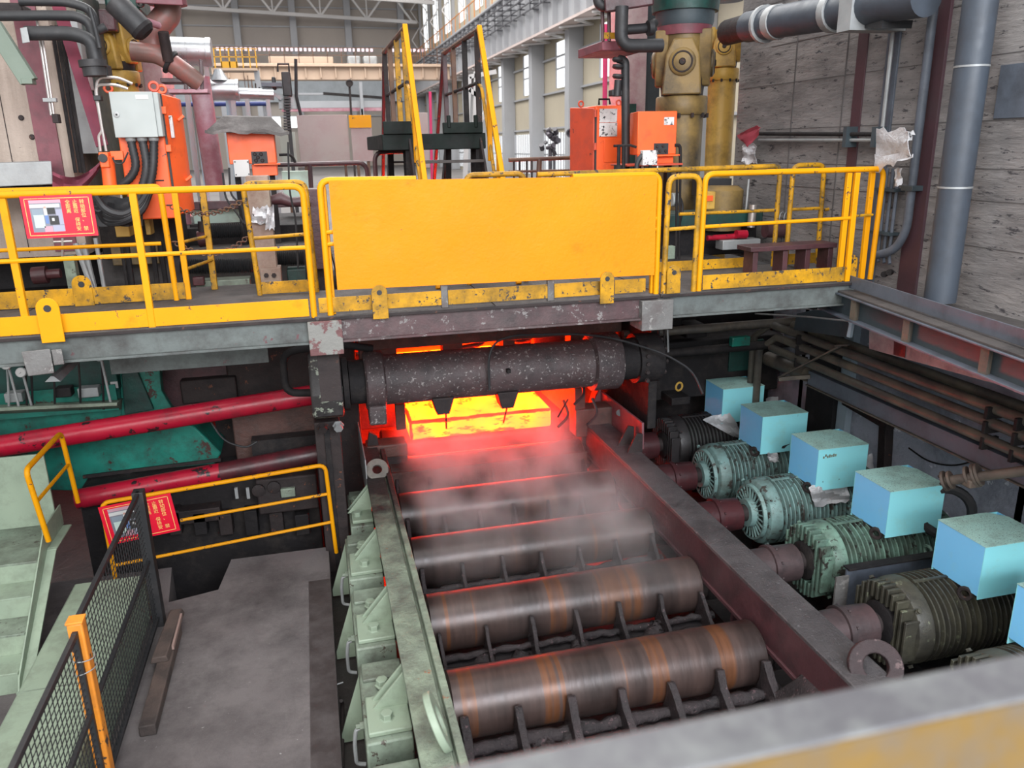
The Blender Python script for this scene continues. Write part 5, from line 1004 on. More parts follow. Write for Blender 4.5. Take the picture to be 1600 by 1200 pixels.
t = mass('dark_machine_bed', 'dark sooty machine bed behind the left walkway rails', 'machine', [('bed', -60, 372, 520, 440, 10.3, 2.0, M_dark), ('bed_front', 150, 398, 520, 470, 9.8, 0.5, M_deck), ('ledge', 305, 440, 392, 455, 9.3, 0.25, M_grnd), ('block', 448, 422, 480, 444, 9.2, 0.3, M_tealD), ('red_block', 300, 434, 320, 446, 9.2, 0.1, M_coupr), ('side', -60, 470, 300, 520, 9.6, 0.8, M_dark), ('rod_shelf', 90, 512, 300, 520, 8.9, 0.5, M_dark)])
for i, (a, c_, py, yy) in enumerate(((325, 380, 362, 9.6), (282, 395, 417, 9.4), (430, 475, 405, 9.4))):
    k = thing('black_bellows', PY((a + c_) / 2, py + 10, yy), ('small upper bellows behind the chain', 'long black bellows under the walkway gap', 'short black bellows right of the rusty pale column')[i], 'bellows', 'black ribbed bellows behind the walkway')
    n_ = int((c_ - a) / 3.2)
    prof = []; p0, p1 = PY(a, py, yy), PY(c_, py - 2, yy); Lg = (p1 - p0).length
    for m in range(2 * n_ + 1): prof.append((Lg * m / (2 * n_), 0.085 if m % 2 else 0.062))
    MB().lathe(p0, p1 - p0, prof, 16).build('sleeve', M_black, k)
t = thing('red_valve', PY(316, 372, 9.6), 'small dark red valve body at the end of the upper bellows', 'valve'); MB().cyl(PY(310, 374, 9.6), PY(324, 372, 9.6), 0.09, 12).build('body', M_coupr, t); MB().cyl(PY(317, 362, 9.6), PY(316, 346, 9.6), 0.05, 10).build('neck', M_dark2, t); MB().cyl(PY(316, 346, 9.6), PY(313, 318, 9.6), 0.012, 6).build('rod', M_dark, t)
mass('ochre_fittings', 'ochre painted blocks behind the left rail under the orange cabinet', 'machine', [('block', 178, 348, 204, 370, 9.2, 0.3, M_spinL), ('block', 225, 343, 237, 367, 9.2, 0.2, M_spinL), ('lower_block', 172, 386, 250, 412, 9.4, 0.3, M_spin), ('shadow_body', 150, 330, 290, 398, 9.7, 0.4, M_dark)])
t = thing('pale_green_post', PY(112, 470, 9.1), 'pale green flat post behind the left rail below the warning sign', 'post'); pxbox(97, 400, 126, 466, 9.1, 0.12).build('plate', M_grnd, t, 0.005)
RODS = ['thin pale rod leaning beside the pale green post', 'thicker pale rod, second one beside the pale green post', 'pale rod standing apart to the right of the pair beside the pale green post', 'thinnest dark rod under the orange cabinet, first of the dark ones', 'thick dark rod under the orange cabinet, second of the dark ones', 'dark rod under the orange cabinet, third of the dark ones', 'dark rod nearest the chain gap, last of the dark ones']
for i, (a, b_, c_, d, r_) in enumerate(((118, 380, 148, 462, 0.028), (130, 380, 150, 462, 0.03), (149, 372, 165, 462, 0.022), (190, 385, 202, 470, 0.018), (198, 385, 210, 470, 0.03), (238, 380, 248, 460, 0.026), (250, 380, 262, 460, 0.026))):
    low_rail([PY(a, b_, 9.0 + 0.03 * i), PY(c_, d, 9.0 + 0.03 * i), V((PY(c_, d, 9.0 + 0.03 * i).x + 0.03, 9.0 + 0.03 * i, 2.55))], M_galv if i < 3 else M_dark, RODS[i], r_)['group'] = 'upright rods behind the left rails'
t = thing('hand_valve', PY(98, 385, 9.0), 'small cross-handled valve below the left warning sign', 'valve'); MB().cyl(PY(84, 378, 9.0), PY(113, 377, 9.0), 0.012, 6).build('cross_bar', M_bright, t); MB().cyl(PY(98, 402, 9.0), PY(98, 372, 9.0), 0.014, 8).build('stem', M_bright, t)
t = thing('red_coupling', PY(62, 440, 9.2), 'dull red coupling behind the left rail', 'coupling'); MB().cyl(PY(52, 431, 9.2), PY(74, 429, 9.2), 0.09, 14).build('body', M_coupr, t); MB().cyl(PY(70, 429, 9.2), PY(95, 427, 9.2), 0.05, 12).build('shaft', M_coupr, t)
t = thing('dark_cable', PY(385, 330, 8.6), 'black cables hanging down beside the rear rail post', 'cable')
for pts in ([(348, 270), (352, 310), (368, 330), (380, 348)], [(358, 262), (360, 305), (378, 320), (383, 350)], [(450, 222), (452, 300), (462, 340), (466, 420)]): MB().tube([PY(a, c_, 8.7) for a, c_ in pts], 0.011, 6, 0.15).build('cable', M_black, t)
t = thing('maroon_rag', PY(445, 318, 9.3), 'maroon wrapped pipe behind the rear left loop rail', 'pipe'); MB().tube([PY(424, 313, 9.3), PY(440, 310, 9.3), PY(455, 316, 9.3), PY(485, 314, 9.3)], [0.05, 0.07, 0.055, 0.06], 10).build('wrap', M_mard, t); pxbox(472, 296, 520, 420, 9.5, 0.3).build('bracket', M_mard, t, 0.01)
# ================================================================== ROLLER TABLE
RX0, RX1, RR, RZ = 0.72, 3.42, 0.27, 0.24
def yk(k): return 5.32 + 1.172 * k
ORD = {-1: 'nearest', 0: 'nearest', 1: 'second', 2: 'third', 3: 'fourth', 4: 'fifth', 5: 'sixth'}
def rlabel(k): return '%swet brown table roller, %s from the front of the table' % ('' , ORD[k]) if k < 5 else 'table roller under the glowing slab, sixth from the front'
r0 = thing('table_roller', (2.07, yk(0), RZ - RR), rlabel(0), 'roller', 'rollers of the roller table')
MB().lathe((RX0, yk(0), RZ), (1, 0, 0), [(0, RR - 0.03), (0.02, RR), (RX1 - RX0 - 0.02, RR), (RX1 - RX0, RR - 0.03)], 64).build('barrel', M_roller, r0)
MB().lathe((0.40, yk(0), RZ), (1, 0, 0), [(0, 0.10), (0.22, 0.10), (0.24, 0.16), (0.32, 0.16)], 24).build('neck', M_dark2, r0)
MB().lathe((RX1, yk(0), RZ), (1, 0, 0), [(0, 0.17), (0.08, 0.17), (0.1, 0.11), (0.58, 0.11)], 24).build('neck', M_dark2, r0)
MB().lathe((RX1 + 0.1, yk(0), RZ), (1, 0, 0), [(0, 0.15), (0.02, 0.19), (0.16, 0.19), (0.18, 0.15)], 24).build('bearing_seal', M_scale, r0)
for k in range(1, 6): dup(r0, (0, 1.172 * k, 0), rlabel(k))
# scale-caked grates between the rollers
def noisy_bar(p, q, r, seed, mat, name, parent, n=14, sides=8, flat=1.0):
    rn = random.Random(seed); p, q = V(p), V(q); P = [p.lerp(q, i / (n - 1)) + V((0, rn.uniform(-.012, .012), rn.uniform(-.012, .012))) for i in range(n)]
    return MB().tube(P, [r * rn.uniform(0.75, 1.25) for _ in P], sides).build(name, mat, parent, smooth=60)
def grate(k):
    y1 = yk(k) - RR
    near = k <= 0
    t = thing('roller_grate', (2.07, y1 - 0.3, -0.35), ('scale-caked grate of fins before the %s roller' % ORD[k]), 'grate', 'grates between the rollers')
    M = M_scale
    for m, (dy, dz) in enumerate(((-0.07, 0.07), (-0.24, 0.05))):
        noisy_bar((RX0 - 0.05, y1 + dy, dz), (RX1 + 0.05, y1 + dy, dz), 0.055 if near else 0.036, k * 9 + m, M, 'cross_bar', t, 40, 8)
    MB().box(RX0, RX1, y1 - 0.34, y1 - 0.0, -0.34, 0.02).build('scale_bed', M_bed, t)
    fx = [0.80 + 0.425 * i for i in range(7)]
    for m, x in enumerate(fx):
        rn = random.Random(k * 31 + m); w_ = 0.032 + (0.026 if near else 0.0) + rn.uniform(0, 0.012)
        tip = rn.uniform(-0.02, 0.03)
        pr = [(y1 + 0.06, 0.0), (y1 - 0.006, 0.20), (y1 - 0.012, 0.335 + tip), (y1 - 0.05, 0.345 + tip), (y1 - 0.14, 0.255), (y1 - 0.27, 0.15), (y1 - 0.355, 0.10), (y1 - 0.36, -0.1), (y1 + 0.03, -0.1)]
        mb = MB().prism([(x - w_ / 2 + rn.uniform(-.006, .006), a, c_) for a, c_ in pr], (w_, 0, 0))
        mb.build('fin', M, t, 0.008)
    for s in range(9 if near else 5):
        rn = random.Random(k * 77 + s); x = rn.uniform(RX0 + 0.1, RX1 - 0.1); c = V((x, y1 - rn.uniform(0.08, 0.3), 0.01))
        mb = MB(); n_ = 9
        mb.lathe(c, (0, 0, 1), [(0, 0.10), (0.05, 0.09), (0.09, 0.05), (0.11, 0.015)], n_)
        for i in range(len(mb.v)): mb.v[i] += V((rn.uniform(-.02, .02), rn.uniform(-.02, .02), rn.uniform(-.015, .015)))
        mb.build('scale_lump', M, t, smooth=70)
for k in range(0, 5): grate(k)
# left side beam with gussets, and its bearing blocks
yb0, yb1 = 3.3, 9.95
t = thing('table_girder', (0.52, 7, 0.2), 'long pale green side beam with two lifting eyes along the left of the rollers', 'beam')
MB().box(0.375, 0.585, yb0, yb1, 0.72, 0.765).build('top_flange', M_beamL, t, 0.006)
MB().box(0.45, 0.49, yb0, yb1, 0.15, 0.72).build('web', M_grnd, t)
MB().prism([(0.60, yb0, 0.25), (0.66, yb0, 0.25), (0.665, yb0, 0.80), (0.61, yb0, 0.80)], (0, yb1 - 0.25 - yb0, 0)).build('guard_plate', M_beamL, t, 0.006)
MB().box(0.585, 0.612, yb0, yb1 - 0.25, 0.70, 0.72).build('groove', M_grnd, t)
MB().prism([(0.40, yb1 - 0.05, 0.3), (0.64, yb1 - 0.05, 0.3), (0.60, yb1 - 0.05, 0.90), (0.50, yb1 - 0.05, 0.96), (0.46, yb1 - 0.05, 0.78)], (0, 0.08, 0)).build('end_plate', M_dark2, t, 0.006)
MB().box(0.372, 0.384, yb1 - 1.1, yb1 + 0.3, 0.4, 1.0).build('side_shield', M_galv, t, 0.002)
def eye_plate(y, mat, lab, tilt):
    c = V((0.50, y, 0.80 + 0.06)); ax = V((-math.sin(tilt), 0, math.cos(tilt)))
    o = MB().ring(c, ax, 0.165, 0.075, 0.045, 28).build('lifting_eye', mat, t, 0.006); return o
MB().ring(V((0.51, 8.93, 0.83)), (0, -0.75, 0.66), 0.135, 0.055, 0.05, 28).build('lifting_eye', paint('bare_eye_steel', (0.17, 0.155, 0.13), (0.06, 0.05, 0.045), 0.4, rough=0.5, bump=0.3), t, 0.006)
c = V((0.52, 4.36, 0.90)); MB().ring(c, (1, 0, 0.35), 0.20, 0.10, 0.05, 32).build('lifting_eye', M_grn, t, 0.008)
def chock(k):
    y = yk(k)
    t = thing('bearing_block', (0.2, y, -0.28), 'pale green bearing block with gussets beside the %s roller' % ORD[k], 'bearing block', 'bearing blocks along the left side beam')
    m = M_grnd
    xa = 0.14 if k == 3 else 0.06
    MB().box(xa, 0.40, y - 0.46, y + 0.46, -0.27, 0.40).build('body', m, t, 0.015)
    MB().box(xa + 0.025, 0.40, y - 0.40, y + 0.02, 0.40, 0.44).build('cap_pad', M_grn, t, 0.01); MB().box(xa + 0.025, 0.40, y + 0.24, y + 0.46, 0.40, 0.43).build('cap_pad', m, t, 0.008)
    for yy in (y - 0.26, y + 0.14):
        b = MB(); bolt(b, (0.23, yy, 0.43), (0, 0, 1), 0.048, 0.06); b.build('hex_bolt', M_grn, t, 0.004)
    for yy in (y - 0.14, y - 0.04):
        MB().prism([(0.12, yy, 0.42), (0.40, yy, 0.42), (0.40, yy, 0.72), (0.38, yy, 0.72)], (0, 0.022, 0)).build('gusset', M_grn, t, 0.003)
    if k == 3: return
    MB().prism([(0.06, y + 0.40, 0.36), (0.06, y + 0.40, -0.26), (-0.12, y + 0.40, -0.26), (-0.12, y + 0.40, -0.18)], (0, 0.025, 0)).build('side_gusset', M_grn, t, 0.003)
    MB().tube([(0.06, y - 0.05, 0.22), (0.0, y - 0.05, 0.22), (-0.02, y - 0.05, 0.1), (-0.02, y - 0.05, -0.1), (0.05, y - 0.05, -0.12)], 0.016, 8, 0.05).build('grease_line', M_galv, t)
    MB().lathe((0.06, y - 0.05, 0.24), (-1, 0, 0), [(0, 0.035), (0.03, 0.035), (0.03, 0.02), (0.06, 0.02)], 8).build('grease_nipple', M_grnd, t)
for k in range(-1, 4): chock(k)
bpy.data.objects['bearing_block']['label'] = 'pale green bearing block at the very front, cut by the lower picture edge'
# right side beam
t = thing('table_girder', (3.62, 7, 0.4), 'dark maroon side beam with one lifting ring along the right of the rollers', 'beam')
M_ring = paint('scaly_ring', (0.028, 0.021, 0.022), BLK, 0.3, (0.045, 0.023, 0.025), 0.45, bump=0.8, fine=30, chip=(0.12, 0.08, 0.08), chip_amt=0.2)
M_top = paint('gritty_dark_beam_top', (0.06, 0.052, 0.054), (0.02, 0.017, 0.018), 0.4, (0.10, 0.09, 0.092), 0.55, bump=0.9, fine=40, chip=(0.16, 0.15, 0.155), chip_amt=0.18, chip_scale=26)
MB().prism([(3.46, 3.6, 0.36), (3.46, 10.35, 0.36), (3.46, 10.45, 0.72), (3.46, 3.6, 0.74)], (0.045, 0, 0)).build('inner_face', M_mard, t, 0.006)
MB().box(3.46, 3.79, 3.6, 10.1, 0.725, 0.765).build('top_plate', M_top, t, 0.008); MB().box(3.55, 3.76, 3.6, 10.2, 0.36, 0.73).build('core', M_mard, t)
MB().box(3.44, 3.52, 4.45, 10.3, 0.33, 0.37).build('lower_lip', M_mard, t, 0.004)
MB().ring(V((3.72, 4.22, 0.80)), (-0.35, -0.75, 0.55), 0.19, 0.09, 0.08, 32).build('lifting_ring', M_ring, t, 0.008)
MB().hexa([(3.2, 3.8, 0.1), (3.47, 3.8, 0.1), (3.47, 4.9, 0.1), (3.3, 4.9, 0.1), (3.36, 3.9, 0.5), (3.47, 3.9, 0.5), (3.47, 4.7, 0.45), (3.42, 4.7, 0.4)]).build('nose', M_scale, t, 0.01)
for k in range(0, 5):
    y = yk(k) + 0.5; MB().box(3.48, 3.56, y - 0.02, y + 0.02, -0.3, 0.36).build('leg_plate', M_mard, t); MB().box(3.46, 3.50, y - 0.25, y - 0.21, -0.1, 0.36).build('leg_plate', M_mard, t)
M_redlit = paint('red_lit_steel', (0.20, 0.075, 0.085), (0.10, 0.04, 0.045), 0.4, rough=0.5, bump=0.12)  # slab's red glow mixed into the plate's base colour
t = thing('guide_plate', (3.8, 9.8, 0.4), 'upright red-lit guide plate with a round hole, far end of right side beam', 'plate')
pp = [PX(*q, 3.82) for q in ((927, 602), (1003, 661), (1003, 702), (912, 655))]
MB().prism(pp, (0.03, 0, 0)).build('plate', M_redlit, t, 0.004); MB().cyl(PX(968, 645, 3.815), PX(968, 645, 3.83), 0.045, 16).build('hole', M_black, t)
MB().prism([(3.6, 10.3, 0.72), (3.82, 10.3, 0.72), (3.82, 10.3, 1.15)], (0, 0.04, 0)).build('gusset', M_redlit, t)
for yy, dx in ((9.0, 0.0), (8.72, 0.02)): MB().prism([(3.58 + dx, yy, 0.76), (3.8, yy, 0.76), (3.8, yy, 1.0), (3.72, yy, 1.02)], (0, 0.03, 0)).build('gusset', M_dark2, t)
# ================================================================== HOT SLAB
sl = thing('hot_slab', (2.15, 13.5, 0.51), 'glowing yellow-orange steel slab coming through the mill', 'slab')
n = 20; vs = MB()
MB().box(1.10, 3.18, 10.63, 17.6, 0.512, 0.795).build('slab_body', M_slab, sl, 0.035)
# ================================================================== HEADER PIPE AND POST ACROSS THE TABLE
HY, HZ = 8.75, 1.985
hp = thing('header_pipe', (2.0, HY, 1.6), 'scaly dark header pipe crossing above the slab, flanged at both ends', 'pipe')
MB().lathe((0.60, HY, HZ), (1, 0, -0.004), [(0, 0.285), (2.55, 0.285)], 40).build('barrel', M_pipehdr, hp)
MB().lathe((0.43, HY, HZ), (1, 0, 0), [(0, 0.31), (0.02, 0.335), (0.20, 0.335), (0.22, 0.31)], 32).build('collar', M_pipehdr, hp)
MB().lathe((0.26, HY, HZ), (1, 0, 0), [(0, 0.25), (0.17, 0.25)], 28).build('spigot', M_dark, hp)
MB().box(0.44, 0.63, HY - 0.345, HY - 0.1, HZ - 0.42, HZ - 0.2).build('collar_tab', M_pipehdr, hp, 0.02)
MB().lathe((3.08, HY, HZ), (1, 0, 0), [(0, 0.29), (0.02, 0.345), (0.33, 0.345), (0.35, 0.33)], 40).build('end_flange', M_pipehdr, hp)
MB().lathe((3.43, HY, HZ), (1, 0, 0), [(0, 0.25), (0.22, 0.25), (0.22, 0.30), (0.52, 0.30), (0.54, 0.27)], 32).build('end_coupling', M_dark, hp)
for k in range(10):
    g = 2 * math.pi * k / 10; b = MB(); bolt(b, (3.96, HY + 0.24 * math.cos(g), HZ + 0.24 * math.sin(g)), (1, 0, 0), 0.03, 0.04); b.build('flange_bolt', M_dark2, hp)
for k in range(5): b = MB(); bolt(b, (3.72 + 0.0, HY - 0.29, HZ - 0.2 + 0.1 * k), (0, -1, 0), 0.025, 0.03); b.build('clamp_bolt', M_dark2, hp)
for x in (1.20, 1.95): MB().hexa([(x, HY - 0.25, HZ - 0.40), (x + 0.14, HY - 0.25, HZ - 0.40), (x + 0.14, HY, HZ - 0.40), (x, HY, HZ - 0.40), (x - 0.05, HY - 0.27, HZ - 0.2), (x + 0.2, HY - 0.27, HZ - 0.2), (x + 0.2, HY, HZ - 0.2), (x - 0.05, HY, HZ - 0.2)]).build('nozzle_block', M_dark2, hp, 0.01)
for x, dx in ((1.30, 0.0), (2.02, -0.05), (2.75, -0.12)): MB().tube([(x, HY - 0.24, HZ - 0.36), (x + dx, HY - 0.22, HZ - 0.58)], 0.010, 6).build('nozzle_tip', M_dark, hp)
MB().box(2.0, 2.04, HY - 0.35, HY - 0.28, HZ + 0.05, HZ + 0.09).build('cable_clip', M_dark, hp)
cb = thing('hanging_cable', (2.2, HY, 1.6), 'thin black cable looping over the header pipe and away to the right', 'cable')
MB().tube([PY(765, 610, 8.4), PY(763, 560, 8.40), PY(772, 535, 8.42), PY(800, 524, 8.42), PY(900, 521, 8.45), PY(960, 528, 8.45), PY(1040, 553, 8.3), PY(1083, 580, 8.2), PY(1098, 615, 8.1)], 0.013, 8, 0.25, 6).build('cable', M_black, cb)
cp = thing('clamp_post', (0.1, HY, 0), 'black scaly post and flaked clamp block holding the left end of the header pipe', 'post')
MB().box(-0.16, 0.12, HY - 0.1, HY + 0.2, -0.9, 1.58).build('post', M_dark2, cp, 0.012); MB().box(-0.06, 0.0, HY - 0.13, HY - 0.1, -0.2, 1.5).build('front_rib', M_dark, cp, 0.004)
MB().lathe((-0.16, HY, HZ - 0.01), (1, 0, 0), [(0, 0.36), (0.02, 0.385), (0.32, 0.385), (0.34, 0.36)], 8).build('clamp_block', M_clamp, cp, 0.01)
MB().lathe((0.19, HY, HZ - 0.01), (1, 0, 0), [(0, 0.3), (0.06, 0.3)], 24).build('clamp_face', M_dark, cp)
for x in (-0.07, 0.10): b = MB(); bolt(b, (x, HY - 0.25, HZ - 0.40), (0, -1, -0.4), 0.05, 0.07); b.build('clamp_bolt', M_dark2 if x < 0 else M_galv, cp)
MB().tube([(0.55, HY + 0.05, HZ + 0.36), (0.1, HY, HZ + 0.46), (-0.42, HY, HZ + 0.40), (-0.43, HY, HZ - 0.06), (-0.15, HY, HZ - 0.08)], 0.042, 10, 0.14).build('loop_pipe', M_dark, cp)
# ================================================================== MILL STAND: dark housings lit by the slab
ms = thing('mill_stand', (2, 12, -1.2), 'dark mill stand housings either side of the slab under the walkway', 'mill stand')
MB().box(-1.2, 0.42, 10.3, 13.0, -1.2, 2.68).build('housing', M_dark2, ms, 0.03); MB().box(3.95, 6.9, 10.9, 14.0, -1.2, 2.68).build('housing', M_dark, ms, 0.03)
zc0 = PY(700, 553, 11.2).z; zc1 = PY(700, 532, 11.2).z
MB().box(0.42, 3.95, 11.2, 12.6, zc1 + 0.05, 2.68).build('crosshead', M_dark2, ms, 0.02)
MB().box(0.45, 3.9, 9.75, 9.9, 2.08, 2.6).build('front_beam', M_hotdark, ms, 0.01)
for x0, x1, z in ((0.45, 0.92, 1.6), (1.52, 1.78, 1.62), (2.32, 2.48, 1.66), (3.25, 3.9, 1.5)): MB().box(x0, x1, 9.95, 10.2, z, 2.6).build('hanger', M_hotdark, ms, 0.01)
for x0, x1, z in ((1.6, 2.2, 1.80), (2.55, 2.9, 1.83)): MB().tube([(x0, 10.6, z + 0.2), (x0 + 0.1, 10.6, z), (x1, 10.6, z + 0.05), (x1, 10.6, z + 0.3)], 0.035, 8, 0.1).build('spray_pipe', M_hotdark, ms)
MB().cyl((0.42, 13.2, 1.62), (3.95, 13.2, 1.62), 0.45, 32).build('work_roll', M_hotdark, ms)
for s, (x0, x1) in enumerate(((0.45, 0.98), (3.30, 3.92))):
    MB().box(x0, x1, 9.85, 10.15, 0.60, 0.78 if s == 0 else 1.0).build('guide_block', M_hotdark, ms, 0.02); MB().box(x0 + (0.1 if s == 0 else 0.1), x1, 9.9, 10.2, 0.2, 0.6).build('guide_foot', M_dark2, ms, 0.02)
MB().prism([(0.98, 9.9, 0.95), (1.12, 12, 0.9), (1.02, 12, 0.9), (0.85, 9.9, 0.95)], (0, 0, 0.35)).build('entry_guide', M_hotdark, ms, 0.01); MB().prism([(3.3, 9.9, 0.8), (3.22, 12, 0.8), (3.35, 12, 0.8), (3.45, 9.9, 0.8)], (0, 0, 0.5)).build('entry_guide', M_hotdark, ms, 0.01)
for i, (px, py) in enumerate(((905, 590), (880, 625), (925, 622))): MB().tube([PY(px, py, 9.7), PY(px + 10, py + 25, 9.6), PY(px - 8, py + 42, 9.5)], 0.02, 6, 0.1).build('hose', M_black, ms)
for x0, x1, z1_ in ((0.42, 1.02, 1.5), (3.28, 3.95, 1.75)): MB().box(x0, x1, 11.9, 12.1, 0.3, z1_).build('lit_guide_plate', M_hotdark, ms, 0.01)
MB().box(0.70, 3.42, 9.72, 9.76, -1.3, 0.43).build('apron_glow_block', M_hotdark, ms)  # apron carried down to the pit floor to block under-table glow
# dark clutter right of the slab
rn = random.Random(11)
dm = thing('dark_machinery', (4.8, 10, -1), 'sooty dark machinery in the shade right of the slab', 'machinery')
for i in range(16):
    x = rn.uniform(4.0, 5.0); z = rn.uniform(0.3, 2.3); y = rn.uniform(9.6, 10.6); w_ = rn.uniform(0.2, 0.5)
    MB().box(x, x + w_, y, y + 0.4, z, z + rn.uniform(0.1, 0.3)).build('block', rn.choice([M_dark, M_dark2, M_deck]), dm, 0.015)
for z0 in (1.75, 2.05, 2.3, 2.5):
    MB().cyl((3.9, 9.5 + 0.1 * z0, z0), (6.7, 9.5, z0 + 0.05), 0.06, 10).build('level_pipe', M_ochrepipe if z0 == 2.05 else M_dark, dm)
MB().box(4.2, 6.6, 10.2, 10.8, 0.9, 1.75).build('machine_body', M_dark, dm, 0.02); MB().box(5.75, 6.3, 10.16, 10.2, 1.25, 1.7).build('teal_patch', M_tealD, dm, 0.01); MB().box(3.98, 4.1, 9.0, 10.8, 0.95, 2.68).build('glow_blocker', M_dark, dm, 0.01); pxbox(1145, 528, 1172, 540, 9.4, 0.1).build('teal_plate', M_teal, dm, 0.01)  # the tall dark plate is added to keep slab glow off the right side
MB().torus(PY(1061, 604, 9.3), (0.3, -1, 0), 0.055, 0.014, 14, 6).build('bright_ring', M_spinL, dm)
for px in (1018, 1029, 1038, 1043): MB().tube([PY(px, 515, 8.9), PY(px + 1, 550, 8.9)], 0.014, 6).build('drop_pipe', M_coupr if px == 1018 else M_galv if px == 1043 else M_dark, dm)
# ================================================================== TEAL MACHINE AND RED PIPES (left, under walkway)
tm = thing('teal_machine', PY(150, 765, 10.0), 'teal mill housing with flaked patches behind the red pipes', 'machine')
Y = 10.0
MB().prism([PY(-120, 760, Y), PY(130, 768, Y), PY(330, 735, Y), PY(346, 708, Y), PY(305, 668, Y), PY(250, 640, Y), PY(243, 560, Y), PY(188, 560, Y), PY(185, 590, Y), PY(-120, 600, Y)][::-1], (0, 0.6, 0)).build('front_plate', M_teal, tm, 0.02)
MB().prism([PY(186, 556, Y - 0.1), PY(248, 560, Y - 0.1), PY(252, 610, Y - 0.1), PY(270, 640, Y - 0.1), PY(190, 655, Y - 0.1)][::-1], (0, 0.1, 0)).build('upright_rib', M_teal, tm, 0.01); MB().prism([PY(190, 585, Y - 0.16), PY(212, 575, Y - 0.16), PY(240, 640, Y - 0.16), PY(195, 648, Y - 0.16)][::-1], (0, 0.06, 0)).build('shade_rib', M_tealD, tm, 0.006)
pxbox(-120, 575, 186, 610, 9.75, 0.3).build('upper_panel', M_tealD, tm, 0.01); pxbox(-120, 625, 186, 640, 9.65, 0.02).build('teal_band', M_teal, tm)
MB().hexa([PY(-120, 648, 9.2), PY(183, 634, 9.2), PY(190, 640, 9.9), PY(-120, 655, 9.9), PY(-120, 643, 9.2), PY(183, 629, 9.2), PY(192, 622, 9.9), PY(-120, 634, 9.9)]).build('shelf', M_grnd, tm, 0.005)
pxbox(172, 597, 185, 606, 9.73, 0.012).build('tag', M_white, tm)
for a, c_ in ((5, 36), (84, 112), (120, 155)): pxbox(a, 608 + (a < 20) * 8, c_, 620 + (a < 20) * 8, 9.45, 0.15).build('valve_body', M_galv if a != 84 else M_dark, tm, 0.01)
for px in (10, 38, 47, 82, 122, 158): MB().tube([PY(px, 560, 9.4), PY(px + 3, 600, 9.4), PY(px + 4, 640, 9.4)], 0.012, 6, 0.1).build('thin_pipe', M_dark if px != 10 else M_galv, tm)
pxbox(210, 555, 372, 640, 10.35, 0.4).build('dark_back', M_mard, tm); pxbox(280, 596, 372, 625, 10.2, 0.3).build('pallet_block', M_dark2, tm, 0.02)
MB().torus(PY(201, 752, 9.95), (0, -1, 0), 0.09, 0.02, 20, 6).build('port_ring', M_black, tm); MB().bar(PY(130, 745, 9.95), PY(345, 718, 9.95), 0.03, 0.04).build('edge_bar', M_dark2, tm)
for px, py in ((11, 570), (34, 582), (156, 557)):
    g = thing('pressure_gauge', PY(px, py + 30, 9.0), {11: 'leftmost pressure gauge below the walkway beam', 34: 'pressure gauge beside the grey box under the walkway', 156: 'pressure gauge right of the cable tray under the walkway'}[px], 'gauge', 'white-faced gauges under the walkway')
    c = PY(px, py, 9.35); MB().lathe(c, (0, -1, 0.25), [(0, 0.055), (0.03, 0.055), (0.035, 0.05)], 20).build('case', M_galv, g); o = MB().lathe(c + V((0, -0.035, 0.009)), (0, -1, 0.25), [(0, 0.046), (0.002, 0.046)], 20).build('dial', M_white, g)
    MB().bar(c + V((0.004, -0.039, 0.012)), c + V((-0.02, -0.039, -0.01)), 0.005, 0.002).build('needle', M_black, o); MB().cyl(c + V((0.01, 0, -0.05)), V((c.x + 0.03, c.y, PY(px, 634, 9.4).z)), 0.014, 8).build('stem', M_galv, g)
t = thing('control_box', PY(60, 588, 7.4), 'grey galvanised box hanging under the left end of the walkway beam', 'box')
MB().hexa([PY(44, 588, 6.8), PY(85, 583, 6.8), PY(85, 583, 6.93), PY(44, 588, 6.93), PY(33, 550, 6.8), PY(78, 545, 6.8), PY(78, 545, 6.93), PY(33, 550, 6.93)]).build('body', M_plateg, t, 0.006); MB().hexa([PY(84, 571, 6.82), PY(101, 569, 6.82), PY(101, 569, 6.93), PY(84, 571, 6.93), PY(80, 547, 6.82), PY(96, 545, 6.82), PY(96, 545, 6.93), PY(80, 547, 6.93)]).build('side_box', M_plateg, t, 0.005)
t = thing('cable_tray', PY(90, 597, 7.6), 'dark sheet cable tray slanting under the walkway beside the grey box', 'tray'); MB().hexa([PY(70, 597, 7.3), PY(95, 596, 7.3), PY(134, 556, 8.2), PY(112, 558, 8.2), PY(79, 588, 7.3), PY(84, 588, 7.3), PY(128, 553, 8.2), PY(122, 553, 8.2)]).build('tray', M_galv, t)
a = PY(-120, 717, 9.2); b_ = PY(500, 615, 9.2)
pipe('red_pipe', [a, b_], 0.118, M_red, 'upper crimson pipe running across the teal machine', 'pipe', 28)
t = pipe('red_pipe', [PY(120, 780, 9.35), PY(345, 738, 9.35)], 0.115, M_red, 'lower crimson pipe fading into soot behind the yellow handrail', 'pipe', 24)
MB().tube([PY(345, 738, 9.35), PY(500, 708, 9.35)], 0.1155, 24).build('sooty_length', paint('sooted_red_pipe', (0.05, 0.012, 0.016), BLK, 0.5, (0.12, 0.015, 0.022), 0.35, bump=0.2), t)
dl = thing('dark_gearbox', (-1.0, 9.7, -0.9), 'black oily gearbox and pipework in the pit behind the lower yellow rail', 'gearbox')
MB().box(-2.9, -0.2, 9.5, 10.2, -1.2, 0.72).build('body', M_dark, dl, 0.02); MB().box(-2.0, -1.35, 9.3, 9.5, 0.25, 0.42).build('plate', M_dark2, dl, 0.01); MB().box(-0.9, -0.2, 9.2, 9.6, 0.3, 0.75).build('block', M_dark2, dl, 0.02)
for px, py in ((404, 765), (428, 760)): MB().lathe(PY(px, py, 9.2), (0, -1, 0), [(0, 0.075), (0.04, 0.075), (0.05, 0.04)], 14).build('plug', M_dark2, dl)
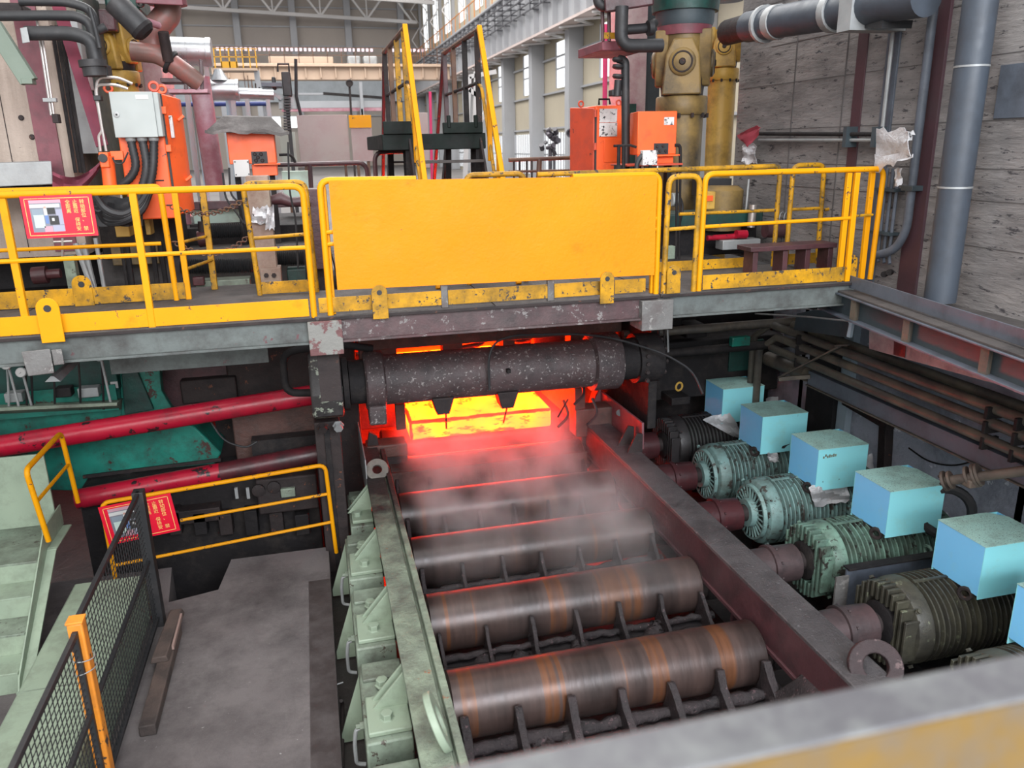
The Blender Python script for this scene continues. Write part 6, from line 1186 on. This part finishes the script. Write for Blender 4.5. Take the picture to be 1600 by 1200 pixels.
for px in (366, 384): pxbox(px, 763, px + 7, 779, 9.25, 0.03).build('tag', M_galv, dl)
pxbox(438, 765, 462, 776, 9.15, 0.1).build('pale_block', M_grnd, dl, 0.01)
pxbox(325, 575, 420, 745, 10.62, 0.1).build('leak_blocker', M_dark2, dl); pxbox(360, 640, 500, 720, 9.9, 0.4).build('scorched_plate', M_hotdark, dl, 0.02); pxbox(392, 690, 500, 705, 9.6, 0.2).build('ledge', M_dark, dl)  # first dark sheet is added to stop slab light leaking through the gap
for i in range(6): pxbox(260 + 40 * i, 800 + 3 * (i % 3), 285 + 40 * i, 835, 9.3, 0.2).build('fitting', M_dark if i % 2 else M_dark2, dl, 0.01)
MB().tube([PY(330, 660, 9.5), PY(350, 690, 9.4), PY(385, 700, 9.3), PY(402, 690, 9.3)], 0.012, 6, 0.2).build('hose', M_black, dl)
# lower yellow rail with the second sign
gy = 8.58
gl = guard('guard_rail', 'low three-bar yellow guard rail on the mill floor before the black gearbox', gy,
    [[V((PY(181, 905, gy).x, gy, 0)), PY(158, 786, gy), PY(508, 726, gy), PY(524, 852, gy), V((PY(526, 865, gy).x, gy, 0))]], [(PY(282, 813, gy), PY(516, 771, gy)), (PY(176, 884, gy), PY(521, 815, gy))], [], [], M_yel, M_yeld, None, 0.024)
warning_sign(PY(153, 793, 8.54), PY(266, 770, 8.54), PY(171, 852, 8.54), 'red warning sign hung on the low yellow rail behind the mesh fence')
# ================================================================== MOTORS ON THE RIGHT
MZ = 0.30
def motor(k, mat, vanes, label):
    y = yk(k)
    t = thing('roller_motor', (5.3, y, -0.35), label, 'motor', 'ribbed roller motors in a row')
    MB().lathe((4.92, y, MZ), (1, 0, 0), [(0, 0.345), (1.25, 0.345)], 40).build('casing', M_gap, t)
    MB().lathe((4.76, y, MZ), (1, 0, 0), [(0, 0.30), (0.03, 0.375), (0.10, 0.395), (0.17, 0.395)], 40).build('end_shield', mat, t, 0.006)
    f0 = MB().lathe((4.96, y, MZ), (1, 0, 0), [(0, 0.345), (0.004, 0.395), (0.018, 0.395), (0.022, 0.345)], 40, False).build('cooling_fin', mat, t, 0, 60)
    for i in range(1, 21):
        o = f0.copy(); COL.objects.link(o); o.parent = t; WORLD[o.name] = WORLD[t.name]; o.location = (0.054 * i, 0, 0)
    MB().lathe((6.08, y, MZ), (1, 0, 0), [(0, 0.395), (0.18, 0.395), (0.22, 0.33)], 36).build('fan_cowl', mat, t)
    MB().box(4.94, 6.05, y - 0.06, y - 0.03, MZ + 0.39, MZ + 0.405).build('top_strip', mat, t)
    # end face: radial vanes round the hub, or the deep straight ribs of the nearer machines
    v0 = None
    if vanes:
        MB().lathe((4.72, y, MZ), (1, 0, 0), [(0, 0.30), (0.0, 0.325), (0.04, 0.335)], 36, False).build('vane_ring', mat, t)
        MB().lathe((4.74, y, MZ), (1, 0, 0), [(0, 0.30), (0.01, 0.30)], 30).build('face_disc', M_dark, t)
        for i in range(26):
            g = 2 * math.pi * i / 26; c, s = math.cos(g), math.sin(g)
            MB().bar((4.735, y + 0.17 * c, MZ + 0.17 * s), (4.735, y + 0.30 * c, MZ + 0.30 * s), 0.012, 0.03, up=(1, 0, 0)).build('vane', mat, t)
        MB().lathe((4.66, y, MZ), (1, 0, 0), [(0, 0.10), (0.0, 0.165), (0.06, 0.175), (0.08, 0.175)], 28, False).build('hub_cap', mat, t)
    else:
        for i in range(11):
            u = -0.32 + 0.064 * i; hh = math.sqrt(max(0.001, 0.375 ** 2 - u * u))
            lo = 0.20 if abs(u) < 0.17 else 0.0
            if lo: 
                MB().box(4.66, 4.80, y + u - 0.014, y + u + 0.014, MZ + lo, MZ + hh).build('end_rib', mat, t, 0.004); MB().box(4.66, 4.80, y + u - 0.014, y + u + 0.014, MZ - hh, MZ - lo).build('end_rib', mat, t, 0.004)
            else: MB().box(4.66, 4.80, y + u - 0.014, y + u + 0.014, MZ - hh, MZ + hh).build('end_rib', mat, t, 0.004)
        MB().lathe((4.64, y, MZ), (1, 0, 0), [(0, 0.15), (0.02, 0.20), (0.1, 0.20)], 28).build('hub_cap', M_dark, t)
    for g in (0.7, 2.4, 3.9, 5.5):
        b = MB(); bolt(b, (4.80, y + 0.40 * math.cos(g), MZ + 0.40 * math.sin(g)), (0, math.cos(g), math.sin(g)), 0.022, 0.025); b.build('shield_bolt', mat, t)
    MB().box(5.0, 5.9, y - 0.36, y + 0.36, -0.35, -0.1).build('foot', M_dark, t, 0.01)
    MB().box(5.75, 5.87, y - 0.47, y - 0.36, MZ + 0.02, MZ + 0.10).build('side_lug', mat, t, 0.008)
    MB().torus((5.81, y - 0.42, MZ + 0.16), (1, 0, 0), 0.05, 0.018, 16, 6).build('lifting_eye', mat, t)
    MB().box(5.30, 5.80, y - 0.2, y + 0.1, MZ + 0.36, 0.70).build('terminal_box', M_dark, t, 0.01)
    MB().torus((5.28, y - 0.28, MZ + 0.36), (1, 0.6, 0), 0.05, 0.02, 14, 6).build('cable_gland', M_dark2, t)
    return t
def coupling(k, mat, label):
    y = yk(k)
    t = thing('shaft_coupling', (4.3, y, MZ - 0.2), label, 'coupling', 'gear couplings between the right side beam and the motors')
    MB().lathe((3.98, y, MZ), (1, 0, 0), [(0, 0.14), (0.02, 0.185), (0.26, 0.19)], 32).build('hub', mat, t)
    MB().lathe((4.24, y, MZ), (1, 0, 0), [(0, 0.195), (0.005, 0.215), (0.055, 0.215), (0.06, 0.20)], 32).build('flange', mat, t)
    MB().lathe((4.30, y, MZ), (1, 0, 0), [(0, 0.195), (0.25, 0.19), (0.26, 0.15)], 32).build('sleeve', mat, t)
    MB().lathe((4.56, y, MZ), (1, 0, 0), [(0, 0.10), (0.12, 0.10)], 20).build('shaft', M_dark2, t)
    for i in range(8):
        g = 2 * math.pi * i / 8 + 0.2; b = MB(); bolt(b, (4.30, y + 0.205 * math.cos(g), MZ + 0.205 * math.sin(g)), (1, 0, 0), 0.013, 0.02); b.build('flange_bolt', mat, t)
    MB().lathe((3.90, y, MZ), (1, 0, 0), [(0, 0.13), (0.03, 0.165), (0.08, 0.165)], 24).build('oil_seal', M_dark2, t)
spec = {-1: (M_motB, False, M_coup, 'blackened ribbed motor lowest at the right edge, half hidden by the front beam'), 0: (M_motB, False, M_coup, 'blackened ribbed motor with deep end ribs, in front of the green one'), 1: (M_motG, False, M_coup, 'green ribbed motor with deep end ribs, second from the front beam'),
        2: (M_motT, True, M_coupr, 'pale teal ribbed motor with radial vanes, the nearer of the two teal ones'), 3: (M_motT, True, M_coupr, 'pale teal ribbed motor with radial vanes, the farther of the two teal ones'), 4: (M_motK, False, M_coupr, 'soot-black ribbed motor farthest along the row')}
cl = {-1: 'coupling of the motor nearest the front beam', 0: 'grey-brown coupling of the blackened motor beside the lifting ring', 1: 'grey-brown coupling of the green motor', 2: 'dark red coupling of the nearer teal motor', 3: 'dark red coupling of the farther teal motor', 4: 'dark red coupling of the soot-black motor, seen past the guide plate'}
for k, (m, vn, mc, lab) in spec.items(): motor(k, m, vn, lab); coupling(k, mc, cl[k])
# cyan covers over the terminal boxes
M_cyans = paint('blue_cover_side', (0.20, 0.58, 0.90), (0.24, 0.55, 0.72), 0.15, (0.19, 0.55, 0.88), 0.5, bump=0.03)  # side panels set bluer than the front panels
nm = {-1: 'light blue sheet cover cut by the right edge of the frame', 0: 'light blue sheet cover largest in the row, over the blackened motor', 1: 'light blue sheet cover over the green motor', 2: 'light blue sheet cover with a scuffed top edge, over the nearer teal motor', 3: 'light blue sheet cover with a small dark tag, over the farther teal motor', 4: 'light blue sheet cover farthest along the row, over the soot-black motor'}
for k in range(-1, 5):
    y = yk(k); x0, x1, y0, y1, z0, z1 = 5.29, 5.93, y - 0.40, y + 0.14, 0.665, 1.165
    if k == -1: x0, x1, y0, y1 = 5.07, 5.71, 3.84, 4.38
    if k == 4: x0 += 0.1; x1 += 0.1; y0 += 0.03
    t = thing('motor_cover', ((x0 + x1) / 2, (y0 + y1) / 2, z0), nm[k], 'cover', 'light blue covers on the motors')
    th = 0.006
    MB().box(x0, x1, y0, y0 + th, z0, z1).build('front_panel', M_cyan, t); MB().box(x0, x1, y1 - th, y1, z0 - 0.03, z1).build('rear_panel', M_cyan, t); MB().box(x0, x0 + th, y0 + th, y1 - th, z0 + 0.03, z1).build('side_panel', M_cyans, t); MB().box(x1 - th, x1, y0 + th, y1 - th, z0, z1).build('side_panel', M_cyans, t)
    MB().prism([(x0 - 0.004, y0 - 0.004, z1), (x1 + 0.004, y0 - 0.004, z1), (x1 + 0.004, y1 - 0.12, z1), (x1 - 0.12, y1 + 0.004, z1), (x0 - 0.004, y1 + 0.004, z1)], (0, 0, 0.006)).build('top_panel', M_cyant, t, 0.002)
    MB().box(x0 + 0.1, x1 - 0.1, y0 + 0.15, y1 - 0.1, 0.66, z0 + 0.2).build('inner_frame', M_dark, t)
    if k == 3: MB().prism([(x0 + 0.30, y0 - 0.003, z0 + 0.05), (x0 + 0.34, y0 - 0.003, z0 + 0.045), (x0 + 0.37, y0 - 0.003, z0 + 0.075), (x0 + 0.42, y0 - 0.003, z0 + 0.10), (x0 + 0.36, y0 - 0.003, z0 + 0.09), (x0 + 0.31, y0 - 0.003, z0 + 0.08)], (0, 0.003, 0)).build('dark_tag', M_black, t)
    if k == 2:
        r = random.Random(2)
        for i in range(7): 
            xx = x0 + 0.06 + 0.025 * i; MB().box(xx, xx + 0.02, y0 - 0.002, y0, z1 - r.uniform(0.09, 0.11), z1 - r.uniform(0.06, 0.085)).build('scuff', M_grnd, t)
for k, c in ((4, [(1096, 655), (1140, 645), (1160, 678), (1150, 685)]), (2, [(1262, 760), (1325, 758), (1326, 782), (1272, 792)]), (3, [(1196, 705), (1212, 702), (1216, 720), (1202, 722)])):
    drape('foil_wrap', [PY(*q, yk(k) - 0.38) for q in c], 'crumpled foil below the light blue cover of the %s motor' % {4: 'soot-black', 2: 'nearer teal', 3: 'farther teal'}[k], 'foil', M_foil, 9, 0.02, 20 + k, 0.02)
drape('foil_wrap', [PY(1196, 622, yk(4) + 0.3), PY(1216, 619, yk(4) + 0.3), PY(1213, 632, yk(4) + 0.3), PY(1198, 632, yk(4) + 0.3)], 'small foil piece behind the farthest light blue cover', 'foil', M_foil, 6, 0.01, 30, 0.01)
drape('foil_wrap', [PY(1352, 715, yk(2) + 0.3), PY(1362, 708, yk(2) + 0.3), PY(1366, 735, yk(2) + 0.3), PY(1354, 738, yk(2) + 0.3)], 'small foil piece behind the cover with the scuffed top edge', 'foil', M_foil, 6, 0.01, 31, 0.01)
struct('floor', MB().box(3.85, 6.95, 1.5, 11, -1.3, -0.35), M_soot)
t = thing('divider_plate', (5.1, yk(0) + 0.6, -0.35), 'grey folded plate standing between the green and blackened motors', 'plate'); MB().box(4.72, 6.2, yk(0) + 0.56, yk(0) + 0.58, -0.35, 0.52).build('face', M_blued, t); MB().box(4.60, 4.74, yk(0) + 0.54, yk(0) + 0.56, -0.35, 0.46).build('return', M_plateg, t); MB().box(4.72, 6.2, yk(0) + 0.52, yk(0) + 0.62, 0.52, 0.535).build('top_lip', M_dark, t)
# ================================================================== RIGHT: SIDE WALKWAY EDGE, PIPE RACK, PIT WALL
A, Bp = V((5.31, 7.3, 0)), V((4.86, 4.3, 0)); A2 = A; B2 = A + (Bp - A) * 1.9
sw = thing('side_walkway', (5.3, 5.5, 2.6), 'slate-grey kerbed walkway edge running along the right concrete wall', 'walkway')
off = (Bp - A).normalized(); nrm = V((off.y, -off.x, 0)).normalized(); nrm = nrm if nrm.x < 0 else -nrm      # towards the pit
def rail_bar(dx, z0, z1, w_, mat, name, a=A2, c_=B2, bev=0.003):
    p = a + nrm * dx; q = c_ + nrm * dx
    return MB().bar(V((p.x, p.y, (z0 + z1) / 2)), V((q.x, q.y, (z0 + z1) / 2)), w_, z1 - z0).build(name, mat, sw, bev)
rail_bar(0, 3.04, 3.165, 0.012, M_blued, 'toe_board'); rail_bar(0.05, 3.0, 3.02, 0.16, M_deck, 'deck_edge'); rail_bar(0.07, 2.78, 3.0, 0.012, M_slate, 'web'); rail_bar(0.11, 2.765, 2.785, 0.10, M_blued, 'lower_flange'); rail_bar(0.11, 2.985, 3.0, 0.09, M_blued, 'upper_flange')
MB().prism([(5.28, 7.3, 2.98), (5.74, 7.3, 2.98), (5.74, 1.5, 2.98), (4.4, 1.5, 2.98)], (0, 0, 0.02)).build('deck', M_deck, sw)
for px in (1352, 1462, 1590):
    u = {1352: 0.22, 1462: 0.52, 1590: 0.86}[px]; p = A + (Bp - A) * u + nrm * 0.1; MB().box(p.x - 0.03, p.x + 0.03, p.y - 0.01, p.y + 0.01, 2.785, 2.985).build('stiffener', M_ochrepipe, sw)
for px in (1352, 1462, 1590):
    u = {1352: 0.22, 1462: 0.52, 1590: 0.86}[px]; p = A + (Bp - A) * u + nrm * 0.12; MB().box(p.x - 0.012, p.x + 0.012, p.y - 0.03, p.y + 0.05, 2.785, 2.985).build('stiffener', M_ochrepipe, sw)
t = thing('banded_beam', (5.7, 5.8, 2.3), 'dirty white beam with a dark red band under the right walkway edge', 'beam')
MB().hexa([PX(1358, 545, 5.75), PX(1700, 640, 5.6), PX(1700, 640, 5.9), PX(1358, 545, 6.0), PX(1358, 513, 5.75), PX(1700, 600, 5.6), PX(1700, 600, 5.9), PX(1358, 513, 6.0)][::1]).build('face', M_stain, t, 0.004)
MB().hexa([PX(1396, 554, 5.72), PX(1414, 559, 5.71), PX(1414, 559, 5.8), PX(1396, 554, 5.8), PX(1397, 524, 5.72), PX(1416, 529, 5.71), PX(1416, 529, 5.8), PX(1397, 524, 5.8)]).build('red_band', M_mard, t)
rk = thing('pipe_rack', (5.2, 6, 1.5), 'steel pipe rack beam carrying the brown pipes along the pit wall', 'rack')
X0 = 6.05
p0, p1 = PX(1266, 592, X0), PX(1640, 752, X0)
zz = PX(1400, 655, X0).z + 0.02
MB().box(X0 - 0.0, X0 + 0.14, 2.0, PX(1262, 594, X0).y, zz - 0.09, zz + 0.09).build('beam_web', M_blued, rk, 0.004); MB().box(X0 - 0.03, X0 + 0.16, 2.0, PX(1262, 594, X0).y, zz - 0.105, zz - 0.09).build('beam_flange', M_ochrepipe, rk, 0.002)
for yy in (5.4, 8.9): MB().box(X0 + 0.06, X0 + 0.06, yy - 0.04, yy + 0.04, -1.3, 2.5).build('rack_post', M_dark, rk)
M_olive = paint('brown_olive_pipe', (0.085, 0.078, 0.066), (0.035, 0.033, 0.033), 0.5, (0.13, 0.115, 0.085), 0.45, bump=0.15)
rp = [(1205, 507, 1600, 655, 0.052, 6.02, 'top'), (1214, 527, 1600, 682, 0.052, 6.0, 'second'), (1205, 543, 1600, 718, 0.052, 5.98, 'third'), (1240, 508, 1600, 637, 0.058, 6.2, 'rear')]
for (a, b_, c_, d, r_, x, nm_) in rp:
    p = PX(a, b_, x); z = p.z; q = V((x, 2.5, z))
    pts = [p, q]
    if nm_ in ('top', 'second'): pts = [V((x - 0.1, p.y + 0.25, -0.3)), V((x - 0.1, p.y + 0.25, z - 0.22)), p, q]
    pipe('rack_pipe', pts, r_, M_olive, nm_ + ' brown pipe on the rack above the light blue covers', 'pipe', 14, group='brown pipes on the rack')
for yy in (5.42, 5.75, 8.8):
    for z in (2.03, 1.89, 1.73): MB().box(5.92, 6.10, yy - 0.02, yy + 0.02, z - 0.06, z + 0.06).build('pipe_clip', M_plateg if yy < 5 else M_dark, rk, 0.006)
pipe('large_rack_pipe', [PX(1200, 560, 6.1), PX(1262, 585, 6.1)], 0.098, M_ochrepipe, 'short thick brown pipe end at the far end of the rack', 'pipe', 16)
t = thing('loose_angle', PX(1216, 590, 5.8), 'loose rusty steel angle lying across the rack pipes', 'angle'); MB().bar(PX(1217, 590, 5.7), PX(1312, 542, 5.9), 0.06, 0.02).build('angle', M_ochrepipe, t, 0.003); MB().bar(PX(1217, 592, 5.7), PX(1266, 588, 6.0), 0.05, 0.05).build('stub', M_ochrepipe, t)
MB().bar(PX(1306, 540, 5.9), PX(1326, 539, 5.95), 0.05, 0.02).build('angle_end', M_ochrepipe, t)
t = thing('rack_bracket', (5.9, 6.5, 0.8), 'rusty brown angle bracket on the bluish pit wall under the rack', 'bracket')
MB().bar(PX(1322, 625, 6.89), PX(1392, 665, 6.89), 0.13, 0.12).build('arm', M_dark2, t, 0.01); MB().bar(PX(1385, 660, 6.89), PX(1380, 760, 6.89), 0.12, 0.14).build('leg', M_dark2, t, 0.01)
t = thing('bent_panel', PX(1330, 570, 6.0), 'dark bent panel with a pale blue edge below the walkway corner', 'panel')
MB().prism([PX(1300, 478, 5.9), PX(1320, 488, 5.9), PX(1331, 505, 5.9), PX(1326, 528, 5.9), PX(1240, 515, 5.9), PX(1245, 490, 5.9)], (0.04, 0, 0)).build('panel', M_slate, t); MB().tube([PX(1306, 480, 5.86), PX(1324, 492, 5.86), PX(1331, 505, 5.86), PX(1327, 526, 5.86)], 0.035, 6).build('edge', M_palepipe, t)
for i, (a, c_) in enumerate((((1180, 490), (1262, 495)), ((1200, 480), (1300, 484)), ((1262, 495), (1330, 502)))): MB().tube([PX(*a, 5.8), PX(*c_, 5.8)], 0.012, 6).build('cable', M_galv, t)
MB().box(5.5, 5.56, PX(1266, 490, 5.5).y - 0.04, PX(1256, 490, 5.5).y, 2.62, 2.98).build('post', M_dark, t)
t = thing('wall_strip', PX(1312, 680, 6.5), 'pale blue upright strip on the pit wall beside the dark doorway', 'strip'); MB().box(6.85, 6.95, PX(1322, 640, 6.85).y, PX(1308, 640, 6.85).y, -1, 2.9).build('strip', M_palepipe, t); MB().box(6.80, 6.96, PX(1306, 640, 6.85).y, PX(1262, 640, 6.85).y, -1.3, 2.4).build('doorway', M_black, t)
# flanged valve stub
t = thing('flanged_valve', PX(1490, 760, 5.55), 'rusty flanged valve stub pointing out over the pit at the right', 'valve')
c0, c1, c2 = PX(1474, 752, 5.45), PX(1525, 742, 5.6), PX(1660, 728, 5.85)
d = (c1 - c0).normalized(); o0 = c0
M_val = paint('rusty_valve_steel', (0.11, 0.085, 0.07), (0.04, 0.032, 0.03), 0.45, (0.15, 0.11, 0.085), 0.45, bump=0.4)
MB().cyl(c0, c2, 0.045, 14).build('pipe', M_val, t)
for s, rr in ((0.0, 0.095), (0.05, 0.085), (0.20, 0.095), (0.26, 0.105), (0.29, 0.105)): MB().cyl(c0 + d * s, c0 + d * (s + 0.025), rr, 18).build('flange', M_val, t, 0.003)
MB().cyl(c0 - d * 0.004, c0 + d * 0.01, 0.035, 14).build('bore', M_black, t); MB().box(c0.x + 0.05, c0.x + 0.2, c0.y - 0.25, c0.y - 0.1, c0.z + 0.02, c0.z + 0.10).build('body', M_val, t, 0.015)
for i in range(6):
    g = 2 * math.pi * i / 6; a_, b_ = MB()._frame(d); b = MB(); bolt(b, c0 + a_ * 0.07 * math.cos(g) + b_ * 0.07 * math.sin(g), -d, 0.014, 0.015); b.build('flange_bolt', M_dark2, t)
t = thing('rubber_ring', PX(1480, 800, 6.0), 'black rubber ring leaning behind the light blue covers', 'ring'); MB().torus(PX(1478, 800, 5.95), (-0.5, -1, 0.2), 0.24, 0.05, 28, 8).build('ring', M_black, t)
t = thing('sagging_cable', PX(1480, 725, 6.3), 'thin cable sagging across the pit wall', 'cable'); MB().tube([PX(1420, 700, 6.94), PX(1450, 722, 6.9), PX(1490, 729, 6.9), PX(1530, 718, 6.94)], 0.010, 6, 0.3).build('cable', M_dark, t)
# ================================================================== LEFT FLOOR: FENCE, DUCT, STAIRS
FX = -1.80
def fence_panel(ya, yb, za, zb, label, zlow=0.10):
    t = thing('mesh_fence', (FX, (ya + yb) / 2, 0), label, 'fence')
    for z0, z1, nm_ in ((za, zb, 'top_bar'), (0.72, 0.72, 'mid_bar'), (zlow, zlow, 'bottom_bar')): MB().bar((FX, ya, z0), (FX, yb, z1), 0.035, 0.035).build(nm_, M_black, t, 0.003)
    for y in (ya, yb): MB().box(FX - 0.018, FX + 0.018, y - 0.018, y + 0.018, 0, za + 0.02).build('end_post', M_black, t, 0.003)
    w_ = MB(); n_ = int((yb - ya) / 0.07)
    for i in range(1, n_):
        y = ya + (yb - ya) * i / n_; w_.box(FX - 0.0025, FX + 0.0025, y - 0.0025, y + 0.0025, zlow, za)
    for i in range(1, 24):
        z = zlow + (za - zlow) * i / 24; w_.box(FX - 0.0045, FX + 0.0005, ya, yb, z - 0.0025, z + 0.0025)
    tag(w_.build('wire_mesh', M_mesh, t, smooth=0), kind='stuff'); return t
f1 = fence_panel(5.42, 7.55, 1.42, 1.42, 'black wire mesh fence panel standing beyond the orange post')
MB().box(FX - 0.05, FX + 0.05, 7.52, 7.64, 0, 1.44).build('channel_post', M_black, f1, 0.004)
fence_panel(3.3, 5.30, 1.36, 1.36, 'black wire mesh fence panel on the near side of the orange post')
t = thing('orange_fence_post', (FX, 5.36, 0), 'scratched orange square post between the two mesh fence panels', 'post'); MB().box(FX - 0.05, FX + 0.05, 5.32, 5.42, 0, 1.43).build('shaft', paint('scratched_orange_post', (0.80, 0.27, 0.02), (0.35, 0.12, 0.03), 0.35, (0.72, 0.25, 0.03), 0.5, bump=0.2, chip=(0.05, 0.035, 0.03), chip_amt=0.2, chip_scale=6), t, 0.012); MB().box(FX - 0.055, FX + 0.055, 5.315, 5.425, 1.43, 1.445).build('cap', MATS['scratched_orange_post'], t, 0.003)
MB().torus((FX, 5.36, 1.15), (0.1, 0.1, 1), 0.078, 0.004, 16, 5).build('tie_wire', M_galv, t); MB().torus((FX, 5.36, 1.05), (-0.2, 0.1, 1), 0.078, 0.004, 16, 5).build('tie_wire', M_galv, t)
t = thing('floor_duct', (-2.2, 6, 0), 'long pale green box duct on the floor behind the mesh fence', 'duct'); MB().box(-2.56, -1.90, 2.0, 7.80, 0.0, 0.45).build('body', M_grn, t, 0.02); MB().box(-1.90, -1.895, 7.6, 7.79, 0.05, 0.4).build('end_plate', M_grn, t)
for y in (4.4, 6.1): MB().box(-2.562, -1.898, y, y + 0.012, 0.0, 0.452).build('seam', M_grnd, t)
t = thing('timber_baulk', (-1.55, 6.6, 0), 'dark square timber lying along the foot of the mesh fence', 'timber'); MB().box(-1.69, -1.56, 5.9, 7.35, 0.0, 0.10).build('baulk', M_wood, t, 0.01)
t = thing('charred_plank', (-1.6, 7.1, 0.1), 'short charred plank resting on the dark timber', 'plank'); MB().hexa([(-1.74, 6.75, 0.101), (-1.58, 6.75, 0.101), (-1.55, 7.55, 0.101), (-1.70, 7.55, 0.101), (-1.72, 6.75, 0.16), (-1.60, 6.75, 0.16), (-1.57, 7.55, 0.16), (-1.68, 7.55, 0.16)]).build('plank', M_wood, t, 0.008); MB().box(-1.575, -1.555, 6.9, 7.45, 0.12, 0.16).build('pale_edge', paint('split_timber', (0.30, 0.20, 0.17), rough=0.8, bump=0.3), t)
# stairs and landing
S = thing('green_stairs', (-3.3, 7.4, 0), 'pale green steel stairs with landing at the left edge', 'stairs')
sx1 = -2.78; n_ = 4; rise, going = 0.20, 0.30; ys = 6.78
for i in range(n_):
    y = ys + going * i; z = rise * (i + 1)
    MB().box(-5.2, sx1 - 0.02, y, y + going + 0.01, z - 0.025, z).build('tread', M_grnd if i % 2 else M_grn, S, 0.004); MB().box(-5.2, sx1 - 0.02, y, y + 0.012, z - rise, z - 0.02).build('riser', M_grn, S, 0.002)
zl = rise * n_; yl = ys + going * n_
MB().box(-5.2, sx1 - 0.02, yl, yl + 0.55, zl - 0.025, zl).build('landing', M_grnd, S, 0.004); MB().box(-5.2, sx1 - 0.06, yl + 0.52, yl + 0.55, zl, zl + 0.78).build('back_panel', M_grn, S, 0.006)
MB().prism([(sx1 - 0.02, ys - 0.12, 0.0), (sx1 - 0.02, yl - 0.02, zl - 0.02), (sx1 - 0.02, yl - 0.02, zl + 0.18), (sx1 - 0.02, ys - 0.02, 0.16)], (0.015, 0, 0)).build('stringer', M_grn, S, 0.003)
MB().box(sx1 - 0.02, sx1 - 0.005, yl - 0.05, yl + 0.55, zl - 0.02, zl + 0.2).build('stringer', M_grn, S, 0.003); MB().box(sx1 - 0.005, sx1 + 0.08, yl - 0.05, yl + 0.5, zl - 0.03, zl - 0.015).build('stringer_flange', M_grn, S, 0.003)
MB().prism([(sx1 - 0.005, ys - 0.12, 0.0), (sx1 - 0.005, yl - 0.02, zl - 0.03), (sx1 - 0.005, yl - 0.02, zl - 0.01), (sx1 - 0.005, ys - 0.12, 0.02)], (0.08, 0, 0)).build('stringer_flange', M_grn, S)
hx = -2.72
pts = [PX(*q, hx) for q in ((76, 845), (40, 735), (95, 676), (122, 785))]
MB().tube(pts, 0.026, 10, 0.09).build('handrail', M_yel, S); MB().tube([PX(58, 783, hx), PX(108, 724, hx)], 0.018, 8).build('mid_bar', M_yel, S)
# hook and rod beside the floor edge
t = thing('floor_bar', PZ(535, 1100, -0.1), 'thin upright rod and hook standing beside the floor edge by the bearing blocks', 'rod'); MB().tube([PZ(535, 1200, -0.25), PZ(535, 1100, -0.2), PZ(533, 1095, -0.1)], 0.016, 8).build('rod', M_dark2, t); MB().tube([PZ(520, 1092, -0.1), PZ(498, 1100, -0.1), PZ(497, 1080, -0.1), PZ(536, 1066, -0.1)], 0.007, 6, 0.03).build('hook', M_galv, t)
# near beam in front of the camera
fb = thing('near_rail_beam', (0.8, 0.72, 3.6), 'worn yellow and grey steel beam close in the foreground at the lower right', 'beam')
MB().box(-1.0, 2.6, 0.69, 0.77, 3.66, 3.80).build('beam', paint('worn_grey_beam_top', (0.085, 0.082, 0.088), (0.15, 0.155, 0.15), 0.45, (0.066, 0.064, 0.07), 0.5, bump=0.1, scale=9), fb, 0.006)
MB().box(-1.0, 2.6, 0.686, 0.69, 3.66, 3.795).build('yellow_side', paint('worn_yellow_side', (0.17, 0.10, 0.022), (0.12, 0.095, 0.07), 0.5, (0.14, 0.085, 0.024), 0.5, bump=0.1, scale=9), fb)
# ================================================================== STEAM OVER THE ROLLERS
m = bpy.data.materials.new('steam_volume'); m.use_nodes = True; nt = m.node_tree; N = nt.nodes; L = nt.links; N.remove(N['Principled BSDF'])
pv = N.new('ShaderNodeVolumePrincipled'); pv.inputs['Color'].default_value = (0.95, 0.95, 0.95, 1); pv.inputs['Anisotropy'].default_value = 0.1
tc = N.new('ShaderNodeTexCoord'); no = N.new('ShaderNodeTexNoise'); no.inputs['Scale'].default_value = 1.7; no.inputs['Detail'].default_value = 5; L.new(tc.outputs['Object'], no.inputs['Vector'])
mr = N.new('ShaderNodeMapRange'); mr.inputs['From Min'].default_value = 0.42; mr.inputs['From Max'].default_value = 0.70; mr.inputs['To Max'].default_value = 1.7; L.new(no.outputs['Fac'], mr.inputs['Value'])
sp = N.new('ShaderNodeSeparateXYZ'); L.new(tc.outputs['Generated'], sp.inputs[0])
def edge(sock, a, b_, c_, d):
    r1 = N.new('ShaderNodeMapRange'); r1.interpolation_type = 'SMOOTHSTEP'; r1.inputs['From Min'].default_value = a; r1.inputs['From Max'].default_value = b_; L.new(sock, r1.inputs['Value'])
    r2 = N.new('ShaderNodeMapRange'); r2.interpolation_type = 'SMOOTHSTEP'; r2.inputs['From Min'].default_value = c_; r2.inputs['From Max'].default_value = d; r2.inputs['To Min'].default_value = 1; r2.inputs['To Max'].default_value = 0; L.new(sock, r2.inputs['Value'])
    mu = N.new('ShaderNodeMath'); mu.operation = 'MULTIPLY'; L.new(r1.outputs[0], mu.inputs[0]); L.new(r2.outputs[0], mu.inputs[1]); return mu.outputs[0]
cur = mr.outputs[0]
for s_, p_ in (('X', (0, .12, .8, 1)), ('Y', (.05, .82, .985, 1)), ('Z', (-.2, -.1, .2, .95))):
    mu = N.new('ShaderNodeMath'); mu.operation = 'MULTIPLY'; L.new(cur, mu.inputs[0]); L.new(edge(sp.outputs[s_], *p_), mu.inputs[1]); cur = mu.outputs[0]
L.new(cur, pv.inputs['Density']); L.new(pv.outputs[0], N['Material Output'].inputs['Volume'])
o = MB().box(0.75, 3.40, 4.8, 10.58, 0.52, 1.62).build('steam', m, None, smooth=0); tag(o, 'thin steam drifting over the wet rollers in front of the slab', 'steam', kind='stuff')
for o in bpy.data.objects:
    if o.type == 'EMPTY' and not o.children: bpy.data.objects.remove(o)
